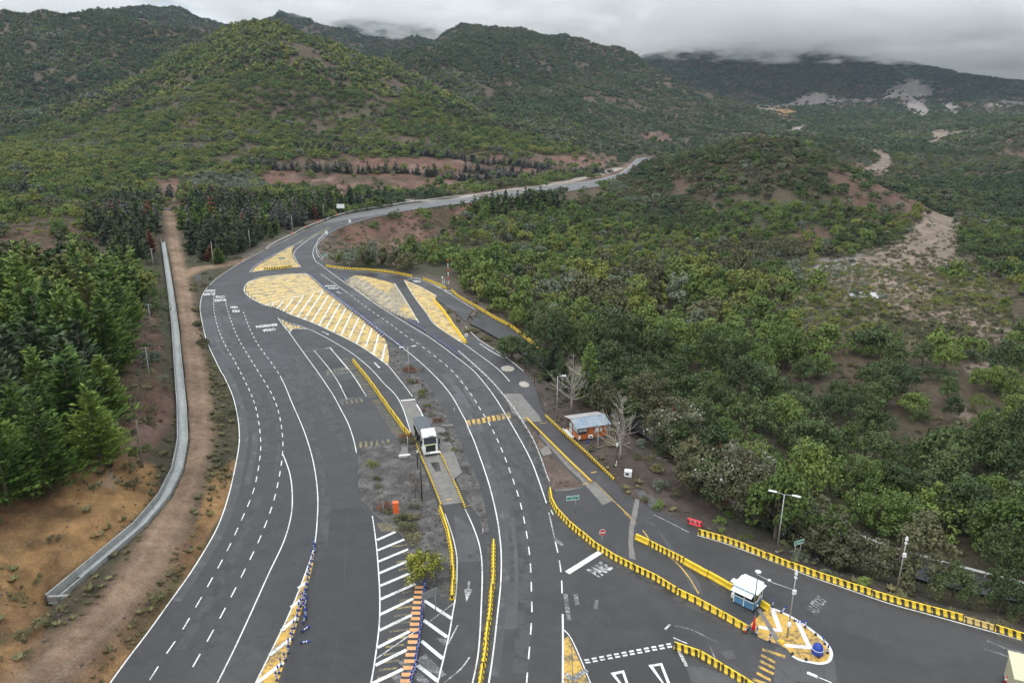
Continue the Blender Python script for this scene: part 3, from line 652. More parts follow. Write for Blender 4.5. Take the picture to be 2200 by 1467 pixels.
# ---------------------------------------------------------------- line markings
line(L_EDGE[1:19], .16); line(L_EDGE[18:], .14)
line([(x + 2 if y > 900 else x, y) for x, y in FAR_L], .35, z=Z3); line([(x - 3, y + 1.0) for x, y in FAR_R[::-1]], .35)
line([(718,477),(760,466),(815,456),(868,447),(910,441),(965,433),(1013,428)], .14, BYF)
line([(706,501),(730,489),(770,475),(820,463),(870,453),(920,446),(970,439),(1015,431)], .14)
line([(640,521),(660,511),(684,499),(706,488)], .14, BYF); line([(647,524),(665,513),(690,500),(712,488)], .14, BYF)
line(RAMP_IN and [(703,502),(690,511),(683,518),(674.5,532),(672,545)], .16)
line(DASH1[3:4] and [(694,559),(684,549),(679,535),(683,524),(695,511),(706,503)], .16, z=Z4)
drift([(x + 3, y) for x, y in L_EDGE[1:20]], [(x + 40, y) for x, y in L_EDGE[1:20]], 9, None, Z1, 55, (.5, 1.4)).build('dusty_streak', M['streak_pale'], road); drift(SB_L[8:], [(x + 50, y) for x, y in SB_L[8:]], 5, None, Z1, 56, (.4, 1.0)).build('dusty_streak', M['streak_pale'], road); dashed(DASH1, start=.5); dashed(DASH2, start=1.0); dashed(DASH3); line(SOL3); line(SOL3A); line(SOL4); line(GORE5)
line(SB_L, .17); line(SB_R, .17); dashed(CEN); line([(690,589),(718,608),(748,629.5)])
line([(1179,1100),(1187,1135),(1193,1163)], .16, BWORN); dashed([(1193,1163),(1200,1194),(1206,1236),(1208,1290)], 2.4, 1.6); line([(1209,1318),(1209.5,1390),(1209,1480)], .2)
dashed([(1184,1095),(1194,1118)], 1.2, .9); line(LN_L); line(LN_R); line(GO_L)
line([(646.6,573),(641,566),(634,554.5),(631,545.5),(636,536),(650,524),(668,511),(684,502)], .17)
line([(834.5,785),(854,809),(873,833),(886,851)], .15); line([(895,868),(903,881),(909,894)], .25)
line(ISL1_L, .2); line([(861,860),(892,857)], .45)
line([(995,737),(1041,770),(1073,795),(1095,819)]); line([(1000,700),(1023,724),(1050,743),(1086,766),(1125,797)]); line(zD((1455,165),(1560,235),(1680,300)), .2)
line([(699,572),(745,580),(800,585),(855,591),(900,600),(936,614),(960,627),(990,646),(1020,664)], .14)
line(zR((330,150),(620,250),(830,380),(1020,470)), .14)
for a in (((610,255),(750,275)), ((750,330),(910,355)), ((870,390),(1000,415)), ((500,190),(620,200))): line(zR(*a), .3)
line(zR((130,185),(330,148)), .2)
line(zF((435,475),(695,312)), .75); line([(1405,1105),(1440,1122),(1480,1143)], .12, BWORN)
line(zF((750,330),(900,410),(1080,510),(1300,620),(1600,780),(1830,900)), .13); line(zF((1560,1346-290),(1640,1200),(1850,1346)), .12, BWORN)
line([(x - 2, y + 9) for x, y in [(1500,1140),(1564,1159),(1672,1200),(1742,1228),(1818,1254),(1914,1287),(2009,1313),(2200,1366)]], .13)
# double dashed line, give-way triangles
for k in range(12):
    t = k / 11; u = 570 + (1215 - 570) * t; v = 1163 - (1163 - 1040) * t
    quad(zF((u - 3, v - 8), (u + 34, v - 14), (u + 40, v - 1), (u + 3, v + 5)), BW); quad(zF((u + 6, v + 14), (u + 43, v + 8), (u + 49, v + 20), (u + 12, v + 26)), BW)
shift_ = lambda pts, du, dv: [(u + du, v + dv) for u, v in pts]
def ring(outer, inner, b):
    n = len(outer); b.add(W3(outer, Z3) + W3(inner, Z3), [(i, (i + 1) % n, n + (i + 1) % n, n + i) for i in range(n)])
ring(zF((775,1262),(882,1240),(950,1440),(930,1450)), zF((812,1275),(868,1262),(915,1400),(905,1400)), BW)
ring(zF((1073,1200),(1182,1183),(1285,1440),(1262,1446)), zF((1112,1212),(1168,1202),(1245,1400),(1235,1400)), BW)
line(zF((1290,1050),(1330,1120),(1375,1210)), .35, BWORN)
line(zF((1205,920),(1245,880)), .25, BWORN); line(zF((1280,890),(1420,925),(1540,985),(1620,1020)), .25, BG); line(zF((1270,985),(1380,1032)), .15)
for a in (((500,640),(515,730)), ((420,640),(450,850)), ((670,690),(655,760)), ((330,200),(400,260))): line(zF(*a), .5, BG)
line(zF((1030,140),(1075,200)), .16, BY); line(zF((1160,285),(1300,400),(1400,520),(1470,640)), .17, BY); line(zF((880,0),(985,95)), .1, BY)
line(zA((1950,1180),(2060,1225),(2199,1265)), .35, BG); line(zA((1930,1235),(2060,1275),(2110,1300)), .3, BG)
# arrows
def arrow(tail, head, w=.18, hw=.55, hl=.9, b=None):
    p, q = Vector(W(*tail)), Vector(W(*head)); d = (q - p).normalized(); n = Vector((-d.y, d.x, 0)); r = q - d * hl
    pts = [p - n * w / 2, r - n * w / 2, r + n * w / 2, p + n * w / 2, r - n * hw / 2, q, r + n * hw / 2]
    (b or BW).add([(v_.x, v_.y, Z3) for v_ in pts], [(0, 1, 2, 3), (4, 5, 6)])
arrow((691,711), (707,719)); arrow((804,778), (816,790), .25, .7); arrow(zC((968,778))[0], zC((950,915))[0], .3, 1.0, 2.2, BWORN); arrow(zU((1550,985))[0], zU((1290,880))[0], .25, .8, 1.2)
# main teardrop island
ISL1 = ISL1_R + ISL1_L[1:-1]; sheet('yellow_island', PX(ISL1), Z2, M['yellow_field'])
LH = [(536,604),(530,609),(526,616),(525,624),(528,632),(536,638),(545,644),(555,649),(566,654)]; RH = [(657,589),(662,593),(667,597),(672,602),(677,606),(682,611),(686,615),(690,619),(694,623)]
for a, c in zip(LH, RH): line([a, c], .32, z=Z3)
for a, c in (((559,597),(640,589)), ((548,601),(590,603)), ((590,592),(620,600))): line([a, c], .22, BWORN, z=Z4)
line([(570,656),(625,639),(694,624)], .3, z=Z4)
for a in (((830,665),(795,700)),((920,645),(860,715)),((1015,620),(920,735)),((1110,595),(985,765)),((1205,575),(1050,795)),((1295,550),(1115,820)),((1345,590),(1185,845)),((1400,625),(1255,875)),((1455,665),(1320,905)),((1510,710),(1390,935)),((1565,755),(1465,965)),((1630,805),(1540,995)),((1690,855),(1610,1040)),((1755,905),(1695,1080)),((1820,955),(1770,1145)),((1885,1050),(1850,1210))):
    line(zE(*a), .42, z=Z4)
# upper triangle
ISL0 = zE((612,368),(650,325),(740,262),(850,208),(960,148),(1020,118),(1000,170),(1015,240),(1050,290),(1078,320),(900,333),(700,358)); sheet('yellow_island', PX(ISL0), Z2, M['yellow_field'])
hatch(ISL0, zK((0,980),(1500,830)), zK((500,400),(1300,300)), 11, .35, BG); line(zE((600,372),(700,358),(900,335),(1085,322)), .2); line(zE((600,372),(640,320),(740,250),(850,200),(960,140),(1030,110),(1100,72)), .2)
# grey hatched area and the second yellow one beside the exit
ISL2 = zE((1590,400),(1700,410),(1830,440),(1970,480),(2050,600),(2130,730),(2195,830),(2060,800),(1900,740),(1750,640),(1600,540),(1500,450)); sheet('grey_island', PX(ISL2), Z2, M['grey_hatch'])
sheet('yellow_island', PX(zE((1590,400),(1700,412),(1830,442),(1960,480),(1900,560),(1820,530),(1740,480),(1640,440))), Z2 + .002, M['yellow_field'])
sheet('yellow_island', PX(zE((2080,660),(2130,735),(2195,830),(2100,790),(2010,730))), Z2 + .002, M['yellow_field'])
for k in range(13):
    t = k / 12; x = 1690 + 480 * t; y = 415 + 375 * t; line(zE((x, y), (x - 75 + 30 * t, y + 55 - 22 * t)), .2, BW if k < 8 else BWORN, z=Z4)
    line(zE((x - 75 + 30 * t, y + 55 - 22 * t), (x - 200 + 90 * t, y + 30 - 12 * t)), .18, BWORN, z=Z4)
line(zE((1970,475),(2050,600),(2130,730),(2200,850)), .17)
ISL3 = [(868,601),(904,616),(938,635),(933,645),(975,702),(1001,733),(1009,734),(993,736),(936,698),(915,670),(895,644),(879,620)]; sheet('yellow_island', PX(ISL3), Z2, M['yellow_field'])
for k in range(18):
    t = k / 17; a = (877 + (985 - 877) * t, 612 + (730 - 612) * t); c = (905 + (1003 - 905) * t, 613 + (730 - 613) * t); c = (min(c[0], 1000), c[1] + 3)
    for s0, s1 in clip_line(W(*a)[:2], W(*c)[:2], PX(ISL3)): strip_mesh(BW if k % 3 else BWORN, [s0, s1], .2, Z4)
line([(868,601),(879,620),(895,644),(915,670),(936,698),(993,736)], .17); line([(868,601),(904,616),(938,635)], .17)
# gore at the head of the cargo lane
G6 = zE((868,803),(940,840),(1010,868),(1060,880),(1130,905),(1010,905),(968,932)); sheet('yellow_island', PX(G6), Z2, M['yellow_field']); line(zE((865,800),(970,935),(1010,905),(1140,905),(1050,872),(940,838),(865,800)), .16)
line(zE((915,880),(1090,880)), .2, z=Z4); line(zE((930,905),(1000,880)), .2, z=Z4)
# left gore with bollards
G7 = [(677,1172),(672,1215),(660,1262),(648,1310),(632,1360),(612,1420),(597,1467),(592,1485),(540,1485),(586,1391),(623,1314),(654,1236)]; sheet('yellow_island', PX(G7), Z2, M['yellow_line'])
for a in (((1410,1018),(1448,990)), ((1375,1108),(1432,1065)), ((1330,1218),(1408,1150)), ((1275,1333),(1375,1255)), ((1212,1467),(1338,1368)), ((1255,1530),(1320,1480))): line(zH(*a), .45, z=Z4)
# bottom gore right of the through lanes
G8 = [(1211,1372),(1221,1365),(1250,1430),(1275,1490),(1211,1490)]; sheet('yellow_island', PX(G8), Z2, M['yellow_line']); line([(1212,1352),(1228,1372),(1254,1430),(1278,1490)], .12); line(zF((425,1270),(480,1310),(540,1270),(590,1240)), .5, BWORN, z=Z4); line(zF((470,1040),(480,1346)), .1, BG, z=Z4)
# booth island
BI = zA((485,955),(560,985),(640,1025),(720,1075),(800,1135),(860,1190),(893,1240),(898,1280),(878,1318),(820,1333),(740,1320),(680,1305),(635,1280),(600,1235),(540,1200),(480,1185),(400,1150),(375,1100),(345,1075),(380,1040),(430,990)); sheet('yellow_island', PX(BI), Z2, M['yellow_line'])
line(zA((485,955),(560,985),(640,1025),(720,1075),(800,1135),(860,1190),(893,1240),(898,1280),(878,1318),(820,1333),(740,1320),(680,1305),(635,1280)), .3, z=Z3)
for a in (((500,965),(555,1115)), ((555,1112),(410,1085)), ((670,1050),(755,1232)), ((755,1225),(585,1210))): line(zA(*a), .5, z=Z4)
# chevrons in the middle gore
for a in (((345,500),(470,445)),((348,570),(530,495)),((355,645),(560,560)),((358,725),(545,645)),((365,810),(580,718)),((368,900),(605,795)),((365,1003),(590,895)),((360,1110),(580,1005)),((350,1225),(565,1115)),((333,1345),(545,1240)),((315,1467),(520,1370)),((660,905),(850,1030)),((660,1040),(820,1155)),((645,1180),(790,1300)),((620,1345),(755,1450))): line(zC(*a), .42)
for a in (((700,1050),(865,925)), ((340,1300),(640,1090)), ((800,1460),(910,1370),(970,1290)), ((820,1210),(890,1075))): line(zC(*a), .15, BWORN)
for a in (((510,1310),(600,1400)), ((650,1280),(790,1420)), ((640,1300),(700,1400)), ((470,1410),(500,1467)), ((600,1400),(680,1467))): line(zC(*a), .8, BG, z=Z1)
sheet('white_smear', PX(zC((745,1160),(820,1170),(850,1200),(790,1210))), Z2, M['white_ghost'])
for k in range(6): t = k / 5; line(zC((345 + 25 * t, 395 + 40 * t), (425 + 60 * t, 372 + 70 * t)), .3, BYO, z=Z1 if k > 3 else Z3)
for k in range(18):
    y = 530 + k * 52; x0 = np.interp(y, [530, 800, 1000, 1467], [440, 530, 460, 330]); x1 = np.interp(y, [530, 1000, 1467], [560, 590, 450])
    line(zC((x0, y + 16), (x1, y)), .3, BYO, z=Z2)
OB = [(630,818),(626,850),(621,885),(618,920),(613,957),(608,992),(605,1029),(600,1067),(597,1105),(592,1147),(586,1187),(581,1229),(572,1273),(564,1316),(557,1360),(547,1406),(538,1450),(528,1496)]
BO = MB()
for i, (x, y) in enumerate(OB):
    h = 9 + i * .25; w_ = 28 + i * .45; quad(zC((x - w_, y - h), (x + w_, y - h), (x + w_ - 1, y + h), (x - w_ - 1, y + h)), BO, Z4)
# parking stripes beside the long barrier
for k in range(17):
    t = k / 16; line(zD((165 + 222 * t, 312 + 353 * t), (265 + 238 * t, 305 + 352 * t)), .34, BYO)
for k in range(18):
    t = k / 17; line(zD((440 + 215 * t, 706 + 345 * t), (520 + 245 * t, 700 + 343 * t)), .34, BYO)
for k in range(6): t = k / 5; x, y = 15 + 175 * t, 440 - 33 * t; quad(zD((x - 14, y - 15), (x + 10, y - 18), (x + 22, y + 10), (x - 4, y + 13)), BYO)
for k in range(5): t = k / 4; x, y = 150 + 180 * t, 728 - 28 * t; quad(zD((x - 14, y - 18), (x + 10, y - 20), (x + 24, y + 14), (x, y + 17)), BYO)
for k in range(6): t = k / 5; x, y = 328 + 262 * t, 1122 - 32 * t; quad(zD((x - 14, y - 25), (x + 10, y - 28), (x + 14, y + 24), (x - 10, y + 27)), BYO)
line(zD((0,360),(100,500),(200,690)), .12); line(zD((35,205),(210,400),(385,665)), .12); line(zD((0,215),(30,205)), .12); line(zD((0,465),(240,432)), .12, BWORN); line(zD((0,415),(210,392)), .12, BWORN); line(zD((130,700),(385,662)), .12, BWORN); line(zE((1110,1120),(1370,1080)), .12, BWORN); line(zE((1210,1110),(1330,1255),(1400,1350),(1470,1460)), .12); line(zE((1360,1080),(1480,1230),(1560,1320),(1655,1460)), .12)
# crossing
for x, y in ((1352,915),(1400,905),(1447,900),(1494,888),(1542,878),(1588,870),(1634,863),(1680,853),(1728,843)):
    quad(zD((x - 22, y - 22), (x + 6, y - 27), (x + 22, y + 22), (x - 8, y + 27)), BY)
for y0, x0, x1 in ((1065,1975,2155), (1110,1965,2075), (1155,1955,2070), (1200,1945,2065), (1250,1930,2040), (1300,1900,2060)):
    quad(zF((x0, y0), (x1, y0 + 60), (x1 - 4, y0 + 80), (x0 - 6, y0 + 20)), BY)
line(zB((290,437),(350,425)), .16, BY); line(zC((945,270),(1035,260)), .16, BY); line(zB((885,1055),(985,1035)), .2, BY); line(zB((970,945),(1025,935)), .4, BY); line(zB((480,480),(550,472)), .14, BY); line(zC((810,228),(850,222)), .3, BY)
line(zB((1000,1030),(1180,1210),(1350,1370)), .16, BY)
# seams, cracks and dark bands along barriers, painting in both shadow and gutter dirt
BC, BD = MB(), MB()
for px, w_ in (([(752,1000),(748,1100),(742,1200),(738,1300),(722,1400),(712,1490)], .09), ([(640,720),(668,760),(700,812),(730,872),(748,930)], .07), ([(676,740),(708,775),(738,812)], .07), ([(940,770),(968,800),(996,840),(1020,880)], .06),
        (zC((868,395),(940,388),(1000,380)), .06), (zC((870,465),(1010,455)), .05), (zC((875,545),(960,548),(1040,538)), .06), (zC((885,720),(1050,712)), .05), (zC((880,800),(960,795),(1050,800)), .05), (zC((870,940),(960,948),(1045,938)), .07), (zC((860,1040),(1030,1035)), .05),
        (zC((1190,1030),(1300,1018),(1420,1004),(1560,1000)), .05), (zC((1210,1160),(1205,1240)), .05), (zF((740,565),(860,620),(990,680),(1130,760),(1190,820)), .06), (zF((1000,260),(1130,330),(1330,470),(1620,720)), .05), (zF((720,850),(745,890)), .08),
        (zA((0,760),(120,830),(210,950)), .05), (zA((830,1340),(850,1420),(870,1467)), .06), (zA((600,1240),(660,1330),(700,1390)), .07), (zE((700,560),(560,610),(500,650)), .2), (zD((40,700),(100,1000),(140,1467)), .08), (zH((1400,0),(1440,120),(1480,220),(1500,330)), .08), (zH((1500,800),(1497,1000),(1470,1200),(1440,1400)), .1)):
    strip_mesh(BC, [(x + random.gauss(0, .05), y + random.gauss(0, .05)) for x, y, _z in resample([W(*p)[:2] for p in smooth(px)], 30)], w_, Z1 + .004)
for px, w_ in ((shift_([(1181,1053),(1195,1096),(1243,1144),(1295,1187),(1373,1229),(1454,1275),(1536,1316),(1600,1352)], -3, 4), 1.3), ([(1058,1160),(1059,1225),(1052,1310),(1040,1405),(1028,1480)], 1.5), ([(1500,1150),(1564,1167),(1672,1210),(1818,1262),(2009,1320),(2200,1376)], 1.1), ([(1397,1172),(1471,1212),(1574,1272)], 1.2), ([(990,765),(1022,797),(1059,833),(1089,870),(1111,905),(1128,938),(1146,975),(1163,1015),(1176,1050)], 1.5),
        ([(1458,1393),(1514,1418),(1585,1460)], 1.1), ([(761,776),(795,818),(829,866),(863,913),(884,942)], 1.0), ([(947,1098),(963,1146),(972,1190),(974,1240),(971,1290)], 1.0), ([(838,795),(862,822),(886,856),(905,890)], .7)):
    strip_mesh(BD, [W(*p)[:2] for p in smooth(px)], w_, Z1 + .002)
M['crack'] = paint('crack_line', (.022, .022, .022), .9, 3, under=(.055, .055, .056), thr=.5); M['barrier_shade_dirt'] = paint('barrier_shade_dirt', (.026, .024, .022), .9, 1.1, under=(.062, .06, .058), thr=.50)
BC.build('crack', M['crack'], road); BD.build('barrier_shade_dirt', M['barrier_shade_dirt'], road)
# ---------------------------------------------------------------- lettering on the road
def text_geo(txt, bold=.012):
    cu_ = bpy.data.curves.new('t', 'FONT'); cu_.body = txt; cu_.offset = bold; cu_.resolution_u = 2
    o = bpy.data.objects.new('t', cu_); me_ = o.to_mesh(); vs = [tuple(v_.co) for v_ in me_.vertices]; fs = [tuple(p.vertices) for p in me_.polygons]
    o.to_mesh_clear(); bpy.data.objects.remove(o); bpy.data.curves.remove(cu_)
    xs = [v_[0] for v_ in vs]; ys = [v_[1] for v_ in vs]; x0, x1, y0, y1 = min(xs), max(xs), min(ys), max(ys)
    return [((v_[0] - x0) / (x1 - x0), (v_[1] - y0) / (y1 - y0)) for v_ in vs], fs
def ground_text(txt, bl, br, tr, tl, b, z=Z3, bold=.03):
    vs, fs = text_geo(txt, bold); c = [Vector(W(*p)) for p in (bl, br, tr, tl)]
    b.add([tuple((c[0] * (1 - s) + c[1] * s) * (1 - t) + (c[3] * (1 - s) + c[2] * s) * t + Vector((0, 0, z))) for s, t in vs], fs)
for txt, q in (('SOLO', ((400,228),(190,235),(180,282),(385,277))), ('BUSES', ((400,298),(130,312),(118,360),(372,345))), ('CTAS', ((612,358),(400,368),(400,418),(610,412))),
               ('BUSES', ((635,435),(370,448),(372,502),(632,482))), ('VEH', ((900,598),(738,600),(738,648),(908,645))), ('PES', ((935,680),(770,690),(772,742),(935,732))),
               ('REVISION', ((1770,985),(1300,1040),(1320,1092),(1790,1040))), ('CARGA', ((1740,1090),(1450,1125),(1475,1180),(1760,1142)))):
    ground_text(txt, *zT(*q), BW)
ground_text('PARE', *zF((690,514),(800,437),(700,383),(585,452)), BWORN); ground_text('AUTOS', *zA((800,1012),(870,915),(805,868),(718,965)), BG)
ground_text('PISTA', *zU((700,625),(1290,610),(1250,545),(690,555)), BW); ground_text('UNICA', *zU((880,745),(1440,730),(1400,655),(850,668)), BW)
ground_text('PARE', *zR((400,212),(240,200),(275,232),(400,240)), BW)
for b, n_, m_ in ((BW, 'white_marking', 'white_line'), (BWORN, 'worn_marking', 'white_worn'), (BY, 'yellow_marking', 'yellow_line'), (BYO, 'faded_yellow_marking', 'yellow_old'), (BG, 'ghost_marking', 'white_ghost'), (BYF, 'centre_marking', 'yellow_far'), (BO, 'orange_block_marking', 'orange_block')):
    if b.v: b.build(n_, M[m_], road)
# ---------------------------------------------------------------- raised gravel medians with kerbs
def median(poly, name='gravel_median', h=.11, mt='gravel'):
    P_ = [Vector((p[0], p[1], 0)) for p in resample([W(u, v) for u, v in smooth(poly + [poly[0]], 3)], 90)[:-1]]
    s_ = [W(u, v) for u, v in poly]; c = Vector((sum(p[0] for p in s_) / len(s_), sum(p[1] for p in s_) / len(s_), 0))
    b = MB(); xs = np.array([p.x for p in P_]); ys = np.array([p.y for p in P_]); poly2 = [(p.x, p.y) for p in P_]
    # inner grid points give the ground some swell
    g = .9; gx, gy = np.meshgrid(np.arange(xs.min(), xs.max(), g), np.arange(ys.min(), ys.max(), g)); gx = gx.ravel(); gy = gy.ravel()
    d = seg_dist(gx, gy, poly2, True); k = inside(gx, gy, poly2) & (d > .5); gx, gy, d = gx[k], gy[k], d[k]
    zz = h + np.clip(d / 3, 0, 1) * (.12 + fbm(gx, gy, 5, 3) * .35)
    from mathutils.geometry import delaunay_2d_cdt
    pts = [Vector((p.x, p.y)) for p in P_] + [Vector((x, y)) for x, y in zip(gx, gy)]
    n = len(P_); r = delaunay_2d_cdt(pts, [], [list(range(n))], 1, 1e-4)
    vs = []; allz = [h] * n + list(zz)
    for v_, src in zip(r[0], r[3]): vs.append((v_.x, v_.y, allz[src[0]] if src else h))
    fs = [tuple(f) if (Vector((r[0][f[1]] - r[0][f[0]]).to_3d()).cross((r[0][f[2]] - r[0][f[0]]).to_3d())).z > 0 else tuple(f)[::-1] for f in r[2]]
    b.add(vs, fs); o = b.build(name, M[mt], smooth=True); tag(o, kind='structure')
    kb = MB(); cl = [(p.x, p.y) for p in P_] + [(P_[0].x, P_[0].y)]
    for i in range(n):
        a, c_ = P_[i], P_[(i + 1) % n]; kb.add([(a.x, a.y, h + .01), (c_.x, c_.y, h + .01), (c_.x, c_.y, -.05), (a.x, a.y, -.05)], [(0, 1, 2, 3)])
    kb.build('kerb', M['concrete'], o)
    return poly2
MED1 = median([(836,735),(862,759),(888,788),(910,815),(930,842),(946,868),(962,898),(974,920),(990,953),(1004,985),(1020,1018),(1034,1054),(1044,1098),(1050,1138),(1050,1150),(1038,1140),(1028,1110),(1010,1085),(1003,1074),(980,1030),(950,968),(930,925),(914,894),(900,866),(886,845),(862,812),(840,783)])
MED2 = median([(770,964),(815,955),(860,945),(888,950),(901,985),(922,1036),(940,1086),(955,1134),(964,1178),(968,1223),(966,1275),(950,1282),(932,1266),(905,1250),(888,1225),(880,1190),(868,1155),(845,1133),(820,1115),(803,1103),(785,1080),(772,1070),(769,1030),(768,990)])
MED3 = median([(1120,908),(1135,915),(1150,930),(1172,960),(1212,1005),(1245,1037),(1252,1046),(1215,1050),(1192,1052),(1180,1036),(1166,990),(1146,945)], mt='gravel_brown')
sheet('concrete_pad', PX(zD((545,1150),(770,1150),(785,1255),(640,1270))), .32, M['concrete_slab'], None, .3)['kind'] = 'structure'
sheet('concrete_pad', PX(zD((1010,960),(1120,975),(1290,1400),(1200,1467),(1090,1200))), .30, M['concrete_slab'], None, .3)['kind'] = 'structure'
sheet('concrete_pad', PX(zB((480,740),(560,700),(600,780),(510,800))), .28, M['concrete_slab'], None, .25)['kind'] = 'structure'
sheet('concrete_pad', PX(zB((620,1065),(820,1060),(890,1085),(760,1112),(630,1120))), .0 + Z4, M['concrete_slab'], None)['kind'] = 'structure'
# ---------------------------------------------------------------- paints for things
M['galv'] = solid('galvanised_steel', (.40, .41, .41), .5, .5, .15, 2, (.2, .17, .14)); M['white'] = solid('white_paint', (.72, .73, .73), .45, 0, .08, 2, (.4, .38, .35))
M['black'] = solid('black_rubber', (.02, .02, .021), .6); M['dark_steel'] = solid('dark_steel', (.06, .058, .055), .55, .4); M['pole_conc'] = solid('concrete_pole', (.34, .32, .29), .9, 0, .18, 1.5)
M['wood'] = solid('weathered_wood', (.17, .13, .10), .9, 0, .3, 2); M['blue'] = solid('blue_plastic', (.012, .045, .30), .4, 0, .15, 4); M['white_band'] = solid('white_band', (.68, .70, .74), .35, 0, .1, 4)
M['orange'] = solid('orange_plastic', (.80, .13, .02), .45, 0, .12, 2, (.5, .2, .1)); M['red'] = solid('red_plastic', (.60, .015, .03), .4, 0, .15, 3); M['green'] = solid('sign_green', (.0, .20, .115), .4, 0, .08, 2)
M['sign_red'] = solid('sign_red', (.45, .01, .02), .4, 0, .08, 2); M['sign_white'] = solid('sign_white', (.78, .80, .80), .4, 0, .05, 2); M['sign_back'] = solid('sign_back', (.27, .285, .29), .5, .5, .1, 2)
M['lamp'] = solid('lamp_head', (.74, .76, .78), .4, 0, .05, 3)
M['yellow_paint'] = solid('yellow_metal_paint', (.66, .42, .02), .5, 0, .15, 2, (.28, .17, .05))
m, N, L, P = mat('dark_glass'); P.inputs['Base Color'].default_value = (.015, .018, .022, 1); P.inputs['Roughness'].default_value = .08; M['glass'] = m
m, N, L, P = mat('window_pane'); P.inputs['Base Color'].default_value = (.42, .45, .46, 1); P.inputs['Roughness'].default_value = .12; M['pane'] = m
def barrier_mat(name, striped, period=.72, duty=.46, yc=(.72, .49, .02), top=False):
    m, N, L, P = mat(name); v = coords(N); sx = N.new('ShaderNodeSeparateXYZ'); L.new(v, sx.inputs[0])
    n = noise(N, L, 2.2, 8, .72, v, .5); r = ramp(N, [(.3, [c * .72 for c in yc]), (.5, yc), (.72, [min(1, c * 1.22) for c in yc])]); L.new(n.outputs[0], r.inputs[0]); out = r.outputs[0]
    if striped:
        t = vmath(N, L, 'FRACT', vmath(N, L, 'DIVIDE', vmath(N, L, 'ADD', sx.outputs[0], vmath(N, L, 'ADD', vmath(N, L, 'MULTIPLY', sx.outputs[2], .22), 30.15)), period))
        st = vmath(N, L, 'LESS_THAN', t, duty)
        ge = N.new('ShaderNodeNewGeometry'); sn = N.new('ShaderNodeSeparateXYZ'); L.new(ge.outputs['Normal'], sn.inputs[0])
        st = vmath(N, L, 'MULTIPLY', st, vmath(N, L, 'LESS_THAN', sn.outputs[2], 2. if top else .8))
        out = mixc(N, L, st, out, (.022, .021, .02))
    oi = N.new('ShaderNodeObjectInfo'); ofs = N.new('ShaderNodeVectorMath'); ofs.operation = 'ADD'; cx3 = N.new('ShaderNodeCombineXYZ'); L.new(vmath(N, L, 'MULTIPLY', oi.outputs['Random'], 60.), cx3.inputs[0]); L.new(v, ofs.inputs[0]); L.new(cx3.outputs[0], ofs.inputs[1]); L.new(ofs.outputs[0], n.inputs['Vector']); d = noise(N, L, 3.2, 9, .78, ofs.outputs[0], .8); dr_ = ramp(N, [(.53, 0.), (.62, .85)]); out = mixc(N, L, vmath(N, L, 'MULTIPLY', oi.outputs['Random'], .12), out, (.40, .29, .08)); L.new(d.outputs[0], dr_.inputs[0])
    low = N.new('ShaderNodeMapRange'); low.inputs[1].default_value = .3; low.inputs[2].default_value = 0; low.inputs[3].default_value = .10; low.inputs[4].default_value = .7; L.new(sx.outputs[2], low.inputs[0])
    out = mixc(N, L, vmath(N, L, 'MULTIPLY', dr_.outputs[0], low.outputs[0]), out, (.16, .125, .09))
    L.new(out, P.inputs['Base Color']); P.inputs['Roughness'].default_value = .6
    return m
M['bar_striped'] = barrier_mat('black_yellow_concrete', True); M['bar_plain'] = barrier_mat('yellow_concrete', False); M['kerb_striped'] = barrier_mat('black_yellow_kerb', True, .62, .5, top=True)
M['bar_worn'] = barrier_mat('worn_yellow_concrete', True, .74, .3, (.50, .36, .12)); M['bar_wide'] = barrier_mat('wide_yellow_concrete', True, 1.0, .30)
# ---------------------------------------------------------------- barriers
def barrier_mesh(m_, h=.74, wb=.56, wt=.18, L_=3.0, taper=False):
    prof = [(-wb / 2, 0), (-wb / 2, .1), (-wb / 2 + .13, .3), (-wt / 2, h), (wt / 2, h), (wb / 2 - .13, .3), (wb / 2, .1), (wb / 2, 0)]
    b = MB(); n = len(prof); g = .02; hx = L_ / 2 - g
    vs = [(-hx, y, z) for y, z in prof] + [(hx, y, z * (.25 if taper else 1)) for y, z in prof]
    b.add(vs, [tuple(range(n)), tuple(range(2 * n - 1, n - 1, -1))] + [((i + 1) % n, i, n + i, n + (i + 1) % n) for i in range(n)])
    o = b.build('concrete_barrier', m_, link=False, bevel=.025); return o
PROTO = {}
def run_of(pts_px, kind, label, group, z=0.0, seg=3.0, name='concrete_barrier', cat='barrier', off=0.0, raw=None, ends=None):
    line_ = raw or [W(u, v, z) for u, v in smooth(pts_px)]
    tot = sum((Vector(b) - Vector(a)).length for a, b in zip(line_, line_[1:])); n = max(1, round(tot / seg)); P_ = resample(line_, n + 1)
    for i in range(n):
        a, b = Vector(P_[i]), Vector(P_[i + 1]); d = b - a; p = (a + b) / 2
        o = PROTO[kind]; o = o.copy() ; o.name = name; put(o); rn = random.uniform
        o.location = p + Vector((rn(-.05, .05), rn(-.05, .05), 0)); o.rotation_euler = (0, -math.atan2(d.z, d.xy.length), math.atan2(d.y, d.x) + rn(-.03, .03)); o.scale = (d.length / seg, 1, 1)
        if i == 0 and random.random() < 0: pass
        tag(o, label, cat, group)
PROTO['striped'] = barrier_mesh(M['bar_striped']); PROTO['plain'] = barrier_mesh(M['bar_plain'], wt=.3); PROTO['worn'] = barrier_mesh(M['bar_worn'], h=.62); PROTO['wide'] = barrier_mesh(M['bar_wide']); PROTO['big'] = barrier_mesh(M['bar_striped'], h=.95, wb=.7)
def shift(pts, du, dv): return [(u + du, v + dv) for u, v in pts]
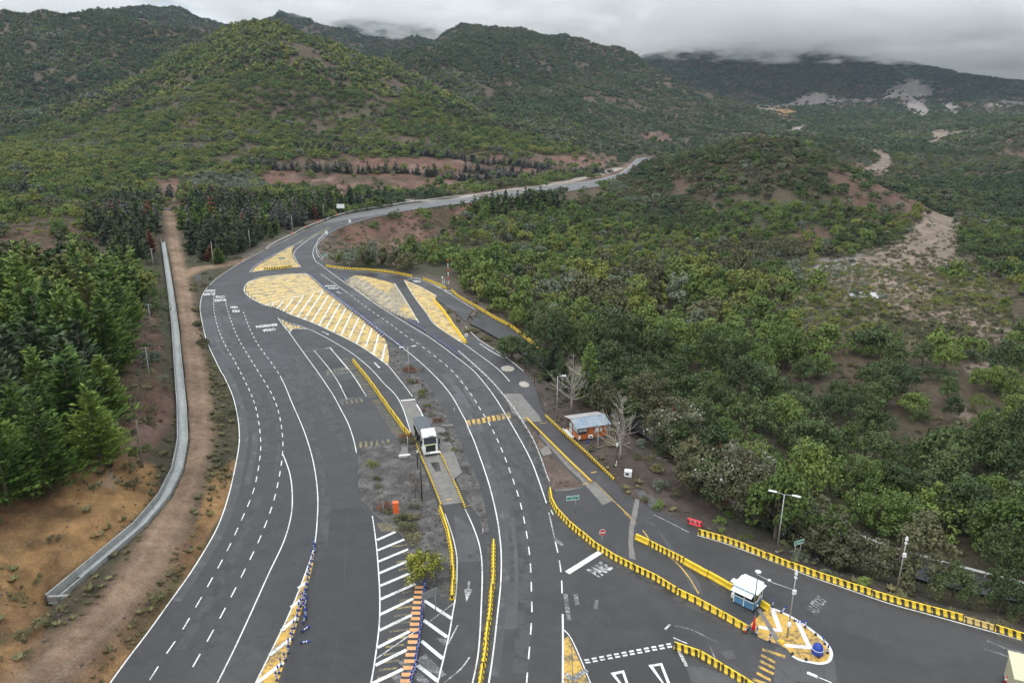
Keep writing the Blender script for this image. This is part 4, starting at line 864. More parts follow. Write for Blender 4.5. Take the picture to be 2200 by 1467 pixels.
run_of(shift([(1181,1043),(1184,1061),(1195,1084),(1214,1107),(1243,1132),(1264,1152),(1295,1174),(1332,1195),(1373,1216),(1414,1236),(1454,1261)], -1, 11), 'striped', 'striped barrier block in the curved row from the guardrail end past the red octagonal sign', 'barrier blocks in the curved row beside the through road')
run_of(shift([(1456,1262),(1495,1281),(1536,1302),(1577,1326),(1604,1342)], -1, 12), 'wide', 'yellow barrier block with narrow black stripes in the row ending at the booth island', 'wide striped barrier blocks next to the booth')
run_of(shift([(1368,1144),(1397,1157)], -2, 12), 'plain', 'plain yellow barrier block at the upper tip of the divider beside the concrete gutter', 'x')
run_of(shift([(1399,1158),(1427,1173),(1471,1195)], -2, 12), 'striped', 'striped barrier block in the middle stretch of the divider above the blue booth', 'striped blocks of the booth divider')
run_of(shift([(1472,1196),(1509,1217),(1576,1254)], -2, 13), 'plain', 'unstriped yellow barrier block in the divider just up the lane from the blue booth', 'plain yellow blocks of the booth divider')
run_of(shift([(1637,1288),(1654,1300)], -2, 12), 'plain', 'single yellow barrier block sticking out behind the blue booth', 'y')
run_of(shift([(1500,1135),(1530,1143),(1564,1153),(1600,1166),(1672,1196),(1742,1222),(1818,1248),(1914,1279),(2009,1305),(2068,1320)], -1, 11), 'striped', 'striped barrier block along the wood edge, in the row starting at the red plastic barrier', 'barrier blocks along the wood edge')
run_of(shift([(2070,1321),(2135,1340)], -1, 11), 'worn', 'dirty worn yellow barrier block with the paint rubbed off near the right edge', 'worn barrier blocks')
run_of(shift([(2137,1340),(2200,1360),(2290,1385)], -1, 12), 'striped', 'bright striped barrier block in the last stretch at the right edge of the picture', 'last barrier blocks on the right')
run_of(shift([(1452,1378),(1482,1386),(1514,1401),(1550,1423),(1585,1444),(1622,1468),(1655,1490)], -1, 13), 'striped', 'yellow and black barrier block in the short row at the bottom beside the give-way triangles', 'barrier blocks of the bottom row', seg=2.6)
run_of(shift([(757,768),(791,809),(825,857),(859,904),(882,932)], 1, 8), 'striped', 'striped barrier block in the straight row left of the truck, beside the faded parking stripes', 'barrier blocks beside the parking stripes')
run_of(shift([(945,1086),(961,1134),(970,1178),(974,1223),(971,1281)], 0, 8), 'striped', 'striped barrier block along the left side of the weighbridge exit lane by the yellow-leaved bush', 'barrier blocks of the weighbridge exit')
run_of(shift([(1060,1158),(1060,1216),(1053,1302),(1041,1398),(1029,1478)], 0, 8), 'striped', 'striped barrier block in the row between weighbridge lane and through road at the bottom', 'barrier blocks of the lower divider')
run_of(shift([(700,565),(745,571),(800,574),(855,581),(886,588)], 0, 7), 'striped', 'striped barrier block of the far row below the green sign at the exit', 'barrier blocks of the far exit row')
run_of(shift([(909,593),(936,603),(959,614)], 0, 7), 'striped', 'striped barrier block in the short row left of the red and white mast', 'short far barrier row')
run_of(None, 'striped', 'striped barrier block along the outer edge of the sloping exit ramp', 'barrier blocks of the exit ramp', raw=[(p[0] + .3, p[1] + .3, p[2] + .05) for p in poly3([(968,626),(982,639),(1019,660),(1059,684),(1096,703),(1146,743),(1174,764)])])
run_of(shift([(932,641),(950,661),(975,696),(1001,732)], 0, 5), 'plain', 'plain yellow barrier block along the second hatched island by the exit ramp', 'yellow barrier blocks on the hatched island')
run_of(shift([(567,577),(590,576),(612,574),(628,571)], 0, 2), 'striped', 'striped barrier block on the small triangular island far up the road', 'barrier blocks on the triangular island')
# low striped kerbs of the weighbridge and yellow pipe rails
def kerb_run(px, z, label, w_=.24, h=.28, m_='kerb_striped', name='striped_kerb', cat='kerb', rep=1):
    ln = resample([W(u, v, z) for u, v in smooth(px)], 40)
    tot = length(ln); n = max(2, int(tot / 3.0)); ln = resample(ln, n + 1); root = empty(name, ln[0]); tag(root, label, cat)
    for i in range(n):
        a, b = Vector(ln[i]), Vector(ln[i + 1]); d = b - a; mb = MB(); mb.box((d.length / 2, 0, h / 2), (d.length - .02, w_, h))
        o = mb.build('kerb_block', M[m_], root, bevel=.02); o.location = a - Vector(ln[0]); o.rotation_euler = (0, 0, math.atan2(d.y, d.x))
kerb_run([(891,944),(904,979),(927,1032),(947,1084)], .02, 'low black and yellow striped kerb left of the weighbridge lane')
kerb_run([(943,968),(974,1032),(999,1090)], .02, 'low black and yellow striped kerb right of the weighbridge lane')
kerb_run([(1172,894),(1205,925),(1253,968),(1318,1030)], .02, 'low striped yellow kerb beside the orange cabin, the one nearer the cabin', .3, .4)
def pipe_rail(px, label, h=.38, r=.11, m_='yellow_paint', name='pipe_rail'):
    ln = resample([W(u, v, 0) for u, v in smooth(px)], 24); root = empty(name, ln[0]); tag(root, label, 'railing'); b = MB(); o0 = Vector(ln[0])
    b.tube([Vector(p) - o0 + Vector((0, 0, h)) for p in ln], r, 8); b.build('rail', M[m_], root, True)
    for p in ln[::3]:
        b = MB(); q = Vector(p) - o0; b.box((q.x, q.y, h / 2 - .02), (.12, .12, h)); b.build('post', M[m_], root)
pipe_rail(shift([(1131,896),(1160,925),(1190,955),(1225,990),(1270,1033)], 0, 5), 'thick yellow pipe rail along the narrow lane in front of the orange cabin', .4, .15)
# ---------------------------------------------------------------- guardrails
def guardrail(pts, label, h=.72, step=2.0, side=-1, maxp=100, group=None):
    tot = length(pts); n = min(maxp, max(2, int(tot / step))); ln = resample(pts, n); root = empty('guardrail', ln[0]); tag(root, label, 'guardrail', group); o0 = Vector(ln[0])
    b = MB(); prof = [(-.16, 0), (-.10, .05), (-.03, .0), (.03, 0), (.10, .05), (.16, 0)]; vs = []
    for i, p in enumerate(ln):
        t = Vector(ln[min(i + 1, n - 1)]) - Vector(ln[max(i - 1, 0)]); t.normalize(); nn = Vector((-t.y, t.x, 0)) * side
        for dz, dn in prof: vs.append(Vector(p) - o0 + nn * (dn + .06) + Vector((0, 0, h + dz)))
    k = len(prof); b.add(vs, [(i * k + j, i * k + j + 1, (i + 1) * k + j + 1, (i + 1) * k + j) for i in range(n - 1) for j in range(k - 1)])
    o = b.build('beam', M['white'], root); s_ = o.modifiers.new('s', 'SOLIDIFY'); s_.thickness = .02
    for p in ln:
        q = Vector(p) - o0; b = MB(); b.box((q.x, q.y, q.z + h / 2 + .02), (.1, .14, h + .25)); b.build('post', M['galv'], root)
guardrail([W(*p) for p in smooth([(984,759),(1018,789),(1054,823),(1086,861),(1107,889),(1120,909),(1143,948),(1161,991),(1175,1032),(1180,1043)])], 'white guardrail along the right side of the through road down to the first striped barrier', side=1)
guardrail([W(u, v + 1) for u, v in smooth([(571,536),(593,521),(627,505),(655,490),(691,476),(718,465),(759,454),(814,445),(868,436),(909,431),(964,424),(1013,419)])], 'long white guardrail on the outside of the far bend under the dark conifers', step=4.5)
guardrail([W(*p) for p in smooth([(703,500),(693,508),(683,520),(680.5,534),(685,546),(695,558)])], 'short pale guardrail hugging the inside of the bend above the green exit sign', step=2.5, side=1)
guardrail([(p[0], p[1], p[2]) for p in poly3([(1195,777),(1330,868),(1450,945),(1600,1030),(1760,1125),(1900,1180),(2030,1218),(2200,1262)])][::1], 'guardrail of the lower road that shows between the trees on the right', step=4, side=1)
# ---------------------------------------------------------------- bollards
def bollard_proto():
    b = MB(); b.lathe((0, 0, 0), [(.13, 0), (.13, .05), (.07, .08)], 10, 0); b.lathe((0, 0, 0), [(.062, .08), (.062, .26)], 10, 1)
    for z0, z1, m_ in ((.26, .36, 2), (.36, .46, 1), (.46, .56, 2), (.56, .80, 1)): b.lathe((0, 0, 0), [(.066, z0), (.066, z1)], 10, m_)
    b.lathe((0, 0, 0), [(.066, .80), (.03, .83)], 10, 1)
    return b.build('bollard', [M['black'], M['blue'], M['white_band']], link=False, smooth=False)
def stub_proto():
    b = MB(); b.lathe((0, 0, 0), [(.13, 0), (.13, .05), (.07, .08)], 10, 0); b.lathe((0, 0, 0), [(.06, .08), (.055, .55)], 10, 0); b.lathe((0, 0, 0), [(.064, .35), (.064, .45)], 10, 1); b.lathe((0, 0, 0), [(.055, .55), (.02, .58)], 10, 0)
    return b.build('bollard', [M['black'], M['white_band']], link=False)
BOL, STB = bollard_proto(), stub_proto()
def bollards(px, n, label, group, proto=None, lean=.08, scale=1.3, jit=.06, z=.02):
    for p in resample([W(u, v) for u, v in smooth(px)], n):
        o = (proto or BOL).copy(); o.name = 'bollard'; put(o); r = random.uniform; o.location = (p[0] + r(-jit, jit), p[1] + r(-jit, jit), z); o.rotation_euler = (r(-lean, lean), r(-lean, lean), r(0, 6)); o.scale = (scale,) * 3
        tag(o, label, 'bollard', group)
g_ = 'blue and white bollards in a double row along the teardrop island'
bollards(zE((1165,408),(1290,520),(1500,685),(1700,835),(1870,978)), 44, 'blue and white bollard in the double row along the large teardrop hatched island', g_, scale=1.5)
bollards(zE((1300,548),(1500,700),(1700,850),(1860,985)), 30, 'blue and white bollard in the double row along the large teardrop hatched island', g_, scale=1.5)
bollards(zE((1885,985),(1960,1035),(2045,1095)), 9, 'bollard in the thin row trailing off past the tip of the teardrop island', 'bollards past the teardrop tip')
bollards(zE((1480,425),(1545,475)), 6, 'bollard at the head of the row along the grey hatched area', 'bollards at the head of the grey area', scale=1.4)
bollards(zE((1600,510),(1750,630),(1900,735),(2050,805)), 22, 'dark stubby bollard along the lower side of the grey hatched area', 'dark bollards of the grey area', STB)
bollards(zE((2110,845),(2260,935)), 9, 'blue bollard in the short row just before the exit lane joins the through road', 'blue bollards at the exit merge', scale=1.3)
bollards(zD((998,100),(1120,185),(1265,290)), 14, 'blue bollard in the row that ends at the start of the white guardrail', 'blue bollards before the guardrail', scale=1.3)
bollards(zH((1492,812),(1475,890),(1455,985),(1435,1075),(1410,1150),(1385,1240),(1345,1360),(1305,1455)), 26, 'blue and white bollard in the row along the yellow strip at the bottom left', 'bollards of the bottom left strip', lean=.14, jit=.12)
bollards(zH((1452,1062),(1445,1120),(1440,1180)), 7, 'blue and white bollard in the short second row beside the bottom left strip', 'second row of the bottom left strip', lean=.3, jit=.15)
bollards(zC((672,805),(660,870),(655,930),(650,1010),(645,1060),(632,1180),(620,1260),(605,1360),(590,1430),(575,1490)), 34, 'blue and white bollard in the dense row right beside the orange blocks', 'bollards beside the orange blocks')
bollards(zE((612,365),(660,325),(750,262),(840,208)), 24, 'bollard in the far row on the upper side of the small triangular island', 'bollards of the triangular island', scale=1.2)
bollards(zE((1005,130),(1000,190),(1020,250),(1055,300)), 8, 'dark bollard on the right side of the small triangular island', 'dark bollards of the triangular island', STB)
bollards(zE((800,695),(860,722),(935,750)), 6, 'dark bollard at the near rim of the teardrop island among the white stripes', 'dark rim bollards', STB, scale=1.4)
bollards(zE((570,500),(560,545),(585,585),(650,625)), 8, 'dark bollard at the round left end of the teardrop island', 'dark bollards of the round end', STB, scale=1.4)
bollards(zE((880,812),(920,870),(965,925)), 7, 'bollard on the left edge of the small gore at the head of the cargo lane', 'gore bollards', STB, scale=1.4)
bollards(zE((930,840),(1010,868),(1085,890)), 5, 'bollard on the upper edge of the small gore at the head of the cargo lane', 'gore bollards upper edge', STB, scale=1.4)
for i, ((x, y), lab, tilt) in enumerate((((500,952), 'blue and white bollard at the upper corner of the booth island by the barrier end', 0), ((562,992), 'blue and white bollard leaning over on the rim of the booth island', .5), ((722,1088), 'upright blue and white bollard on the road-side rim halfway along the booth island', 0),
        ((853,1200), 'blue and white bollard leaning beside the blue tank', -.35), ((872,1262), 'blue and white bollard at the rounded tip of the booth island', 0), ((478,1185), 'blue and white bollard on the near rim of the booth island beside the yellow hump', 0),
        ((392,1140), 'blue and white bollard right of the closed red parasol', 0), ((335,1105), 'blue and white bollard between the orange cone and the red parasol', 0))):
    bollards(zA((x, y), (x + 1, y)), 1, lab, None, scale=1.25, lean=.03); bpy.context.view_layer.update(); o = COL.objects[-1]; o.rotation_euler = (0, tilt, 0)
o = BOL.copy(); o.name = 'bollard'; put(o); o.location = W(*zA((645,1040))[0], .1); o.rotation_euler = (0, 1.45, -.5); o.scale = (1.25,) * 3; tag(o, 'blue and white bollard knocked flat on the rim of the booth island', 'bollard')
for lab, (x, y) in (('broken black bollard stump on the booth island beyond the lamp pole', (792,1140)), ('broken black bollard stump at the near rim of the booth island', (728,1308)), ('broken black bollard stump between the blue tank and the near rim', (810,1292)), ('broken black bollard stump at the left rim by the yellow hump', (636,1270))):
    b = MB(); b.lathe((0, 0, 0), [(.16, 0), (.15, .1), (.09, .22), (.05, .25)], 10); o = b.build('bollard_stump', M['black']); o.location = W(*zA((x, y))[0], .02); tag(o, lab, 'bollard stump')
for lab, (x, y), rz in (('blue and white bollard lying on the asphalt by the bottom left strip, upper one', (1425,1222), .9), ('blue and white bollard lying on the asphalt by the bottom left strip, lower one', (1418,1275), .2)):
    o = BOL.copy(); o.name = 'bollard'; put(o); o.location = W(*zH((x, y))[0], .1); o.rotation_euler = (0, 1.5, rz); o.scale = (1.3,) * 3; tag(o, lab, 'bollard')
# ---------------------------------------------------------------- poles and lamps
def hgt(base, top, z=0.0):
    b = W(*base, z); p = WY(top[0], top[1], b[1]); return b, p[2] - z
def pole_root(name, loc, label, cat, rz=0): r = empty(name, loc, rz); tag(r, label, cat); return r
def tube_part(name, pts, r, m_, parent, n=8): b = MB(); b.tube(pts, r, n); return b.build(name, M[m_], parent, True)
def lamp_post(base, top, label, arm=1.6, rz=0.0, m_='galv', z=0.0, double=True):
    loc, h = hgt(base, top, z); root = pole_root('street_lamp', loc, label, 'street lamp', rz); tube_part('pole', [(0, 0, 0), (0, 0, h)], [.11, .06], m_, root); b = MB(); b.lathe((0, 0, 0), [(.22, 0), (.22, .06), (.14, .1)], 10); b.build('base', M['concrete'], root)
    for s in ((-1, 1) if double else (1,)):
        tube_part('arm', [(0, 0, h - .05), (s * arm * .5, 0, h + .08), (s * arm * .55, 0, h + .1)], .04, m_, root)
        b = MB(); b.box((s * arm * .82, 0, h + .1), (arm * .62, .28, .12), top=.85); o = b.build('lamp_head', M['lamp'], root, bevel=.02)
    return root
lamp_post((879.5,817), (875,745), 'double-armed street lamp in the gravel median past the teardrop island', rz=.35)
lamp_post((907,1078), (897,975), 'double-armed street lamp with wide white heads beside the front of the truck', 2.6, .2, 'dark_steel')
lamp_post((1669,1184), (1685.6,1061), 'double-armed street lamp behind the striped barriers at the wood edge', 1.7, -.45)
lamp_post((1196,905), (1182,808), 'street lamp behind the orange cabin, its single head above the left bare tree', 1.4, .1, double=False)
def camera_pole(base, top, label, m_='galv', z=0, arms=True):
    loc, h = hgt(base, top, z); root = pole_root('camera_pole', loc, label, 'camera pole'); tube_part('pole', [(0, 0, 0), (0, 0, h)], [.09, .05], m_, root)
    b = MB(); b.box((.0, 0, h), (.28, .28, .5), top=.6); b.box((.0, 0, h - .6), (.22, .3, .22)); b.build('camera', M['white'], root, bevel=.03)
    b = MB(); b.box((.0, -.16, h * .72), (.38, .22, .5)); b.build('cabinet', M['white'], root, bevel=.02); return root, h
camera_pole((1925,1275), (1948,1156), 'slim grey pole topped by a white camera at the wood edge on the right')
r_, h_ = camera_pole((1691,1368), (1708.5,1229), 'tall grey pole with white cameras standing on the yellow booth island')
tube_part('side_arm', [(0, 0, h_ * .74), (-1.8, .9, h_ * .76), (-3.4, 1.8, h_ * .82)], [.05, .05, .04], 'galv', r_); b = MB(); b.box((-2.2, 1.15, h_ * .78), (.3, .2, .16)); b.build('arm_fitting', M['white'], r_)
b = MB(); b.lathe((-.1, -.3, 1.6), [(.16, 0), (.2, .1), (.2, .5), (.1, .6)], 12); b.build('white_drum', M['white'], r_, True)
loc, h = hgt((1618,1316), (1627,1228)); root = pole_root('antenna_pole', loc, 'thin black pole topped by a white disc at the blue booth', 'antenna pole'); tube_part('pole', [(0, 0, 0), (0, 0, h)], [.06, .05], 'dark_steel', root); b = MB(); b.lathe((0, 0, h - .05), [(.1, 0), (.32, .08), (.34, .14), (.1, .18)], 18); b.build('disc', M['white'], root, True)
# arched lamp whose pole stands below the frame
loc = W(1800, 1560, 0); root = pole_root('street_lamp', loc, 'curved white lamp arm reaching in at the bottom edge below the booth island', 'street lamp'); e0 = Vector(WY(1745,1448, loc[1] + 1.6)); e0 = e0 - Vector(loc); tip = e0
tube_part('pole', [(0, 0, 0), (0, 0, tip.z - .8)], [.1, .07], 'galv', root); tube_part('arm', [(0, 0, tip.z - .8), (-.1, .15, tip.z - .3), tip * .45 + Vector((0, 0, tip.z * .55)), tip * .8 + Vector((0, 0, tip.z * .2))], [.06, .05, .05, .04], 'white', root); b = MB(); dd = Vector((tip.x, tip.y, 0)).normalized(); b.box(tip, (.95, .26, .12), rz=math.atan2(dd.y, dd.x), top=.9); b.build('lamp_head', M['lamp'], root, bevel=.02)
def simple_pole(base, top, label, r=(.13, .08), m_='pole_conc', z=0, cat='utility pole', name='utility_pole', cross=True, Y=None):
    loc, h = hgt(base, top, z) if Y is None else (WY(base[0], base[1], Y), None)
    if h is None: p = WY(top[0], top[1], Y); h = p[2] - loc[2]
    tx = WY(top[0], top[1], loc[1])[0] - loc[0]; lean = math.atan2(tx, h) * .5
    root = pole_root(name, loc, label, cat); root.rotation_euler = (0, lean, 0); tube_part('pole', [(0, 0, -.3), (0, 0, h)], list(r), m_, root)
    if cross: b = MB(); b.box((0, 0, h - .25), (1.5, .1, .1)); b.build('crossarm', M[m_], root)
    return root, loc, h
T_ = []
for (bs, tp, z, lab) in (((308,1016),(298.6,902),3.3,'thick wooden utility pole on the orange bank left of the canal'), ((323,820),(313.5,745),3.0,'grey utility pole left of the canal, next one up from the thick wooden pole'), ((325,710),(321,652),2.8,'slim pole beside the green conifers left of the canal, third from the bottom'),
        ((329,633),(326,592),2.4,'slim pole left of the canal just below the lone conical tree'), ((331,581),(325,533),1.8,'pale pole at the foot of the lone conical tree by the canal'), ((385,490),(384,466),.9,'short pale pole right of the dirt track near its far end'), ((377,447),(372,412),1.2,'pale pole at the far end of the dirt track below the hill')):
    T_.append(simple_pole(bs, tp, lab, (.2, .14) if z > 3.2 else (.14, .09), 'wood' if z > 3.2 else 'pole_conc', z))
for (bs, tp, lab) in (((459,571.6),(454,518),'white pole standing by the dirt spur left of the road bend'), ((538,537),(535,493),'pale pole in front of the dark conifers left of the far bend'), ((629.5,503),(626,461),'pale pole behind the guardrail among green conifers'), ((696,469),(695,438),'thin pale pole behind the guardrail left of the billboard')):
    simple_pole(bs, tp, lab, (.14, .1), 'pole_conc', 0, cross=False)
for (bs, tp, Y, lab) in (((943,405),(943,378),640,'distant pole on the old road at the foot of the red cut'), ((1120,387),(1119,366),700,'distant pale pole beside the old road on the red terrace'), ((1291,322),(1291,307),900,'far pole in the trees above the last bend of the road')):
    simple_pole(bs, tp, lab, (.25, .2), 'pole_conc', 0, cross=False, Y=Y)
def wire(a, b_, label, r=.02, sag=1.2, n=12):
    mb = MB(); A_, B_ = Vector(a), Vector(b_); mb.tube([A_.lerp(B_, i / n) - Vector((0, 0, sag * 4 * (i / n) * (1 - i / n))) for i in range(n + 1)], r, 4); tag(mb.build('power_line', M['dark_steel']), label, 'cable')
tops = [Vector(l) + Vector((0, 0, h - .2)) for _, l, h in T_]
nm_ = ['from the thick wooden pole to the next pole', 'between the second and third poles', 'between the third and fourth poles beside the conifers', 'up to the pole at the lone conical tree']
for i in range(4):
    for s in (-.6, .6): wire(tops[i] + Vector((s, 0, 0)), tops[i + 1] + Vector((s, 0, 0)), 'thin cable %s, %s one' % (nm_[i], 'left' if s < 0 else 'right'), .025)
# masts
loc, h = hgt((963.6,613), (963.6,556)); root = pole_root('mast', loc, 'red and white banded mast beside the far barriers at the exit ramp', 'mast')
for k in range(6): tube_part('band', [(0, 0, h * k / 6), (0, 0, h * (k + 1) / 6)], .13 - .01 * k, 'red' if k % 2 else 'white', root)
b = MB(); b.box((.3, 0, 1.3), (.5, .4, .9)); b.box((-1.6, .3, .6), (1.0, .6, 1.2)); b.build('cabinet', M['galv'], root)
b = MB(); b.tube([(-1.9, 0, 0), (-1.9, 0, 3.0)], .05); b.tube([(-1.2, 0, 0), (-1.2, 0, 2.6)], .05); b.box((-1.9, 0, 2.7), (.5, .3, .5)); b.build('instrument_stand', M['white'], root)
# lattice pylons over the river flat
for (bs, tp, Y, lab) in (((2117,523),(2117,472),420,'lattice pylon in the bushes right of the river bed, left one of two'), ((2140,512),(2140,476),440,'lattice pylon in the bushes right of the river bed, right one of two')):
    loc = WY(bs[0], bs[1], Y); h = WY(tp[0], tp[1], Y)[2] - loc[2]; root = pole_root('lattice_pylon', (loc[0], loc[1], loc[2]), lab, 'pylon')
    b = MB(); c4 = [(-1, -1), (1, -1), (1, 1), (-1, 1)]
    for x, y in c4: b.tube([(x * 1.5, y * 1.5, -1), (x * .3, y * .3, h)], .09, 4)
    for k in range(6):
        z0, z1 = h * k / 6, h * (k + 1) / 6; f0, f1 = 1.5 - 1.2 * k / 6, 1.5 - 1.2 * (k + 1) / 6
        for q in range(4): a, c = c4[q], c4[(q + 1) % 4]; b.tube([(a[0] * f0, a[1] * f0, z0), (c[0] * f1, c[1] * f1, z1)], .05, 4); b.tube([(c[0] * f0, c[1] * f0, z0), (a[0] * f1, a[1] * f1, z1)], .05, 4)
    b.build('tower', M['galv'], root); b = MB()
    for z in (h * .82, h * .95): b.box((0, 0, z), (5, .2, .2))
    b.build('crossarm', M['galv'], root)
for k, (u0, u1) in enumerate(((2117, 2260), (2140, 2290))):
    a = Vector(WY(u0, 474 + 2 * k, 420 + 20 * k)); c = Vector(WY(u1, 610 - 20 * k, 300)); 
    wire(a, c, 'thin overhead line from the %s pylon towards the right edge' % ('left', 'right')[k], .05, 3)
    wire(a, Vector(WY(1990 + 30 * k, 345, 900)), 'thin overhead line from the %s pylon away over the far hills' % ('left', 'right')[k], .05, 6)
# ---------------------------------------------------------------- signs
def sign_text(txt, w_, h_, z0, y, parent, m_='sign_white', x0=None, bold=.02):
    vs, fs = text_geo(txt, bold); b = MB(); x0 = -w_ / 2 if x0 is None else x0
    b.add([(x0 + s * w_, y, z0 + t * h_) for s, t in vs], fs); return b.build('lettering', M[m_], parent)
def board(b, w_, h_, z0, y, t=.04, mi=0): b.box((0, y, z0 + h_ / 2), (w_, t, h_), mi)
def road_sign(base, w_, h_, z0, label, legs, mt='green', rz=0., texts=(), border=True, z=0., back=False, legm='galv', Y=None):
    root = pole_root('road_sign', W(*base, z) if Y is None else WY(base[0], base[1], Y), label, 'road sign', rz)
    for x in legs: tube_part('post', [(x, .06, -.2), (x, .06, z0 + h_ * .9)], .05, legm, root)
    b = MB(); board(b, w_, h_, z0, 0); b.build('panel', M[mt], root)
    if border:
        b = MB(); e = .05
        for c, d in (((0, -.03, z0 + e), (w_ - .04, .02, e)), ((0, -.03, z0 + h_ - e), (w_ - .04, .02, e)), ((-w_ / 2 + e, -.03, z0 + h_ / 2), (e, .02, h_ - 3.2 * e)), ((w_ / 2 - e, -.03, z0 + h_ / 2), (e, .02, h_ - 3.2 * e))): b.box(c, d)
        b.build('border', M['sign_white'], root)
    for t, ww, hh, zz in texts: sign_text(t, ww, hh, z0 + zz, -.045, root)
    return root
road_sign((1229.5,1100), 1.85, .72, 1.95, 'green sign with two lines of white lettering on one post, left of the octagonal sign', [.45], rz=.18, texts=(('Peatones y Revisiones', 1.6, .2, .40), ('a 100 m', .75, .18, .12)))
road_sign((1712,1197), 1.6, .58, 1.95, 'small tilted green sign on two posts at the wood edge behind the striped barriers', [-.45, .45], rz=.42, texts=(('Retorno', .9, .2, .18),))
b = MB()
road_sign((700,561), 2.0, 1.2, 1.7, 'green and yellow sign on two posts at the far exit', [-.55, .55], texts=(('SALIDA', 1.6, .3, .65), ('100 m', 1.4, .25, .2)))
road_sign((607,566), 2.2, .7, 1.7, 'teal green sign on two posts on the far triangular island', [-.7, .7], texts=(('Control', 1.7, .3, .2),))
road_sign((634,706), 1.2, .75, 1.7, 'grey-green sign seen from behind on the small gore at the head of the cargo lane', [-.35, .35], 'sign_back', border=False)
road_sign((428,613), 2.0, 1.9, 1.6, 'large dark framed sign seen from behind on two black posts left of the bend', [-.95, .95], 'sign_back', rz=.25, border=False, legm='dark_steel')
road_sign((925,1317), 2.0, .95, 2.1, 'large grey sign seen from behind on two posts beside the blue bollard row', [-.7, .7], 'sign_back', rz=.62, border=False)
road_sign((702,507), 1.1, 1.5, .9, 'white board on a post at the inside of the far bend, nearer one', [0], 'sign_white', border=False, texts=(('50', .6, .5, .4),))
road_sign((752,482), 1.2, 1.5, .9, 'white board on a post at the roadside of the far bend, farther one', [0], 'sign_white', border=False, texts=(('50', .6, .5, .4),))
road_sign((733,463), 4.2, 2.3, 4.0, 'large white billboard on a single post behind the far guardrail', [.0], 'sign_white', border=False, texts=(('AUTOPISTA', 3.2, .5, 1.3), ('CONTROL', 2.4, .4, .5)))
road_sign((926.5,1245), .42, .55, 1.3, 'small white sign with black symbol before the large yellow-leaved bush', [0], 'sign_white', border=False, legm='yellow_paint')
def octagon(base, r, z0, label, txt='PARE', rz=0, z=0):
    root = pole_root('stop_sign', W(*base, z), label, 'stop sign', rz); tube_part('post', [(0, .06, 0), (0, .06, z0 + r)], .045, 'galv', root)
    for nm, rr, y, m_ in (('rim', r, 0, 'sign_white'), ('panel', r * .92, -.02, 'sign_red')):
        b = MB(); pts = [(rr * math.cos(math.pi / 8 + k * math.pi / 4), rr * math.sin(math.pi / 8 + k * math.pi / 4)) for k in range(8)]
        b.add([(x, y - .015, z0 + r + zz) for x, zz in pts] + [(x, y + .015, z0 + r + zz) for x, zz in pts], [tuple(range(8)), tuple(range(15, 7, -1))] + [((i + 1) % 8, i, 8 + i, 8 + (i + 1) % 8) for i in range(8)]); b.build(nm, M[m_], root)
    sign_text(txt, r * 1.45, r * .55, z0 + r * .72, -.05, root, bold=.03)
octagon((1293,1172), .47, 1.55, 'red octagonal stop sign reading PARE behind the curved striped barrier row', rz=.15)
octagon((731,568), .55, .8, 'tiny red stop sign behind the far barrier row right of the green sign', txt='PARE')
b = MB(); root = pole_root('round_sign', W(824,1104), 'small grey round sign seen from behind by the orange box in the median', 'road sign'); tube_part('post', [(0, 0, 0), (0, 0, 1.75)], .04, 'galv', root)
b = MB(); b.M = Matrix.Translation((0, -.05, 1.9)) @ Matrix.Rotation(math.pi / 2, 4, 'X'); b.lathe((0, 0, 0), [(.3, 0), (.3, .03)], 18); b.build('disc', M['sign_back'], root)
root = pole_root('round_sign', W(1002,734), 'white round sign at the lower tip of the yellow hatched island', 'road sign'); tube_part('post', [(0, 0, 0), (0, 0, 1.5)], .04, 'galv', root); b = MB(); b.M = Matrix.Translation((0, -.05, 1.8)) @ Matrix.Rotation(math.pi / 2, 4, 'X'); b.lathe((0, 0, 0), [(.42, 0), (.42, .03)], 18); b.build('disc', M['sign_white'], root); b = MB(); b.M = Matrix.Translation((0, -.085, 1.8)) @ Matrix.Rotation(math.pi / 2, 4, 'X'); b.lathe((0, 0, 0), [(.2, 0), (.2, .02)], 14); b.build('emblem', M['sign_back'], root)
# orange delineators and cones far up the road
for i, ((x, y), lab) in enumerate((((578,703), 'leftmost orange marker board'), ((470,755), 'orange marker board nearest the camera'), ((658,668), 'lower of the two orange marker boards'), ((686,658), 'upper of the two orange marker boards'), ((825,610), 'farthest orange marker board'))):
    root = pole_root('marker_board', W(*zG((x, y))[0]), lab + ' along the far guardrail', 'marker board'); tube_part('post', [(0, 0, 0), (0, 0, 1.1)], .05, 'galv', root); b = MB(); b.box((0, -.05, 1.25), (.7, .05, .7)); b.build('panel', M['orange'], root)
def cone(px, label, s=1.0, m_='orange', z=0):
    root = pole_root('traffic_cone', W(*px, z), label, 'traffic cone'); b = MB(); b.box((0, 0, .03 * s), (.42 * s, .42 * s, .05 * s)); b.build('base', M['black'], root)
    b = MB(); b.lathe((0, 0, .05 * s), [(.15 * s, 0), (.02 * s, .7 * s)], 14); b.build('body', M[m_], root, True); b = MB(); b.lathe((0, 0, .05 * s), [(.108 * s, .28 * s), (.071 * s, .46 * s)], 14); b.build('band', M['white_band'], root)
cone((513,569), 'orange cone at the far left road edge, left of two'); cone((522.5,565), 'orange cone at the far left road edge, right of two'); cone(zA((316,1122))[0], 'orange and white cone at the end of the striped barrier row by the booth island', 1.1); cone((2160,1466), 'red and white cone beside the cream shelter in the bottom right corner', 1.2, 'red')
cone(zG((258,868))[0], 'red marker cone at the start of the far guardrail', 1.1, 'red')
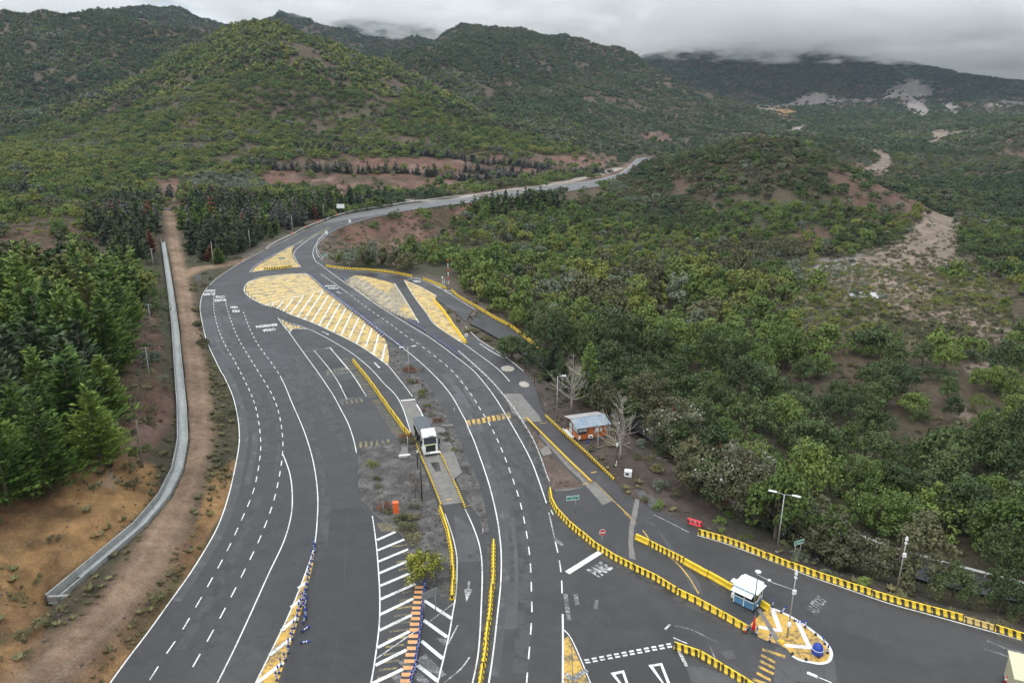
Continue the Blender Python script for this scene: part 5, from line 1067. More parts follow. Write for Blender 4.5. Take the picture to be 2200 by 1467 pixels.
# closed red parasol
root = pole_root('parasol', W(*zA((370,1125))[0]), 'closed red parasol standing by the booth island', 'parasol'); b = MB(); b.lathe((0, 0, .35), [(.05, 0), (.2, .1), (.16, .6), (.07, 1.5), (.02, 1.75)], 12); b.build('canopy', M['red'], root, True); tube_part('pole', [(0, 0, 0), (0, 0, 2.2)], .025, 'galv', root); b = MB(); b.lathe((0, 0, 0), [(.25, 0), (.25, .08), (.05, .1)], 12); b.build('foot', M['black'], root)
# orange cabinet
loc = W(851,1101, .15); root = pole_root('roadside_cabinet', loc, 'tall bright orange box standing in the gravel median', 'cabinet', .2); b = MB(); b.box((0, 0, .85), (.75, .6, 1.6)); b.build('body', M['orange'], root, bevel=.02); b = MB(); b.box((0, 0, 1.69), (.82, .68, .07)); b.build('lid', M['orange'], root, bevel=.015); b = MB(); b.box((0, -.31, .8), (.6, .02, 1.2)); b.build('door', M['orange'], root); b = MB(); b.box((0, 0, .03), (.8, .65, .06)); b.build('plinth', M['concrete'], root)
# yellow hump
b = MB(); c_ = [Vector(W(*p)) for p in zA((530,1180),(548,1163),(590,1187),(572,1205))]; b.add([tuple(v_ + Vector((0, 0, .02))) for v_ in c_] + [tuple(v_.lerp(sum(c_, Vector()) / 4, .25) + Vector((0, 0, .14))) for v_ in c_], [(4, 5, 6, 7)] + [(i, (i + 1) % 4, 4 + (i + 1) % 4, 4 + i) for i in range(4)]); o = b.build('rubber_hump', M['yellow_paint']); tag(o, 'yellow rubber hump on the near rim of the booth island', 'speed hump')
# blue tank with white rim
root = pole_root('water_tank', W(*zA((803,1262))[0], .02), 'bright blue tank with a white rim line standing at the tip of the booth island', 'tank'); b = MB(); prof = [(.62, 0), (.60, .55)]; b.lathe((0, 0, 0), prof, 8); b.build('body', M['blue'], root)
b = MB(); b.lathe((0, 0, 0), [(.62, .55), (.62, .60)], 8); b.build('rim', M['white'], root); b = MB(); b.lathe((0, 0, 0), [(.58, .60), (.50, .85), (.32, 1.1), (.08, 1.28)], 8); b.build('lid', M['blue'], root)
# white air unit by the path
root = pole_root('generator_box', W(1349,1024, -.1), 'white metal box with dark grille on the bare ground right of the cabin', 'generator', -.25); b = MB(); b.box((0, 0, .68), (1.15, .85, 1.0)); b.build('casing', M['white'], root, bevel=.04); b = MB(); b.box((-.1, -.435, .72), (.5, .02, .35)); b.build('grille', M['dark_steel'], root)
for x in (-.45, .45): b = MB(); b.box((x, 0, .12), (.12, .95, .2)); b.build('skid', M['blue'], root)
# red plastic barrier
root = pole_root('plastic_barrier', W(*zF((1445,92))[0]), 'red plastic barrier with white panels tipped over at the wood edge', 'barrier', -.55); root.rotation_euler = (.55, 0, -.55); root.scale = (1.15, 1.6, 1.15); b = MB(); w2 = .85
for c, d in (((0, 0, .06), (1.5, .35, .12)), ((0, 0, .9), (1.7, .14, .16)), ((-.78, 0, .5), (.16, .16, .9)), ((.78, 0, .5), (.16, .16, .9)), ((-.27, 0, .5), (.1, .1, .8)), ((.27, 0, .5), (.1, .1, .8))): b.box(c, d)
b.build('frame', M['red'], root, bevel=.03)
for x in (-.52, 0, .52): b = MB(); b.box((x, 0, .5), (.3, .05, .28)); b.build('panel', M['sign_white'], root)
# ---------------------------------------------------------------- cream shelter bottom right
m, N, L, P = mat('cream_sheet'); v = coords(N); wv = N.new('ShaderNodeTexWave'); wv.inputs['Scale'].default_value = 1.6; wv.bands_direction = 'X'; L.new(v, wv.inputs[0]); r = ramp(N, [(.0, (.50, .47, .31)), (1, (.62, .60, .42))]); L.new(wv.outputs[0], r.inputs[0]); L.new(r.outputs[0], P.inputs['Base Color']); P.inputs['Roughness'].default_value = .5; bump(N, L, P, wv.outputs[0], .6, .05); M['cream_roof'] = m
M['cream_wall'] = solid('cream_wall', (.42, .40, .27), .7, 0, .08, 1)
za = 2.6; A1 = Vector(W(2169, 1401, za)); A2 = Vector(W(2183, 1461, za)); dx = (A1 - A2).xy.normalized().to_3d(); nx = Vector((dx.y, -dx.x, 0)); o0 = Vector((A1.x, A1.y, 0)); root = pole_root('shelter', o0, 'cream shelter with a ribbed sheet roof in the bottom right corner', 'shelter'); q = lambda a, b_, z: nx * a - dx * b_ + Vector((0, 0, z))
b = MB(); R4 = [q(-.15, -.15, za + .05), q(5, -.15, za + .25), q(5, 4, za + .25), q(-.15, 4, za + .05)]; b.add(R4 + [p + Vector((0, 0, .08)) for p in R4], [(0, 1, 2, 3), (7, 6, 5, 4)] + [(i, 4 + i, 4 + (i + 1) % 4, (i + 1) % 4) for i in range(4)]); b.build('roof', M['cream_roof'], root)
b = MB(); R4 = [q(0, 0, 0), q(4.8, 0, 0), q(4.8, 3.85, 0), q(0, 3.85, 0)]; R5 = [p + Vector((0, 0, za)) for p in R4]; b.add(R4 + R5, [(i, 4 + i, 4 + (i + 1) % 4, (i + 1) % 4) for i in range(4)]); b.build('wall', M['cream_wall'], root)
b = MB(); b.add([q(.3, 3.88, 1.1), q(2.2, 3.88, 1.1), q(2.2, 3.88, 2.2), q(.3, 3.88, 2.2), q(.3, 3.93, 1.1), q(2.2, 3.93, 1.1), q(2.2, 3.93, 2.2), q(.3, 3.93, 2.2)], [(4, 5, 6, 7), (3, 2, 1, 0), (0, 1, 5, 4), (2, 3, 7, 6), (1, 2, 6, 5), (3, 0, 4, 7)]); b.build('window', M['glass'], root)
# ---------------------------------------------------------------- the blue toll booth
M['booth_blue'] = solid('booth_blue', (.075, .20, .36), .5, 0, .12, 2.5, (.18, .24, .30)); M['booth_white'] = solid('booth_white', (.70, .74, .76), .4, 0, .06, 2, (.45, .44, .4)); M['booth_roof'] = solid('booth_roof', (.66, .73, .78), .35, 0, .05, 1.5)
zb = (1550, 1210); fz = lambda x, y: (zb[0] + x / 10.48, zb[1] + y / 10.48)
c0 = Vector(W(*fz(715, 1085))); c1 = Vector(W(*fz(262, 868))); c2 = Vector(W(*fz(905, 925)))
ax = (c1 - c0); ay = (c2 - c0); Lx = ax.length; ax.normalize(); ay = ay - ax * ay.dot(ax); Ly = ay.length + .25; ay.normalize()
booth = empty('toll_booth', c0, math.atan2(ax.y, ax.x)); tag(booth, 'blue and white toll booth with awnings at the end of the yellow divider', 'booth')
sg = -1 if ax.cross(ay).z < 0 else 1     # y axis of the booth frame
Hb = 2.35
def bx(name, x0, x1, y0, y1, z0, z1, m_, parent=None, bevel=0):
    b = MB(); b.box(((x0 + x1) / 2, sg * (y0 + y1) / 2, (z0 + z1) / 2), (x1 - x0, abs(y1 - y0), z1 - z0)); return b.build(name, M[m_], parent or booth, bevel=bevel)
bx('base', -.05, Lx + .05, -.05, Ly + .05, .0, .14, 'black')
for n_, a in (('wall', (0, Lx, 0, .06)), ('wall', (0, Lx, Ly - .06, Ly)), ('wall', (0, .06, .062, Ly - .062)), ('wall', (Lx - .06, Lx, .062, Ly - .062))): bx(n_, *a, .14, 1.02, 'booth_blue')
for i, (x, y) in enumerate(((-.02, -.02), (Lx - .08, -.02), (-.02, Ly - .08), (Lx - .08, Ly - .08), (Lx * .48, -.02))): bx('corner_post', x, x + .1, y, y + .1, .1, Hb, 'booth_white')
for a in ((.0, Lx, -.03, .08), (.0, Lx, Ly - .08, Ly + .03), (-.03, .08, .082, Ly - .082), (Lx - .08, Lx + .03, .082, Ly - .082)): bx('sill', *a, 1.02, 1.12, 'booth_white')
for a in ((.1, Lx * .48 - .02, .02, .04), (Lx * .48 + .1, Lx - .1, .02, .04), (.02, .04, .1, Ly - .1), (.1, Lx - .1, Ly - .04, Ly - .02)): w_ = bx('window', *a, 1.12, 2.0, 'glass')
bx('blind', -.022, -.012, Ly * .45, Ly * .8, 1.2, 1.7, 'cream_wall')
for a in ((.0, Lx, -.01, .06), (.0, Lx, Ly - .06, Ly + .01), (-.01, .06, .062, Ly - .062), (Lx - .06, Lx + .01, .062, Ly - .062)): bx('fascia', *a, 2.0, Hb, 'booth_blue')
bx('roof', -.3, Lx + .22, -.12, Ly + .18, Hb, Hb + .1, 'booth_roof', bevel=.01)
bx('roof_edge', .1, Lx + .02, Ly + .02, Ly + .42, Hb + .11, Hb + .16, 'booth_roof')
def awn(x0, x1, z1, z0, y1, name='awning'):
    b = MB(); pts = [(x0, 0, z1), (x1, 0, z1), (x1, -y1, z0), (x0, -y1, z0)]; b.add([(x, sg * y, z) for x, y, z in pts] + [(x, sg * y, z - .04) for x, y, z in pts], [(0, 1, 2, 3), (7, 6, 5, 4)] + [(i, 4 + i, 4 + (i + 1) % 4, (i + 1) % 4) for i in range(4)]); b.build(name, M['booth_roof'], booth)
awn(.15, Lx + .15, 2.18, 1.95, .62)
bx('side_awning', Lx + .23, Lx + .75, .35, 1.15, Hb - .12, Hb - .06, 'booth_roof'); bx('air_unit', Lx + .03, Lx + .36, .05, .5, .5, 1.05, 'white', bevel=.03); bx('lamp', -.2, -.03, .55, .8, .45, .6, 'white', bevel=.02)
# ---------------------------------------------------------------- the orange cabin
M['cab_orange'] = solid('orange_boards', (.46, .115, .018), .7, 0, .15, 1.2, (.25, .09, .04)); M['cab_trim'] = solid('dark_frame', (.035, .04, .045), .5)
m, N, L, P = mat('blue_sheet_roof'); v = coords(N); n = noise(N, L, .9, 8, .7, v, .6); n2 = noise(N, L, 3.2, 7, .75, v, .8); s_ = vmath(N, L, 'ADD', vmath(N, L, 'MULTIPLY', n.outputs[0], .55), vmath(N, L, 'MULTIPLY', n2.outputs[0], .45))
r = ramp(N, [(.36, (.06, .14, .28)), (.46, (.17, .23, .30)), (.56, (.27, .28, .29))]); L.new(s_, r.inputs[0]); wv = N.new('ShaderNodeTexWave'); wv.inputs['Scale'].default_value = 1.0; L.new(v, wv.inputs[0]); L.new(r.outputs[0], P.inputs['Base Color']); P.inputs['Roughness'].default_value = .5; bump(N, L, P, wv.outputs[0], .5, .04); M['cab_roof'] = m
m, N, L, P = mat('bleached_sheet_roof'); v = coords(N); n = noise(N, L, 2.4, 8, .75, v, .8); r = ramp(N, [(.38, (.24, .20, .19)), (.5, (.36, .34, .33)), (.66, (.47, .46, .45))]); L.new(n.outputs[0], r.inputs[0]); wv = N.new('ShaderNodeTexWave'); wv.inputs['Scale'].default_value = 1.0; L.new(v, wv.inputs[0]); L.new(r.outputs[0], P.inputs['Base Color']); P.inputs['Roughness'].default_value = .55; bump(N, L, P, wv.outputs[0], .5, .04); M['cab_roof_pale'] = m
fc = lambda x, y: (1190 + x / 8.15, 860 + y / 8.15)
fl = .35
k0 = Vector(W(*fc(420, 688), fl)); k1 = Vector(W(*fc(935, 612), fl)); k2 = Vector(W(*fc(162, 495), fl))
ax = k1 - k0; Lx2 = ax.length; ax.normalize(); ayv = k2 - k0; ayv = ayv - ax * ayv.dot(ax); Ly2 = ayv.length
cabin = empty('cabin', (k0.x, k0.y, 0), math.atan2(ax.y, ax.x)); tag(cabin, 'orange wooden cabin with a blue and grey gable roof beside the narrow lane', 'cabin')
def cb(name, x0, x1, y0, y1, z0, z1, m_, bevel=0):
    b = MB(); b.box(((x0 + x1) / 2, (y0 + y1) / 2, (z0 + z1) / 2), (x1 - x0, y1 - y0, z1 - z0)); return b.build(name, M[m_], cabin, bevel=bevel)
he, hr = fl + 2.3, fl + 2.85
for x, y in ((.1, .1), (Lx2 / 2, .1), (Lx2 - .1, .1), (.1, Ly2 - .1), (Lx2 - .1, Ly2 - .1)): cb('stilt', x - .08, x + .08, y - .08, y + .08, -.2, fl, 'wood')
cb('floor', 0, Lx2, 0, Ly2, fl - .12, fl, 'cab_trim'); cb('wall', .01, Lx2, .0, .08, fl, he, 'cab_orange'); cb('wall', .01, Lx2, Ly2 - .08, Ly2, fl, he, 'cab_orange')
for x in (.0, Lx2 - .08):
    b = MB(); P5 = [(0.082, fl), (Ly2 - .082, fl), (Ly2 - .082, he), (Ly2 / 2, hr - .05), (.082, he)]; b.add([(x, y, z) for y, z in P5] + [(x + .08, y, z) for y, z in P5], [(0, 1, 2, 3, 4)[::-1], (5, 6, 7, 8, 9)] + [(i, (i + 1) % 5, 5 + (i + 1) % 5, 5 + i) for i in range(5)]); b.build('gable_wall', M['cab_orange'], cabin)
for s, m_ in ((0, 'cab_roof'), (1, 'cab_roof_pale')):
    b = MB(); y0, y1 = (-.4, Ly2 / 2) if s == 0 else (Ly2 + .4, Ly2 / 2); z0 = he - .02 - .4 * (hr - he) / (Ly2 / 2) + .1; z1 = hr + .1; x0, x1 = -.5, Lx2 + .5
    pts = [(x0, y0, z0), (x1, y0, z0), (x1, y1, z1), (x0, y1, z1)]; b.add(pts + [(x, y, z - .06) for x, y, z in pts], ([(0, 1, 2, 3), (7, 6, 5, 4)] if s == 0 else [(3, 2, 1, 0), (4, 5, 6, 7)]) + [(i, 4 + i, 4 + (i + 1) % 4, (i + 1) % 4) for i in range(4)]); b.build('roof', M[m_], cabin)
cb('ridge_cap', -.5, Lx2 + .5, Ly2 / 2 - .12, Ly2 / 2 + .12, hr + .08, hr + .13, 'cab_roof')
def win(x0, x1, z0, z1, face='front', cols=2):
    if face == 'front':
        w_ = cb('window', x0, x1, -.05, -.003, z0, z1, 'cab_trim'); n = cols
        for i in range(n):
            a = x0 + .06 + (x1 - x0 - .06) * i / n; bb = x0 + (x1 - x0 - .06) * (i + 1) / n; p_ = MB(); p_.box(((a + bb) / 2, -.058, z0 + (z1 - z0) * .66), (bb - a, .012, (z1 - z0) * .5)); q_ = p_.build('pane', M['pane'], w_)
    else:
        b = MB(); b.box((-.028, (x0 + x1) / 2, (z0 + z1) / 2), (.05, x1 - x0, z1 - z0)); w_ = b.build('window', M['cab_trim'], cabin)
        for i in range(cols):
            a = x0 + .06 + (x1 - x0 - .06) * i / cols; bb = x0 + (x1 - x0 - .06) * (i + 1) / cols; p_ = MB(); p_.box((-.058, (a + bb) / 2, (z0 + z1) / 2 + .1), (.012, bb - a, (z1 - z0) * .72)); p_.build('pane', M['pane'], w_)
win(.05, Lx2 * .30, fl + 1.0, fl + 2.05)
win(.1, Ly2 * .42, fl + .95, fl + 2.0, 'side', 3)
b = MB(); b.box((-.03, Ly2 * .62, fl + 1.05), (.05, Ly2 * .30, 2.0)); dr_ = b.build('door', M['cab_trim'], cabin)
for i in range(2):
    for j in range(2): p_ = MB(); p_.box((-.062, Ly2 * (.555 + .13 * i), fl + .55 + .95 * j), (.012, Ly2 * .115, .85)); p_.build('pane', M['pane'], dr_)
b = MB(); b.box((-.03, Ly2 * .88, fl + 1.2), (.05, Ly2 * .16, 1.5)); b.build('shutter', M['cab_trim'], cabin)
b = MB(); b.box((-.45, Ly2 * .62, fl - .1), (.75, Ly2 * .72, .14)); b.build('step', M['booth_white'], cabin); b = MB(); b.box((-.84, Ly2 * .62, fl + .1), (.04, Ly2 * .72, .4)); b.build('step_board', M['booth_white'], cabin)
for x in (.0, Lx2 - .07): cb('corner_board', x - .01, x + .07, -.03, -.001, fl, he - .1, 'galv')
cb('meter_box', Lx2 * .56, Lx2 * .68, -.2, -.01, fl + 1.05, fl + 1.9, 'white', .02); cb('meter_box', Lx2 * .73, Lx2 * .80, -.12, -.01, fl + 1.1, fl + 1.55, 'white', .02); cb('air_unit', Lx2 * .34, Lx2 * .48, -.36, -.01, fl + .12, fl + .68, 'white', .02); b = MB(); b.box((Lx2 * .41, -.37, fl + .4), (.32, .02, .3)); b.build('grille', M['dark_steel'], cabin)
cb('notice', .1, .45, -.06, -.04, fl + .1, fl + .75, 'sign_white')
b = MB(); b.tube([(Lx2 * .6, -.15, -.1), (Lx2 * .6, -.15, fl + 1.05)], .04); b.tube([(Lx2 * .65, -.15, -.1), (Lx2 * .65, -.15, fl + 1.05)], .04); b.build('conduit', M['galv'], cabin)
b = MB(); b.lathe((0, 0, 0), [(.16, 0), (.18, .1), (.18, .42), (.1, .5)], 12); o = b.build('water_bottle', M['blue'], None, True); o.location = W(*fc(590, 748)); tag(o, 'small blue drum standing under the front of the orange cabin', 'drum')
# poles by the cabin
for bs, tp, lab, hd in ((fc(765, 878), fc(757, 580), 'thin grey conduit post in front of the orange cabin', 0), (fc(1085, 1165), fc(1080, 745), 'dark post with a rounded white lamp box right of the cabin', 1), (fc(1105, 700), fc(1100, 400), 'thin post with white camera heads just right of the cabin', 2)):
    if hd == 2: bs = fc(1125, 905)
    loc, h = hgt(bs, tp); root = pole_root('service_post', loc, lab, 'post'); tube_part('pole', [(0, 0, -.1), (0, 0, h)], .05 if hd else .06, 'dark_steel' if hd else 'pole_conc', root)
    if hd == 1: b = MB(); b.box((0, -.08, h - .25), (.3, .2, .6)); b.build('lamp_box', M['white'], root, bevel=.08); b = MB(); b.box((.05, 0, .9), (.12, .16, .5)); b.box((.0, 0, .3), (.2, .16, .4)); b.build('junction_box', M['white'], root)
    if hd == 2:
        for zz in (0, -.9): b = MB(); b.lathe((-.2, -.1, h + zz), [(.06, 0), (.2, .05), (.18, .2), (.05, .28)], 12); b.build('camera', M['white'], root, True)
loc, h = hgt((897.5,1003), (896.5,965)); root = pole_root('control_post', loc, 'black control post with a small white box left of the truck front', 'control post'); tube_part('pole', [(0, 0, 0), (0, 0, h)], .09, 'black', root); b = MB(); b.box((.05, -.1, h - .3), (.22, .16, .4)); b.build('reader', M['white'], root)
loc, h = hgt((877.5,984), (876.5,936)); root = pole_root('steel_post', loc, 'slim grey post at the end of the barrier row left of the truck', 'post'); tube_part('pole', [(0, 0, 0), (0, 0, h)], .05, 'galv', root)
# traffic light-like dark posts in the upper median
for bs, tp, lab in (((909,850),(908,826), 'black signal post among the shrubs in the median above the truck'), ((1148,825),(1147,796), 'dark post with a flat top at the plaza edge under the big green tree')):
    loc, h = hgt(bs, tp); root = pole_root('signal_post', loc, lab, 'signal post'); tube_part('pole', [(0, 0, 0), (0, 0, h)], .07, 'dark_steel', root); b = MB(); b.box((0, 0, h), (.35 if bs[0] < 1000 else 1.4, .3, .35 if bs[0] < 1000 else .12)); b.build('head', M['dark_steel'], root)
for (u, v), lab in (((1065.5 - 28, 1148), 'white and red stake at the foot of the lower median'), ((976,886), 'short white stake at the edge of the dark apron beside the through road')):
    root = pole_root('marker_stake', W(u, v, .02), lab, 'stake'); tube_part('stake', [(0, 0, 0), (0, 0, 1.0)], .05, 'white', root); tube_part('tip', [(0, 0, 1.0), (0, 0, 1.2)], .052, 'red', root)
# drain grate rail near truck
root = pole_root('drain_rail', W(*zD((1150,960))[0], .2), 'low rusty rail with white studs over the drain right of the truck', 'rail', .12); b = MB(); b.box((0, 0, .25), (1.9, .1, .12)); b.box((-.9, 0, .1), (.1, .1, .3)); b.box((.9, 0, .1), (.1, .1, .3)); b.build('beam', M['wood'], root)
for k in range(7): b = MB(); b.box((-.9 + .3 * k, .9, .1), (.1, .1, .22)); b.build('stud', M['white'], root)
# ---------------------------------------------------------------- canal wall and track-side things
def canal():
    b = MB(); ln = resample(CANAL_W, 70); vs = []; prof = [(-.82, .25), (-.66, .25), (-.62, -.9), (.62, -.9), (.66, .12), (.82, .12)]; 
    for i, p in enumerate(ln):
        t = Vector(ln[min(i + 1, 69)]) - Vector(ln[max(i - 1, 0)]); t.z = 0; t.normalize(); n_ = Vector((t.y, -t.x, 0)); lv = np.interp(p[1], [40, 60, 80, 105, 200, 330], [2.5, 2.5, 2.3, 2.2, 1.8, 1.3])
        outer = [(-.86, -1.9)] + prof + [(.86, -1.9)]
        for s, z in outer: vs.append((p[0] + n_.x * s, p[1] + n_.y * s, lv + z))
    k = 8; b.add(vs, [(i * k + j, i * k + j + 1, (i + 1) * k + j + 1, (i + 1) * k + j) for i in range(69) for j in range(k - 1)])
    return b.build('canal_wall', M['canal'])
m, N, L, P = mat('canal_concrete'); v = coords(N); n = noise(N, L, 1.6, 8, .75, v); n2 = noise(N, L, .25, 5, .7, v); r = ramp(N, [(.3, (.14, .145, .14)), (.5, (.25, .255, .245)), (.72, (.42, .42, .40))]); s_ = vmath(N, L, 'ADD', vmath(N, L, 'MULTIPLY', n.outputs[0], .55), vmath(N, L, 'MULTIPLY', n2.outputs[0], .45)); L.new(s_, r.inputs[0]); L.new(r.outputs[0], P.inputs['Base Color']); P.inputs['Roughness'].default_value = .85; bump(N, L, P, n.outputs[0], .4, .04); M['canal'] = m
o = canal(); tag(o, 'long curving concrete irrigation canal beside the dirt track on the left', 'canal')
b = MB(); ln = resample(CANAL_W, 60)[1:-1]; vs = []
for p in ln:
    pass
for i, p in enumerate(ln):
    t = Vector(ln[min(i + 1, len(ln) - 1)]) - Vector(ln[max(i - 1, 0)]); t.z = 0; t.normalize(); n_ = Vector((t.y, -t.x, 0)) * .61; lv = float(np.interp(p[1], [40, 60, 80, 105, 200, 330], [2.5, 2.5, 2.3, 2.2, 1.8, 1.3])) - .55
    vs += [(p[0] - n_.x, p[1] - n_.y, lv), (p[0] + n_.x, p[1] + n_.y, lv)]
b.add(vs, [(2 * i, 2 * i + 1, 2 * i + 3, 2 * i + 2) for i in range(len(ln) - 1)])
m, N, L, P = mat('canal_bed'); v = coords(N); n = noise(N, L, 2.2, 7, .7, v); r = ramp(N, [(.35, (.24, .25, .24)), (.65, (.40, .41, .40))]); L.new(n.outputs[0], r.inputs[0]); L.new(r.outputs[0], P.inputs['Base Color']); P.inputs['Roughness'].default_value = .6; bump(N, L, P, n.outputs[0], .4, .03)
o = b.build('canal_water', m); tag(o, kind='structure')
b = MB(); c = Vector(W(120, 1276, 2.7)); b.box(c + Vector((.3, 0, -.5)), (2.2, .3, .7), rz=.1); o = b.build('headwall', M['concrete']); tag(o, 'low concrete headwall closing the near end of the canal', 'wall')
b = MB(); p0 = WY(345, 455, 300); b.box((W(362,452,1.0)[0], W(362,452,1.0)[1], 1.6), (9, .5, 1.4), rz=.25); o = b.build('retaining_wall', M['concrete']); tag(o, 'low grey wall across the far end of the dirt track', 'wall')
# ---------------------------------------------------------------- foliage
def leaf_mat(name, dark, mid, light, pale=None, rough=.65):
    m, N, L, P = mat(name); a = N.new('ShaderNodeAttribute'); a.attribute_name = 'tint'; oi = N.new('ShaderNodeObjectInfo')
    s = vmath(N, L, 'ADD', vmath(N, L, 'MULTIPLY', a.outputs['Fac'], .5), vmath(N, L, 'MULTIPLY', oi.outputs['Random'], .5))
    st = [(.18, dark), (.5, mid), (.82, light)]
    r = ramp(N, st); L.new(s, r.inputs[0]); out = r.outputs[0]
    if pale: out = mixc(N, L, vmath(N, L, 'MULTIPLY', vmath(N, L, 'GREATER_THAN', a.outputs['Fac'], pale[1]), 1.0), out, pale[0])
    L.new(out, P.inputs['Base Color']); P.inputs['Roughness'].default_value = rough; P.inputs['Specular IOR Level'].default_value = .25
    return m
FM = {
 'dark': leaf_mat('leaves_dark_green', (.030, .048, .017), (.055, .082, .027), (.092, .125, .042)),
 'mid': leaf_mat('leaves_mid_green', (.046, .076, .017), (.084, .128, .027), (.145, .195, .042)),
 'lime': leaf_mat('leaves_yellow_green', (.085, .100, .022), (.135, .155, .032), (.21, .22, .05)),
 'grey': leaf_mat('leaves_grey_green', (.065, .082, .052), (.110, .130, .085), (.17, .19, .13)),
 'brown': leaf_mat('leaves_brown_olive', (.052, .054, .027), (.088, .088, .042), (.14, .135, .066)),
 'dusty': leaf_mat('leaves_dusty_grey', (.075, .083, .068), (.125, .133, .112), (.20, .205, .175)),
 'rust': leaf_mat('leaves_rust', (.085, .032, .020), (.150, .055, .030), (.22, .09, .045)),
 'conif': leaf_mat('needles_green', (.036, .072, .016), (.082, .145, .024), (.165, .230, .040)),
 'conif_dark': leaf_mat('needles_dark', (.022, .038, .018), (.042, .068, .030), (.075, .105, .045)),
 'euc': leaf_mat('leaves_eucalyptus', (.045, .050, .028), (.080, .085, .045), (.125, .125, .07), ((.40, .39, .36), .90)),
 'yelltip': leaf_mat('leaves_lime_tipped', (.045, .062, .014), (.11, .125, .02), (.24, .24, .035), ((.42, .40, .07), .76)),
 'straw': leaf_mat('scrub_straw', (.075, .072, .03), (.13, .122, .055), (.21, .195, .09)),
}
M['bark'] = solid('bark', (.11, .085, .065), .95, 0, .3, 3); M['bark_pale'] = solid('bark_pale', (.30, .27, .235), .9, 0, .22, 2, (.14, .12, .10)); M['bark_red'] = solid('bark_red', (.24, .085, .045), .9, 0, .25, 2)
R_ = np.random.RandomState(21)
def quads_mesh(name, C, A, B, tint, m_, extra=None):
    """one quad per leaf: centre C, half axes A and B"""
    n = len(C); V = np.empty((n, 4, 3)); V[:, 0] = C - A; V[:, 1] = C - B * .8; V[:, 2] = C + A; V[:, 3] = C + B * .8
    me_ = bpy.data.meshes.new(name); me_.vertices.add(4 * n); me_.vertices.foreach_set('co', V.ravel())
    me_.loops.add(4 * n); me_.loops.foreach_set('vertex_index', np.arange(4 * n, dtype=np.int32)); me_.polygons.add(n)
    me_.polygons.foreach_set('loop_start', np.arange(0, 4 * n, 4, dtype=np.int32)); me_.polygons.foreach_set('loop_total', np.full(n, 4, np.int32)); me_.update()
    at_ = me_.attributes.new('tint', 'FLOAT', 'FACE'); at_.data.foreach_set('value', np.clip(tint, 0, 1).astype(np.float32)); me_.materials.append(FM[m_]); return me_
def unit(v): return v / (np.linalg.norm(v, axis=1, keepdims=True) + 1e-9)
def crown_geo(rad, hgt_, z0, nclump, per, ls, ragged=.25, flat=1.0, clump_r=None):
    """leaf clumps on and inside a lumpy dome"""
    cs = []; k = 0
    while len(cs) < nclump:
        d = R_.normal(size=3); d /= np.linalg.norm(d); d[2] = abs(d[2]) * 1.0 - .25
        rr = R_.uniform(.45, 1.0) ** .6 * (1 + R_.uniform(-ragged, ragged)); cs.append((d[0] * rad * rr, d[1] * rad * rr, z0 + hgt_ * .38 + d[2] * hgt_ * .58 * rr))
    cs = np.array(cs); cr = (clump_r or rad * .34) * R_.uniform(.65, 1.25, nclump)
    idx = np.repeat(np.arange(nclump), per); d = unit(R_.normal(size=(len(idx), 3)) + np.array((0, 0, .35)))
    C = cs[idx] + d * (cr[idx] * R_.uniform(.72, 1.05, len(idx)))[:, None] * np.array((1, 1, .82))
    nrm = unit(d + R_.normal(size=d.shape) * .42 + np.array((0, 0, .15))); t = unit(np.cross(nrm, R_.normal(size=d.shape))); b_ = np.cross(nrm, t); s = ls * R_.uniform(.6, 1.3, len(idx))
    tint = np.clip(R_.normal(.5, .19, len(idx)) + (R_.uniform(-.24, .24, nclump))[idx] + .10 * d[:, 2] * 0, 0, 1)
    return C, t * s[:, None], b_ * s[:, None] * .8, tint
def conifer_geo(H, R, levels, br, per, ls, droop=.15):
    C, A, B, T = [], [], [], []
    for k in range(levels):
        f = (k + R_.uniform(0, .8)) / levels; z = H * (.06 + .92 * f); rl = R * (1 - f) ** .75 * R_.uniform(.75, 1.15) + .15
        for j in range(max(3, int(br * (1 - .6 * f)))):
            an = R_.uniform(0, 2 * math.pi); rb = rl * R_.uniform(.65, 1.15); d = np.array((math.cos(an), math.sin(an), 0)); m = max(3, int(per * rb / R) + 2)
            s = np.linspace(.22, 1, m) + R_.uniform(-.04, .04, m); zz = z + rb * (.30 * s ** 1.8 - droop * s)
            base = d[None] * (rb * s)[:, None]; base[:, 2] = zz; side = np.array((-d[1], d[0], 0))
            spread = R_.normal(size=m) * .22 * rb * (1.1 - .75 * s); base += side[None] * spread[:, None]; base[:, 2] += R_.normal(size=m) * .10
            dirv = unit(d[None] * 1.0 + side[None] * (np.sign(spread) * .45)[:, None] + np.array((0, 0, .55))[None] + R_.normal(size=(m, 3)) * .22)
            up = unit(np.cross(dirv, side[None] + R_.normal(size=(m, 3)) * .5)); w_ = unit(np.cross(dirv, up))
            sz = ls * R_.uniform(.7, 1.3, m); C.append(base); A.append(dirv * sz[:, None]); B.append(w_ * sz[:, None] * .42); T.append(np.clip(.12 + .6 * s + R_.normal(size=m) * .13, 0, 1))
    return np.concatenate(C), np.concatenate(A), np.concatenate(B), np.concatenate(T)
def trunk_mesh(H, r, m_, limbs=5, spread=1.5, name='trunk', lean=.3):
    b = MB(); top = Vector((R_.uniform(-lean, lean), R_.uniform(-lean, lean), H)); b.tube([(0, 0, -.6), top * .35 + Vector((R_.uniform(-.1, .1), 0, 0)), top * .7, top], [r * 1.25, r * .9, r * .6, r * .25], 7)
    for k in range(limbs):
        a = R_.uniform(0, 6.28); f = R_.uniform(.25, .7); p = top * f; q = p + Vector((math.cos(a) * spread, math.sin(a) * spread, H * .35)); b.tube([p, (p + q) / 2 + Vector((0, 0, -.1 * H * .3)), q], [r * .45, r * .3, r * .1], 5)
    return b.build(name, M[m_], link=False).data
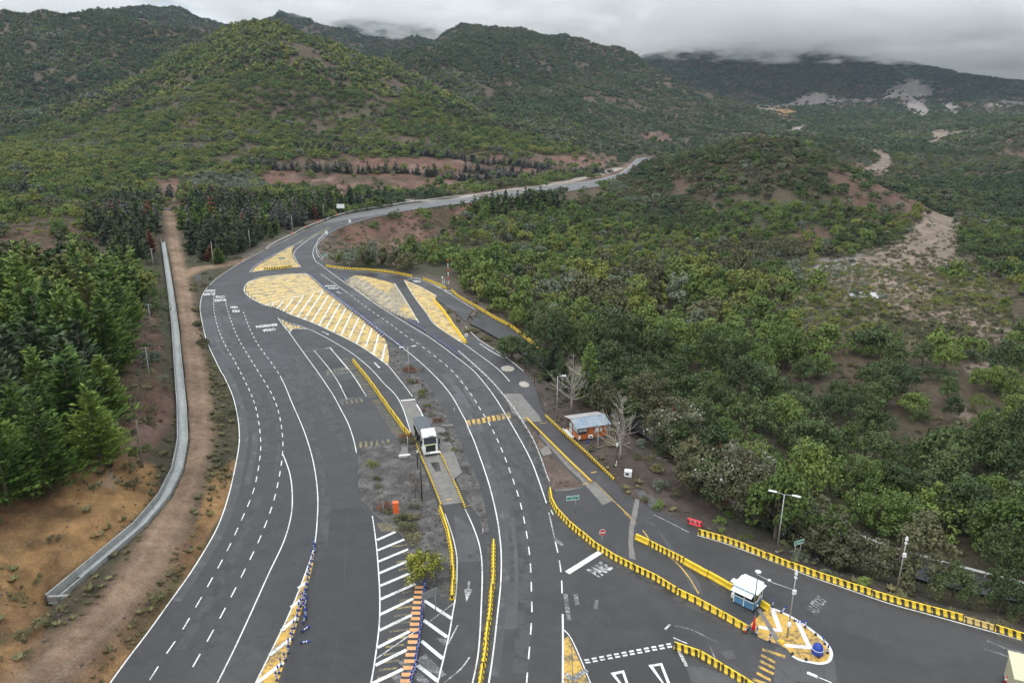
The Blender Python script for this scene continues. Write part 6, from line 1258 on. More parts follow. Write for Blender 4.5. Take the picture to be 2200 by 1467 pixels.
CROWN = {}; TRUNK = {}
def reg(key, geo, m_, name='crown'): CROWN[key] = (geo, m_)
GEO = {}
for i in range(5): GEO['bh%d' % i] = crown_geo(R_.uniform(2.4, 3.0), R_.uniform(4.6, 6.2), .6, 34, 78, .16, .22, clump_r=.95)
for i in range(6): GEO['bm%d' % i] = crown_geo(R_.uniform(2.3, 2.9), R_.uniform(4.0, 5.6), .4, 20, 44, .27, .22, clump_r=1.0)
for i in (5, 6): GEO['bh%d' % i] = crown_geo(R_.uniform(1.8, 2.2), R_.uniform(6.8, 8.0), .8, 46, 58, .15, .35, clump_r=.66)
for i in (7, 8): GEO['bh%d' % i] = crown_geo(R_.uniform(3.0, 3.5), R_.uniform(4.0, 5.0), .6, 60, 44, .15, .55, clump_r=.55)
GEO['bh9'] = crown_geo(2.6, 3.2, .2, 30, 70, .13, .6, clump_r=.7)
for i in (6, 7): GEO['bm%d' % i] = crown_geo(R_.uniform(1.7, 2.1), R_.uniform(6.0, 7.2), .6, 24, 34, .26, .35, clump_r=.72)
for i in (8, 9): GEO['bm%d' % i] = crown_geo(R_.uniform(2.8, 3.3), R_.uniform(3.4, 4.2), .3, 30, 28, .25, .55, clump_r=.62)
for i in range(6): GEO['bf%d' % i] = crown_geo(2.4, R_.uniform(3.6, 5.0), .1, 9, 20, .60, .25, clump_r=1.15)
for i in range(4): GEO['sm%d' % i] = crown_geo(1.0, 1.2, 0, 18, 44, .075, .35)
for i in range(6): GEO['ch%d' % i] = conifer_geo(R_.uniform(8.5, 12), R_.uniform(3.2, 4.4), 24, 11, 17, .44, R_.uniform(.02, .2))
for i in range(4): GEO['cm%d' % i] = conifer_geo(R_.uniform(8, 10), R_.uniform(2.4, 3.0), 14, 8, 9, .62)
for i in range(3): GEO['cf%d' % i] = conifer_geo(7, 2.1, 8, 6, 6, .9)
TRK = {'b': [trunk_mesh(3.6, .16, 'bark') for _ in range(3)], 'c': [trunk_mesh(9, .2, 'bark', 0) for _ in range(2)]}
CACHE = {}
def crown_mesh(g, m_):
    if (g, m_) not in CACHE: CACHE[(g, m_)] = quads_mesh('crown', *GEO[g], m_)
    return CACHE[(g, m_)]
# ---- look-ups on the ground grid
LR0, LR1 = math.log(rr_[0]), math.log(rr_[-1]); A0, A1 = ang[0], ang[-1]
def gidx(x, y):
    fr = np.clip((np.log(np.maximum(y, 1)) - LR0) / (LR1 - LR0) * (NR - 1), 0, NR - 1.001); fa = np.clip((np.arctan2(x, y) - A0) / (A1 - A0) * (NA - 1), 0, NA - 1.001); return fr, fa
def gval(G, x, y):
    fr, fa = gidx(x, y); i, j = fr.astype(int), fa.astype(int); a, b = fr - i, fa - j
    return (G[i, j] * (1 - a) + G[i + 1, j] * a) * (1 - b) + (G[i, j + 1] * (1 - a) + G[i + 1, j + 1] * a) * b
RAMP_POLY = RAMP_A + RAMP_B[::-1]; rdist = np.where(inside(GX, GY, RAMP_POLY), -1, 1) * seg_dist(GX, GY, RAMP_POLY, True)
tdist = np.minimum(seg_dist(GX, GY, TRACK_W), seg_dist(GX, GY, SPUR_W)); cdist = seg_dist(GX, GY, CANAL_W); odist = seg_dist(GX, GY, OLD_ROAD)
sroad = np.where(inside(GX, GY, ROAD_MAIN), -dr, dr)
con_left = zone([(-500,640),(60,600),(150,590),(235,560),(300,600),(305,690),(250,780),(205,880),(185,975),(60,1040),(-500,1060)], 4)
con_mid = zone([(185,500),(240,440),(330,430),(345,470),(345,560),(300,560),(240,545)], 4)
con_right = zone([(392,465),(400,555),(460,563),(550,540),(640,497),(720,460),(830,438),(850,428),(800,420),(640,424),(500,420),(400,425)], 4)
con_bend = zone([(1010,452),(1080,438),(1200,428),(1290,405),(1300,420),(1200,450),(1080,470),(1015,475)], 4)
clear_ = np.maximum.reduce([red * .93, orange * .97, sand * 1.0, grey * 1.0, orr, court, trk])
FR, SEP = [], []
def scatter(r0, r1, sp, half=41):
    k = math.radians(half); xm = r1 * math.tan(k); xs = np.arange(-xm, xm, sp); ys = np.arange(r0, r1, sp * .92); X, Y = np.meshgrid(xs, ys); X = X + (np.arange(len(ys)) % 2)[:, None] * sp / 2
    X = X.ravel() + R_.uniform(-.42, .42, X.size) * sp; Y = Y.ravel() + R_.uniform(-.42, .42, Y.size) * sp
    ok = (np.abs(X) < Y * math.tan(k) + 12) & (Y > r0) & (Y < r1); return X[ok], Y[ok]
PL = []     # kind, proto crown, material, x, y, z, scale, zscale, rot
def plants(kind, geos, mats_p, X, Y, s0, s1, zs=(.85, 1.15), sink=.25):
    if kind == 'shrub' and mats_p is HILLM:
        ga = gval(hillA, X, Y) > .5
        gu, gv = project(X, Y, gval(GZ, X, Y)); far_r = (gu > 1250) & (Y > 640) & ~ga
        for m_, sel, f in ((HILL_A, ga, 1), (HILL_B, ~ga & ~far_r, 1), (HILL_R, far_r, .72)): _plants(kind, geos, m_, X[sel], Y[sel], s0 * f, s1 * f, zs, sink)
        return
    if kind == 'tree' and s0 == .6 and s1 == 1.65 and Y.size and Y.max() > 300:
        f_ = Y > 300; _plants(kind, geos, mats_p, X[~f_], Y[~f_], s0, s1, zs, sink); _plants(kind, geos, mats_p, X[f_], Y[f_], .55, 1.25, zs, sink); return
    _plants(kind, geos, mats_p, X, Y, s0, s1, zs, sink)
def _plants(kind, geos, mats_p, X, Y, s0, s1, zs, sink):
    Z = gval(GZ, X, Y); n = len(X); col = np.clip(.5 + fbm(X, Y, 70, 3) * 1.1 + R_.normal(0, .16, n), 0, .999); names = [m for m, p in mats_p]; cum = np.cumsum([p for m, p in mats_p]); cum = cum / cum[-1]
    g = R_.randint(0, len(geos), n); mi = np.searchsorted(cum, col); sc_ = R_.uniform(s0, s1, n) * (1 + .25 * (R_.rand(n) ** 3)); z_ = R_.uniform(*zs, n); ro = R_.uniform(0, 6.283, n)
    for i in range(n): PL.append((kind, geos[g[i]], names[min(mi[i], len(names) - 1)], X[i], Y[i], Z[i] - sink * sc_[i], sc_[i], z_[i], ro[i]))
def keep_(X, Y, m_): return X[m_], Y[m_]
rnd = lambda n: R_.rand(n)
# wood on the right and around, near
X, Y = scatter(48, 440, 5.4); G = lambda A_: gval(A_, X, Y); U, V = project(X, Y, gval(GZ, X, Y))
dens = 1 - np.where((V > 700) & (U > 1150), 0, G(clear_)); dens *= (G(sroad) > 3.2) & (G(rdist) > 1.8) & (G(tdist) > 3.0) & (G(cdist) > 2.6); right = (X > 0.0) | (Y > 215)
openw = G(yel); con = np.maximum.reduce([G(con_left), G(con_mid), G(con_right), G(con_bend)])
leftbare = (U < 520) & (con < .5) & (V > 470)
d2 = dens * (1 - .93 * openw) * np.where(leftbare, .06, 1) * (con < .4); d2 *= np.where((G(sroad) < 6.5) & (U > 1490) & (X > 0), 0, 1); gap = np.clip(fbm(X, Y, 22, 3) * 4 + .1, 0, 1); d2 *= 1 - gap * np.where((U > 1650) & (V > 560) & (V < 980), .95, .30); d2 *= np.where((U > 1900) & (V > 640) & (V < 900), .45, 1.0); d2 *= np.where((V > 900) & (U > 1400), 1, .93)
crt = inside(U, V, [(1000,735),(1120,775),(1178,842),(1272,888),(1375,955),(1440,1030),(1478,1100),(1480,1150),(1300,1150),(900,800)]); d2 *= np.where(crt, 0, 1); strip_ = (U > 1130) & (G(sroad) < 24) & (X > 0) & ~crt
d2 *= np.where((U > 880) & (U < 1000) & (V > 570) & (V < 650), 0, 1); d2 *= np.where((U > 1620) & (U < 2010) & (V > 350) & (V < 450), .75, 1)
k = rnd(len(X)) < d2; near = Y < 190
WOODM = [('dark', .30), ('mid', .38), ('grey', .07), ('lime', .14), ('brown', .11)]
a, b_ = keep_(X, Y, k & near); st = strip_[k & near]; plants('tree', ['bh%d' % i for i in range(10)], WOODM, a[~st], b_[~st], .6, 1.65, (.8, 1.35)); plants('tree', ['bh%d' % i for i in range(10)], [('dark', .45), ('brown', .15), ('mid', .28), ('grey', .12)], a[st], b_[st], .8, 1.5, (1.0, 1.4))
a, b_ = keep_(X, Y, k & ~near); plants('tree', ['bm%d' % i for i in range(10)], WOODM, a, b_, .6, 1.65, (.8, 1.3))
# conifers
X, Y = scatter(60, 470, 5.6, 46); k = (G(con_left) > .5) & (G(tdist) > 4) & (G(cdist) > 4) & (G(sroad) > 5); a, b_ = keep_(X, Y, k); nr = b_ < 170
plants('conifer', ['ch%d' % i for i in range(6)], [('conif_dark', .18), ('conif', .72), ('lime', .10)], a[nr], b_[nr], .75, 1.5); plants('conifer', ['cm%d' % i for i in range(4)], [('conif_dark', .2), ('conif', .65), ('lime', .15)], a[~nr], b_[~nr], .8, 1.5)
k = ((G(con_mid) > .5) | (G(con_right) > .5) | (G(con_bend) > .5)) & (G(tdist) > 4.5) & (G(cdist) > 3.5) & (G(sroad) > 6.5) & (rnd(len(X)) < .85); a, b_ = keep_(X, Y, k)
plants('conifer', ['cm%d' % i for i in range(4)], [('conif_dark', .5), ('dark', .15), ('conif', .18), ('rust', .04), ('dusty', .13)], a, b_, .6, 1.25)
# planted rows of dusty conifers on the terraces of the cut
for rowp, Y_, n in (([(560,392),(700,385),(850,380),(1000,375),(1120,352)], 640, 95), ([(640,352),(800,344),(950,340),(1090,345),(1180,350)], 720, 100), ([(1000,395),(1100,372),(1230,352),(1300,345)], 700, 50), ([(300,415),(420,420),(560,400)], 500, 26), ([(20,440),(120,438),(250,430)], 430, 30)):
    u_ = np.interp(np.linspace(0, 1, n), np.linspace(0, 1, len(rowp)), [p[0] for p in rowp]); Xr = (u_ - 1100) / FPX * (Y_ * cp + 40 * sp) + R_.normal(0, 2, n); Yr = np.interp(u_, [p[0] for p in rowp], [Y_ - 25 + 50 * j / len(rowp) for j in range(len(rowp))]) + R_.normal(0, 3, n)
    plants('conifer', ['cm%d' % i for i in range(4)], [('dusty', .75), ('grey', .25)], Xr, Yr, .75, 1.45, (.55, .85))
# slopes behind
hillA = zone([(-100,340),(60,290),(150,232),(300,158),(400,100),(480,56),(600,34),(700,70),(800,112),(850,134),(930,186),(1000,228),(1080,270),(1290,340),(1290,400),(500,440),(-100,470)], 6)
HILL_A = [('brown', .12), ('dark', .12), ('mid', .32), ('lime', .38), ('grey', .06)]; HILL_B = [('conif_dark', .22), ('dark', .40), ('brown', .22), ('mid', .10), ('grey', .06)]
HILL_R = [('conif_dark', .20), ('dark', .34), ('grey', .20), ('brown', .18), ('mid', .08)]
HILLM = [('dark', .16), ('brown', .16), ('mid', .22), ('lime', .24), ('grey', .12), ('brown', .10)]
X, Y = scatter(440, 900, 6.0); gp = np.clip(fbm(X, Y, 40, 4) * 5 - .95, 0, 1) * .7; k = (rnd(len(X)) > gp) & (rnd(len(X)) < .95 - .945 * G(clear_)) & (G(sroad) > 7) & (G(odist) > 7) & (G(con_right) < .5) & (G(con_bend) < .5); a, b_ = keep_(X, Y, k); plants('shrub', ['bm%d' % i for i in (0, 1, 2, 3, 4, 5, 8, 9)], HILLM, a, b_, .75, 1.55, (.75, 1.1))
X, Y = scatter(900, 1500, 7.6); gp = np.clip(fbm(X, Y, 50, 4) * 5 - 1.0, 0, 1) * .7; k = (rnd(len(X)) > gp) & (rnd(len(X)) < .97 - .95 * G(clear_)) & (G(sroad) > 8); a, b_ = keep_(X, Y, k); plants('shrub', ['bf%d' % i for i in range(6)], HILLM, a, b_, 1.1, 2.0, (.75, 1.1))
X, Y = scatter(1500, 2600, 9.0); gp = np.clip(fbm(X, Y, 80, 4) * 5 - 1.0, 0, 1) * .75; k = (rnd(len(X)) > gp) & (rnd(len(X)) < .97 - .95 * G(clear_)); a, b_ = keep_(X, Y, k); plants('shrub', ['bf%d' % i for i in range(6)], [('conif_dark', .3), ('dark', .4), ('grey', .1), ('brown', .2)], a, b_, 1.2, 2.1, (.6, .95))
X, Y = scatter(2600, 3900, 14.0); k = rnd(len(X)) < .96 - .95 * G(clear_); a, b_ = keep_(X, Y, k); plants('shrub', ['bf%d' % i for i in range(6)], [('conif_dark', .4), ('dark', .4), ('grey', .1), ('brown', .1)], a, b_, 1.9, 3.1, (.6, .9))
# undergrowth and loose trees round the left grove and on the red field behind it
X, Y = scatter(60, 420, 4.2, 46); U, V = project(X, Y, gval(GZ, X, Y)); k = (U < 330) & (V > 470) & (V < 1050) & (G(tdist) > 4) & (G(cdist) > 3.2) & (rnd(len(X)) < np.where(G(con_left) > .5, .16, np.where(V < 620, .22, .05))); a, b_ = keep_(X, Y, k); plants('tree', ['bm%d' % i for i in range(10)], [('brown', .25), ('mid', .3), ('lime', .25), ('grey', .2)], a, b_, .4, 1.0)
# mounded bushes on the river flat
X, Y = scatter(150, 420, 2.9); k = (rnd(len(X)) < .62 * G(yel) * (1 - .8 * G(sand))) & (G(cdist) > 3); a, b_ = keep_(X, Y, k); plants('scrub', ['bm%d' % i for i in range(6)], [('brown', .3), ('lime', .45), ('grey', .1), ('straw', .15)], a, b_, .26, .52, (.7, 1.0), .1)
# low scrub
X, Y = scatter(44, 420, 2.3); U, V = project(X, Y, gval(GZ, X, Y)); edge = (G(sroad) > .9) & (G(cdist) > 1.7) & (G(rdist) > 1.2)
p_ = .62 * G(yel) + .10 * G(sand) + .13 * G(red) + .16 * G(orange) + np.where(leftb := ((U < 520) & (V > 560)), .22, 0) * (1 - G(orange)) * (G(tdist) > 2.2)
p_ = p_ + np.where((U > 500) & (U < 1000) & (V > 450) & (V < 560), .10, 0) + np.where((G(sroad) < 6) & (U > 1100) & (G(court) < .4), .25, 0) + np.where((U > 960) & (U < 1180) & (V > 640) & (V < 760), .3, 0) + .04 * G(court) + np.where((U > 1000) & (G(sroad) > 5), .30, 0) * np.clip(fbm(X, Y, 22, 3) * 4 + .1, 0, 1)
p_ = p_ * (G(tdist) > 2.4) * np.where(G(trk) > .5, 0, 1)
k = (rnd(len(X)) < p_) & edge; a, b_ = keep_(X, Y, k); plants('scrub', ['sm%d' % i for i in range(4)], [('brown', .40), ('straw', .34), ('grey', .12), ('mid', .14)], a, b_, .45, 1.25, (.6, 1.1), .08)
# scrub in the gravel medians, placed one by one
MEDS = [(880,788,.9,'brown'),(884,797,1.2,'rust'),(872,795,.8,'rust'),(882,821,.9,'brown'),(893,820,.6,'rust'),(903,844,1.0,'lime'),(912,838,.7,'brown'),(905,853,.8,'brown'),(918,873,.8,'lime'),(912,880,.5,'rust'),(927,890,.7,'brown'),(940,905,.8,'rust'),(955,933,.8,'brown'),(962,945,.7,'brown'),(875,940,.9,'rust'),(885,948,1.0,'brown'),(870,948,.8,'brown'),(863,936,.6,'rust'),
        (794,995,.7,'lime'),(805,1000,.8,'lime'),(812,1045,.6,'brown'),(808,1030,.7,'brown'),(824,1090,1.0,'rust'),(832,1100,.8,'brown'),(866,1120,1.2,'brown'),(885,1112,.9,'straw'),(880,1138,1.3,'straw'),(872,1135,1.0,'brown'),(890,1160,1.1,'straw'),(857,1118,.9,'brown'),(890,1090,.8,'brown'),(975,965,.5,'lime'),(908,792,.5,'brown')]
for (u_, v_, s_, m_) in MEDS:
    p = W(u_, v_ + 2, .15); PL.append(('median', 'sm%d' % R_.randint(4), m_, p[0], p[1], .12, s_, R_.uniform(.7, 1.1), R_.uniform(0, 6)))
print('plants', len(PL), {k_: sum(1 for p in PL if p[0] == k_) for k_ in set(p[0] for p in PL)})
# ---- the 300 of each kind that show largest are objects of their own, the rest one object per kind
GL = {'dark': 'dark green', 'mid': 'mid green', 'lime': 'yellow-green', 'grey': 'grey-green', 'brown': 'olive brown', 'dusty': 'dusty grey-green', 'rust': 'rusty red-brown', 'conif': 'bright green', 'conif_dark': 'dark green', 'straw': 'straw-coloured', 'euc': 'grey'}
def where_(u, v, kind):
    if kind == 'tree':
        if u < 345 and v > 400: s = 'among the conifers left of the canal'
        elif u > 1750: s = 'towards the right edge'
        elif u > 1350: s = 'in the middle of the wood'
        elif u < 1000: s = 'on the slope by the far bend' if v < 600 else 'beside the exit ramp'
        else: s = 'near the exit ramp and cabin'
        return s
    if kind == 'conifer': return 'in the grove left of the canal' if u < 345 and v > 560 else ('beside the far end of the dirt track' if u < 400 else 'behind the far guardrail')
    if kind == 'shrub': return 'on the left slopes' if u < 700 else ('on the red terraces' if u < 1200 else 'on the rounded hill right of the road')
    return 'on the left bank' if u < 560 else ('around the dry river bed' if u > 1600 else 'beside the ramp and the bend')
top = {}; rest = {}
for kd in ('tree', 'conifer', 'shrub', 'scrub', 'median'):
    L_ = [p for p in PL if p[0] == kd]
    xs = np.array([p[3] for p in L_]); ys = np.array([p[4] for p in L_]); zs = np.array([p[5] for p in L_]); sc_ = np.array([p[6] for p in L_]); u, v = project(xs, ys, zs + 1.5); inn = (u > -20) & (u < 2220) & (v > -10) & (v < 1500)
    sz = np.where(inn, sc_ / np.hypot(ys, zs - HC), 0); o_ = np.argsort(-sz); sel = set(o_[:300].tolist())
    top[kd] = [(L_[i], u[i], v[i]) for i in o_[:300]]; rest[kd] = [L_[i] for i in range(len(L_)) if i not in sel]
NM = {'tree': ('broadleaf_tree', 'tree', 'bushy rounded'), 'conifer': ('conifer_tree', 'conifer', 'shaggy conical'), 'shrub': ('hill_shrub', 'shrub', 'small round'), 'scrub': ('scrub_bush', 'bush', 'low'), 'median': ('scrub_bush', 'bush', 'low')}
for kd, lst in top.items():
    nm, cat_, adj = NM[kd]; noun = {'tree': 'tree', 'conifer': 'conifer', 'shrub': 'shrub', 'scrub': 'bush', 'median': 'bush'}[kd]
    for (p, u_, v_) in lst:
        _, g, m_, x, y, z, s_, zs_, ro = p
        place = where_(u_, v_, kd) if kd != 'median' else 'growing in the gravel median'
        lab = '%s %s %s %s' % (adj, GL[m_], noun, place)
        if kd in ('tree', 'conifer'):
            r = empty(nm, (x, y, z), ro); r.scale = (s_, s_, s_ * zs_); tag(r, lab, cat_, '%s %ss %s' % (GL[m_], noun, place))
            c = bpy.data.objects.new('crown', crown_mesh(g, m_)); put(c, r); t_ = bpy.data.objects.new('trunk', TRK['b' if kd == 'tree' else 'c'][int(x) % 2]); put(t_, r)
        else:
            o = bpy.data.objects.new(nm, crown_mesh(g, m_)); put(o); o.location = (x, y, z); o.rotation_euler = (0, 0, ro); o.scale = (s_, s_, s_ * zs_); tag(o, lab, cat_, '%s %ss %s' % (GL[m_], {'bush': 'bushe'}.get(noun, noun), place))
def stuff(name, lst, label):
    keys = sorted(set((p[1], p[2]) for p in lst)); coll = bpy.data.collections.new(name + '_kinds')
    for i, k_ in enumerate(keys): coll.objects.link(bpy.data.objects.new('%s_kind_%03d' % (name, i), crown_mesh(*k_)))
    ki = {k_: i for i, k_ in enumerate(keys)}; me_ = bpy.data.meshes.new(name); n = len(lst); me_.vertices.add(n); me_.vertices.foreach_set('co', np.array([p[3:6] for p in lst], float).ravel())
    for an_, ty, val in (('kind_index', 'INT', [ki[(p[1], p[2])] for p in lst]),):
        me_.attributes.new(an_, ty, 'POINT').data.foreach_set('value', np.array(val, np.int32))
    me_.attributes.new('size', 'FLOAT_VECTOR', 'POINT').data.foreach_set('vector', np.array([(p[6], p[6], p[6] * p[7]) for p in lst], np.float32).ravel())
    me_.attributes.new('turn', 'FLOAT_VECTOR', 'POINT').data.foreach_set('vector', np.array([(0, 0, p[8]) for p in lst], np.float32).ravel())
    o = put(bpy.data.objects.new(name, me_)); tag(o, label, kind='stuff')
    scatter_nodes(o, name, coll)
def scatter_nodes(o, name, coll):
    ng = bpy.data.node_groups.new(name, 'GeometryNodeTree'); ng.interface.new_socket('Geometry', in_out='INPUT', socket_type='NodeSocketGeometry'); ng.interface.new_socket('Geometry', in_out='OUTPUT', socket_type='NodeSocketGeometry')
    nd = ng.nodes; gi, go = nd.new('NodeGroupInput'), nd.new('NodeGroupOutput'); ip = nd.new('GeometryNodeInstanceOnPoints'); ci = nd.new('GeometryNodeCollectionInfo'); ci.inputs['Collection'].default_value = coll; ci.inputs['Separate Children'].default_value = True; ci.inputs['Reset Children'].default_value = True
    def attr(nm_, ty):
        a_ = nd.new('GeometryNodeInputNamedAttribute'); a_.data_type = ty; a_.inputs[0].default_value = nm_; return a_.outputs[0]
    lk = ng.links.new; lk(gi.outputs[0], ip.inputs['Points']); lk(ci.outputs[0], ip.inputs['Instance']); ip.inputs['Pick Instance'].default_value = True
    lk(attr('kind_index', 'INT'), ip.inputs['Instance Index']); lk(attr('size', 'FLOAT_VECTOR'), ip.inputs['Scale'])
    e = nd.new('FunctionNodeEulerToRotation'); lk(attr('turn', 'FLOAT_VECTOR'), e.inputs[0]); lk(e.outputs[0], ip.inputs['Rotation']); lk(ip.outputs[0], go.inputs[0])
    md = o.modifiers.new('scatter', 'NODES'); md.node_group = ng
stuff('distant_woodland', rest['tree'], 'rest of the dense green wood in the valley'); stuff('distant_conifers', rest['conifer'], 'rest of the conifers on the terraces'); stuff('hillside_shrubs', rest['shrub'], 'shrub cover of the hills'); stuff('ground_scrub', rest['scrub'], 'low scrub scattered over banks and river flat')
# ---------------------------------------------------------------- trees one can tell apart
def ground_at(u, v):
    z = 0.
    for _ in range(12):
        p = W(u, v, z); z = float(gval(GZ, np.array([p[0]]), np.array([p[1]]))[0])
    return W(u, v, z)
def special(name, base, geo, m_, trunk, label, cat_='tree', s=1.0, z=None, rz=0.):
    loc = ground_at(*base) if z is None else W(base[0], base[1], z); r = empty(name, loc, rz); r.scale = (s,) * 3; tag(r, label, cat_); o = bpy.data.objects.new('crown', quads_mesh('crown', *geo, m_)); put(o, r)
    if trunk: put(bpy.data.objects.new('trunk', trunk), r)
    return r
def cloudtree(H, R, n, per, ls, z0=.25, cl=None): return crown_geo(R, H * (1 - z0) * 1.0, H * z0, n, per, ls, .35, clump_r=cl)
for i, (u_, v_, H, R, m_, lab) in enumerate([
    (1440,985,12.5,4.6,'euc','tall loose eucalyptus with whitish twig tips and red limbs right of the bare trees'),
    (1385,935,13.5,4.4,'brown','tall brown-green tree standing behind the second bare tree'),
    (1560,1085,11.5,5.0,'euc','big dark eucalyptus overhanging the bare ground above the red plastic barrier'),
    (1500,1050,9.0,3.6,'brown','brownish tree left of the big dark eucalyptus at the edge of the bare ground'),
    (1620,1125,9.0,4.2,'brown','olive brown tree behind the double-armed lamp at the wood edge'),
    (1310,870,9.5,3.6,'dark','dark tree right behind the roof of the orange cabin'), (1350,890,8.5,3.5,'dark','dark broad tree between the cabin and the eucalyptus'),
    (1690,1150,7.5,3.8,'grey','grey-green tree with feathery pale tips behind the small green sign'), (1100,770,5.5,3.0,'dark','dark green round tree at the plaza edge beside the exit ramp'),
    (1800,1215,6.0,3.6,'brown','olive tree leaning over the striped barriers right of the small green sign')]):
    g = cloudtree(H, R, 80, 85, .20, .18, R * .27); t_ = trunk_mesh(H * .8, .24, 'bark_red' if m_ == 'euc' else 'bark', 8, R * .7)
    special('eucalyptus_tree' if m_ == 'euc' else 'broadleaf_tree', (u_, v_), g, m_, t_, lab)
for (u_, v_, H, R, m_, lab) in ((1262,868,13.0,3.3,'conif','tall bright green cypress behind the orange cabin'), (1190,818,9.0,3.4,'conif_dark','dark spreading conifer at the left of the cabin, overhanging the plaza edge'), (300,566,10.5,3.3,'conif_dark','lone neat conical conifer just left of the canal'),
        (327,545,9.5,2.2,'rust','dead rust-red conifer beside the lone conical one'), (455,560,5.5,3.2,'rust','reddish brown dying conifer by the dirt spur'), (470,565,6.0,2.6,'conif','green conifer behind the white pole by the dirt spur')):
    special('conifer_tree', (u_, v_), conifer_geo(H, R, 30, 12, 15, .36), m_, trunk_mesh(H * .9, .2, 'bark', 0), lab, 'conifer')
special('leafy_bush', (912,1243), crown_geo(1.75, 2.9, .1, 60, 46, .115, .3, clump_r=.42), 'yelltip', trunk_mesh(1.3, .1, 'bark', 5, .8), 'large bush with lime yellow leaf tips at the foot of the gravel median', 'bush', s=1.3, z=.12)
for (u_, v_, H, R, lab) in ((215,1000,12.5,4.6,'big shaggy bright green conifer at the near right corner of the left grove'), (110,1050,13.5,5.0,'big shaggy bright green conifer at the bottom of the left grove'), (20,1085,14.0,5.2,'big shaggy conifer cut by the left picture edge'), (235,905,11.5,4.2,'wide bright conifer on the canal side of the left grove'), (160,940,13.0,4.4,'tall bright conifer behind the corner one of the left grove')):
    special('conifer_tree', (u_, v_), conifer_geo(H, R, 30, 13, 24, .40, .05), 'conif', trunk_mesh(H * .9, .2, 'bark', 0), lab, 'conifer')
for (u_, v_, R, m_, lab) in ((437,742,1.5,'brown','rounded olive bush on the verge leaning over the white edge line'), (424,700,1.2,'brown','olive bush on the verge just above the one touching the edge line'), (418,668,.9,'straw','small dry bush on the verge left of the lane lettering'), (1412,1012,1.0,'straw','dry tawny bush on the bare ground below the eucalyptus')):
    special('verge_bush', (u_, v_), crown_geo(R, R * 1.3, 0, 30, 46, .12, .3, clump_r=R * .3), m_, trunk_mesh(R * .6, .06, 'bark', 4, R * .5), lab, 'bush')
b = MB(); flat_poly(b, [W(u_, v_, -13.3)[:2] for u_, v_ in ((1822,634),(1850,630),(1880,632),(1900,636),(1893,643),(1870,646),(1850,642),(1828,641))], -12.6); m, N, L, P = mat('pond_water'); P.inputs['Base Color'].default_value = (.5, .5, .48, 1); P.inputs['Roughness'].default_value = .12; P.inputs['Metallic'].default_value = .6; tag(b.build('pond', m), kind='structure')
def bare_tree(base, H, label, seed, m_='bark_pale', spread=.36, depth=4, r0=.17, z=None, dense=13, up=.55):
    rn = random.Random(seed); b = MB(); loc = ground_at(*base) if z is None else W(base[0], base[1], z); root = empty('bare_tree', loc); tag(root, label, 'bare tree')
    tk = MB(); n = 9; P_ = [Vector((rn.uniform(-.12, .12) * i / 3, rn.uniform(-.12, .12) * i / 3, H * i / (n - 1))) for i in range(n)]; tk.tube([P_[0] - Vector((0, 0, .5))] + P_[1:], [r0 * (1 - .88 * i / (n - 1)) for i in range(n)], 7); tk.build('trunk', M[m_], root, True)
    def grow(p, d, L_, r, k):
        pts = [p]; q = p; dd = d.copy()
        for _ in range(4): dd = (dd + Vector((rn.gauss(0, .14), rn.gauss(0, .14), up * .16))).normalized(); q = q + dd * L_ / 4; pts.append(q)
        b.tube(pts, [r, r * .8, r * .6, r * .45, r * .25], 4 if k < 3 else 5, cap=False)
        if k > 0:
            for _ in range(rn.randint(2, 4)):
                f = rn.choice(pts[1:]); nd_ = (dd + Vector((rn.gauss(0, .55), rn.gauss(0, .55), rn.gauss(.1, .3)))).normalized(); grow(f, nd_, L_ * rn.uniform(.45, .75), r * .62, k - 1)
    for i in range(dense * 2):
        f = rn.uniform(.18, .97); p = Vector((0, 0, 0)).lerp(P_[-1], f); a = rn.uniform(0, 6.283); L_ = H * spread * (1.08 - f) * rn.uniform(.6, 1.15) + .3; grow(p, Vector((math.cos(a), math.sin(a), rn.uniform(.1, .9))).normalized(), L_, r0 * .5 * (1.2 - f), depth - 2)
    b.build('branches', M[m_], root); return root
bare_tree((1228,882), 11.0, 'large bare pale-branched tree behind the orange cabin, the left one of two', 3, dense=17, r0=.2, spread=.42)
bare_tree((1332,985), 11.0, 'large bare pale-branched tree right of the orange cabin', 5, dense=19, r0=.22, spread=.38)
bare_tree((1111,886), 4.6, 'small whitish weeping bare tree beside the guardrail by the crossing', 8, dense=6, r0=.07, spread=.42, z=0)
bare_tree((893,1070), 3.8, 'dark leafless bush-like tree in the gravel median below the truck', 12, 'bark', dense=16, r0=.09, spread=.5, z=.1)
bare_tree((247,1062), 2.9, 'small grey leafless bush on the orange bank left of the canal', 14, 'bark_pale', dense=12, r0=.06, spread=.5)
bare_tree((1142,935), 1.6, 'small dark bare bush in the gravel beside the guardrail', 17, 'bark', dense=10, r0=.04, spread=.8, z=.1)
# fallen logs and debris on the bare ground
for (u0, v0, u1, v1, lab) in ((1410,985,1436,990,'white broken plank lying on the bare ground under the eucalyptus'), (1468,950,1490,965,'pale fallen log lying in the dark undergrowth behind the eucalyptus')):
    a, c = ground_at(u0, v0), ground_at(u1, v1); b = MB(); b.tube([Vector(a) + Vector((0, 0, .15)), Vector(c) + Vector((0, 0, .18))], [.12, .09], 7); tag(b.build('fallen_log', M['bark_pale']), lab, 'log')
# stones along the verges
ST = []
for _ in range(3): b = MB(); bmm = bmesh.new(); bmesh.ops.create_icosphere(bmm, subdivisions=2, radius=1); [v_.co.__imul__(1 + random.uniform(-.22, .22)) for v_ in bmm.verts]; me_ = bpy.data.meshes.new('stone'); bmm.to_mesh(me_); bmm.free(); me_.materials.append(M['gravel_brown']); ST.append(me_)
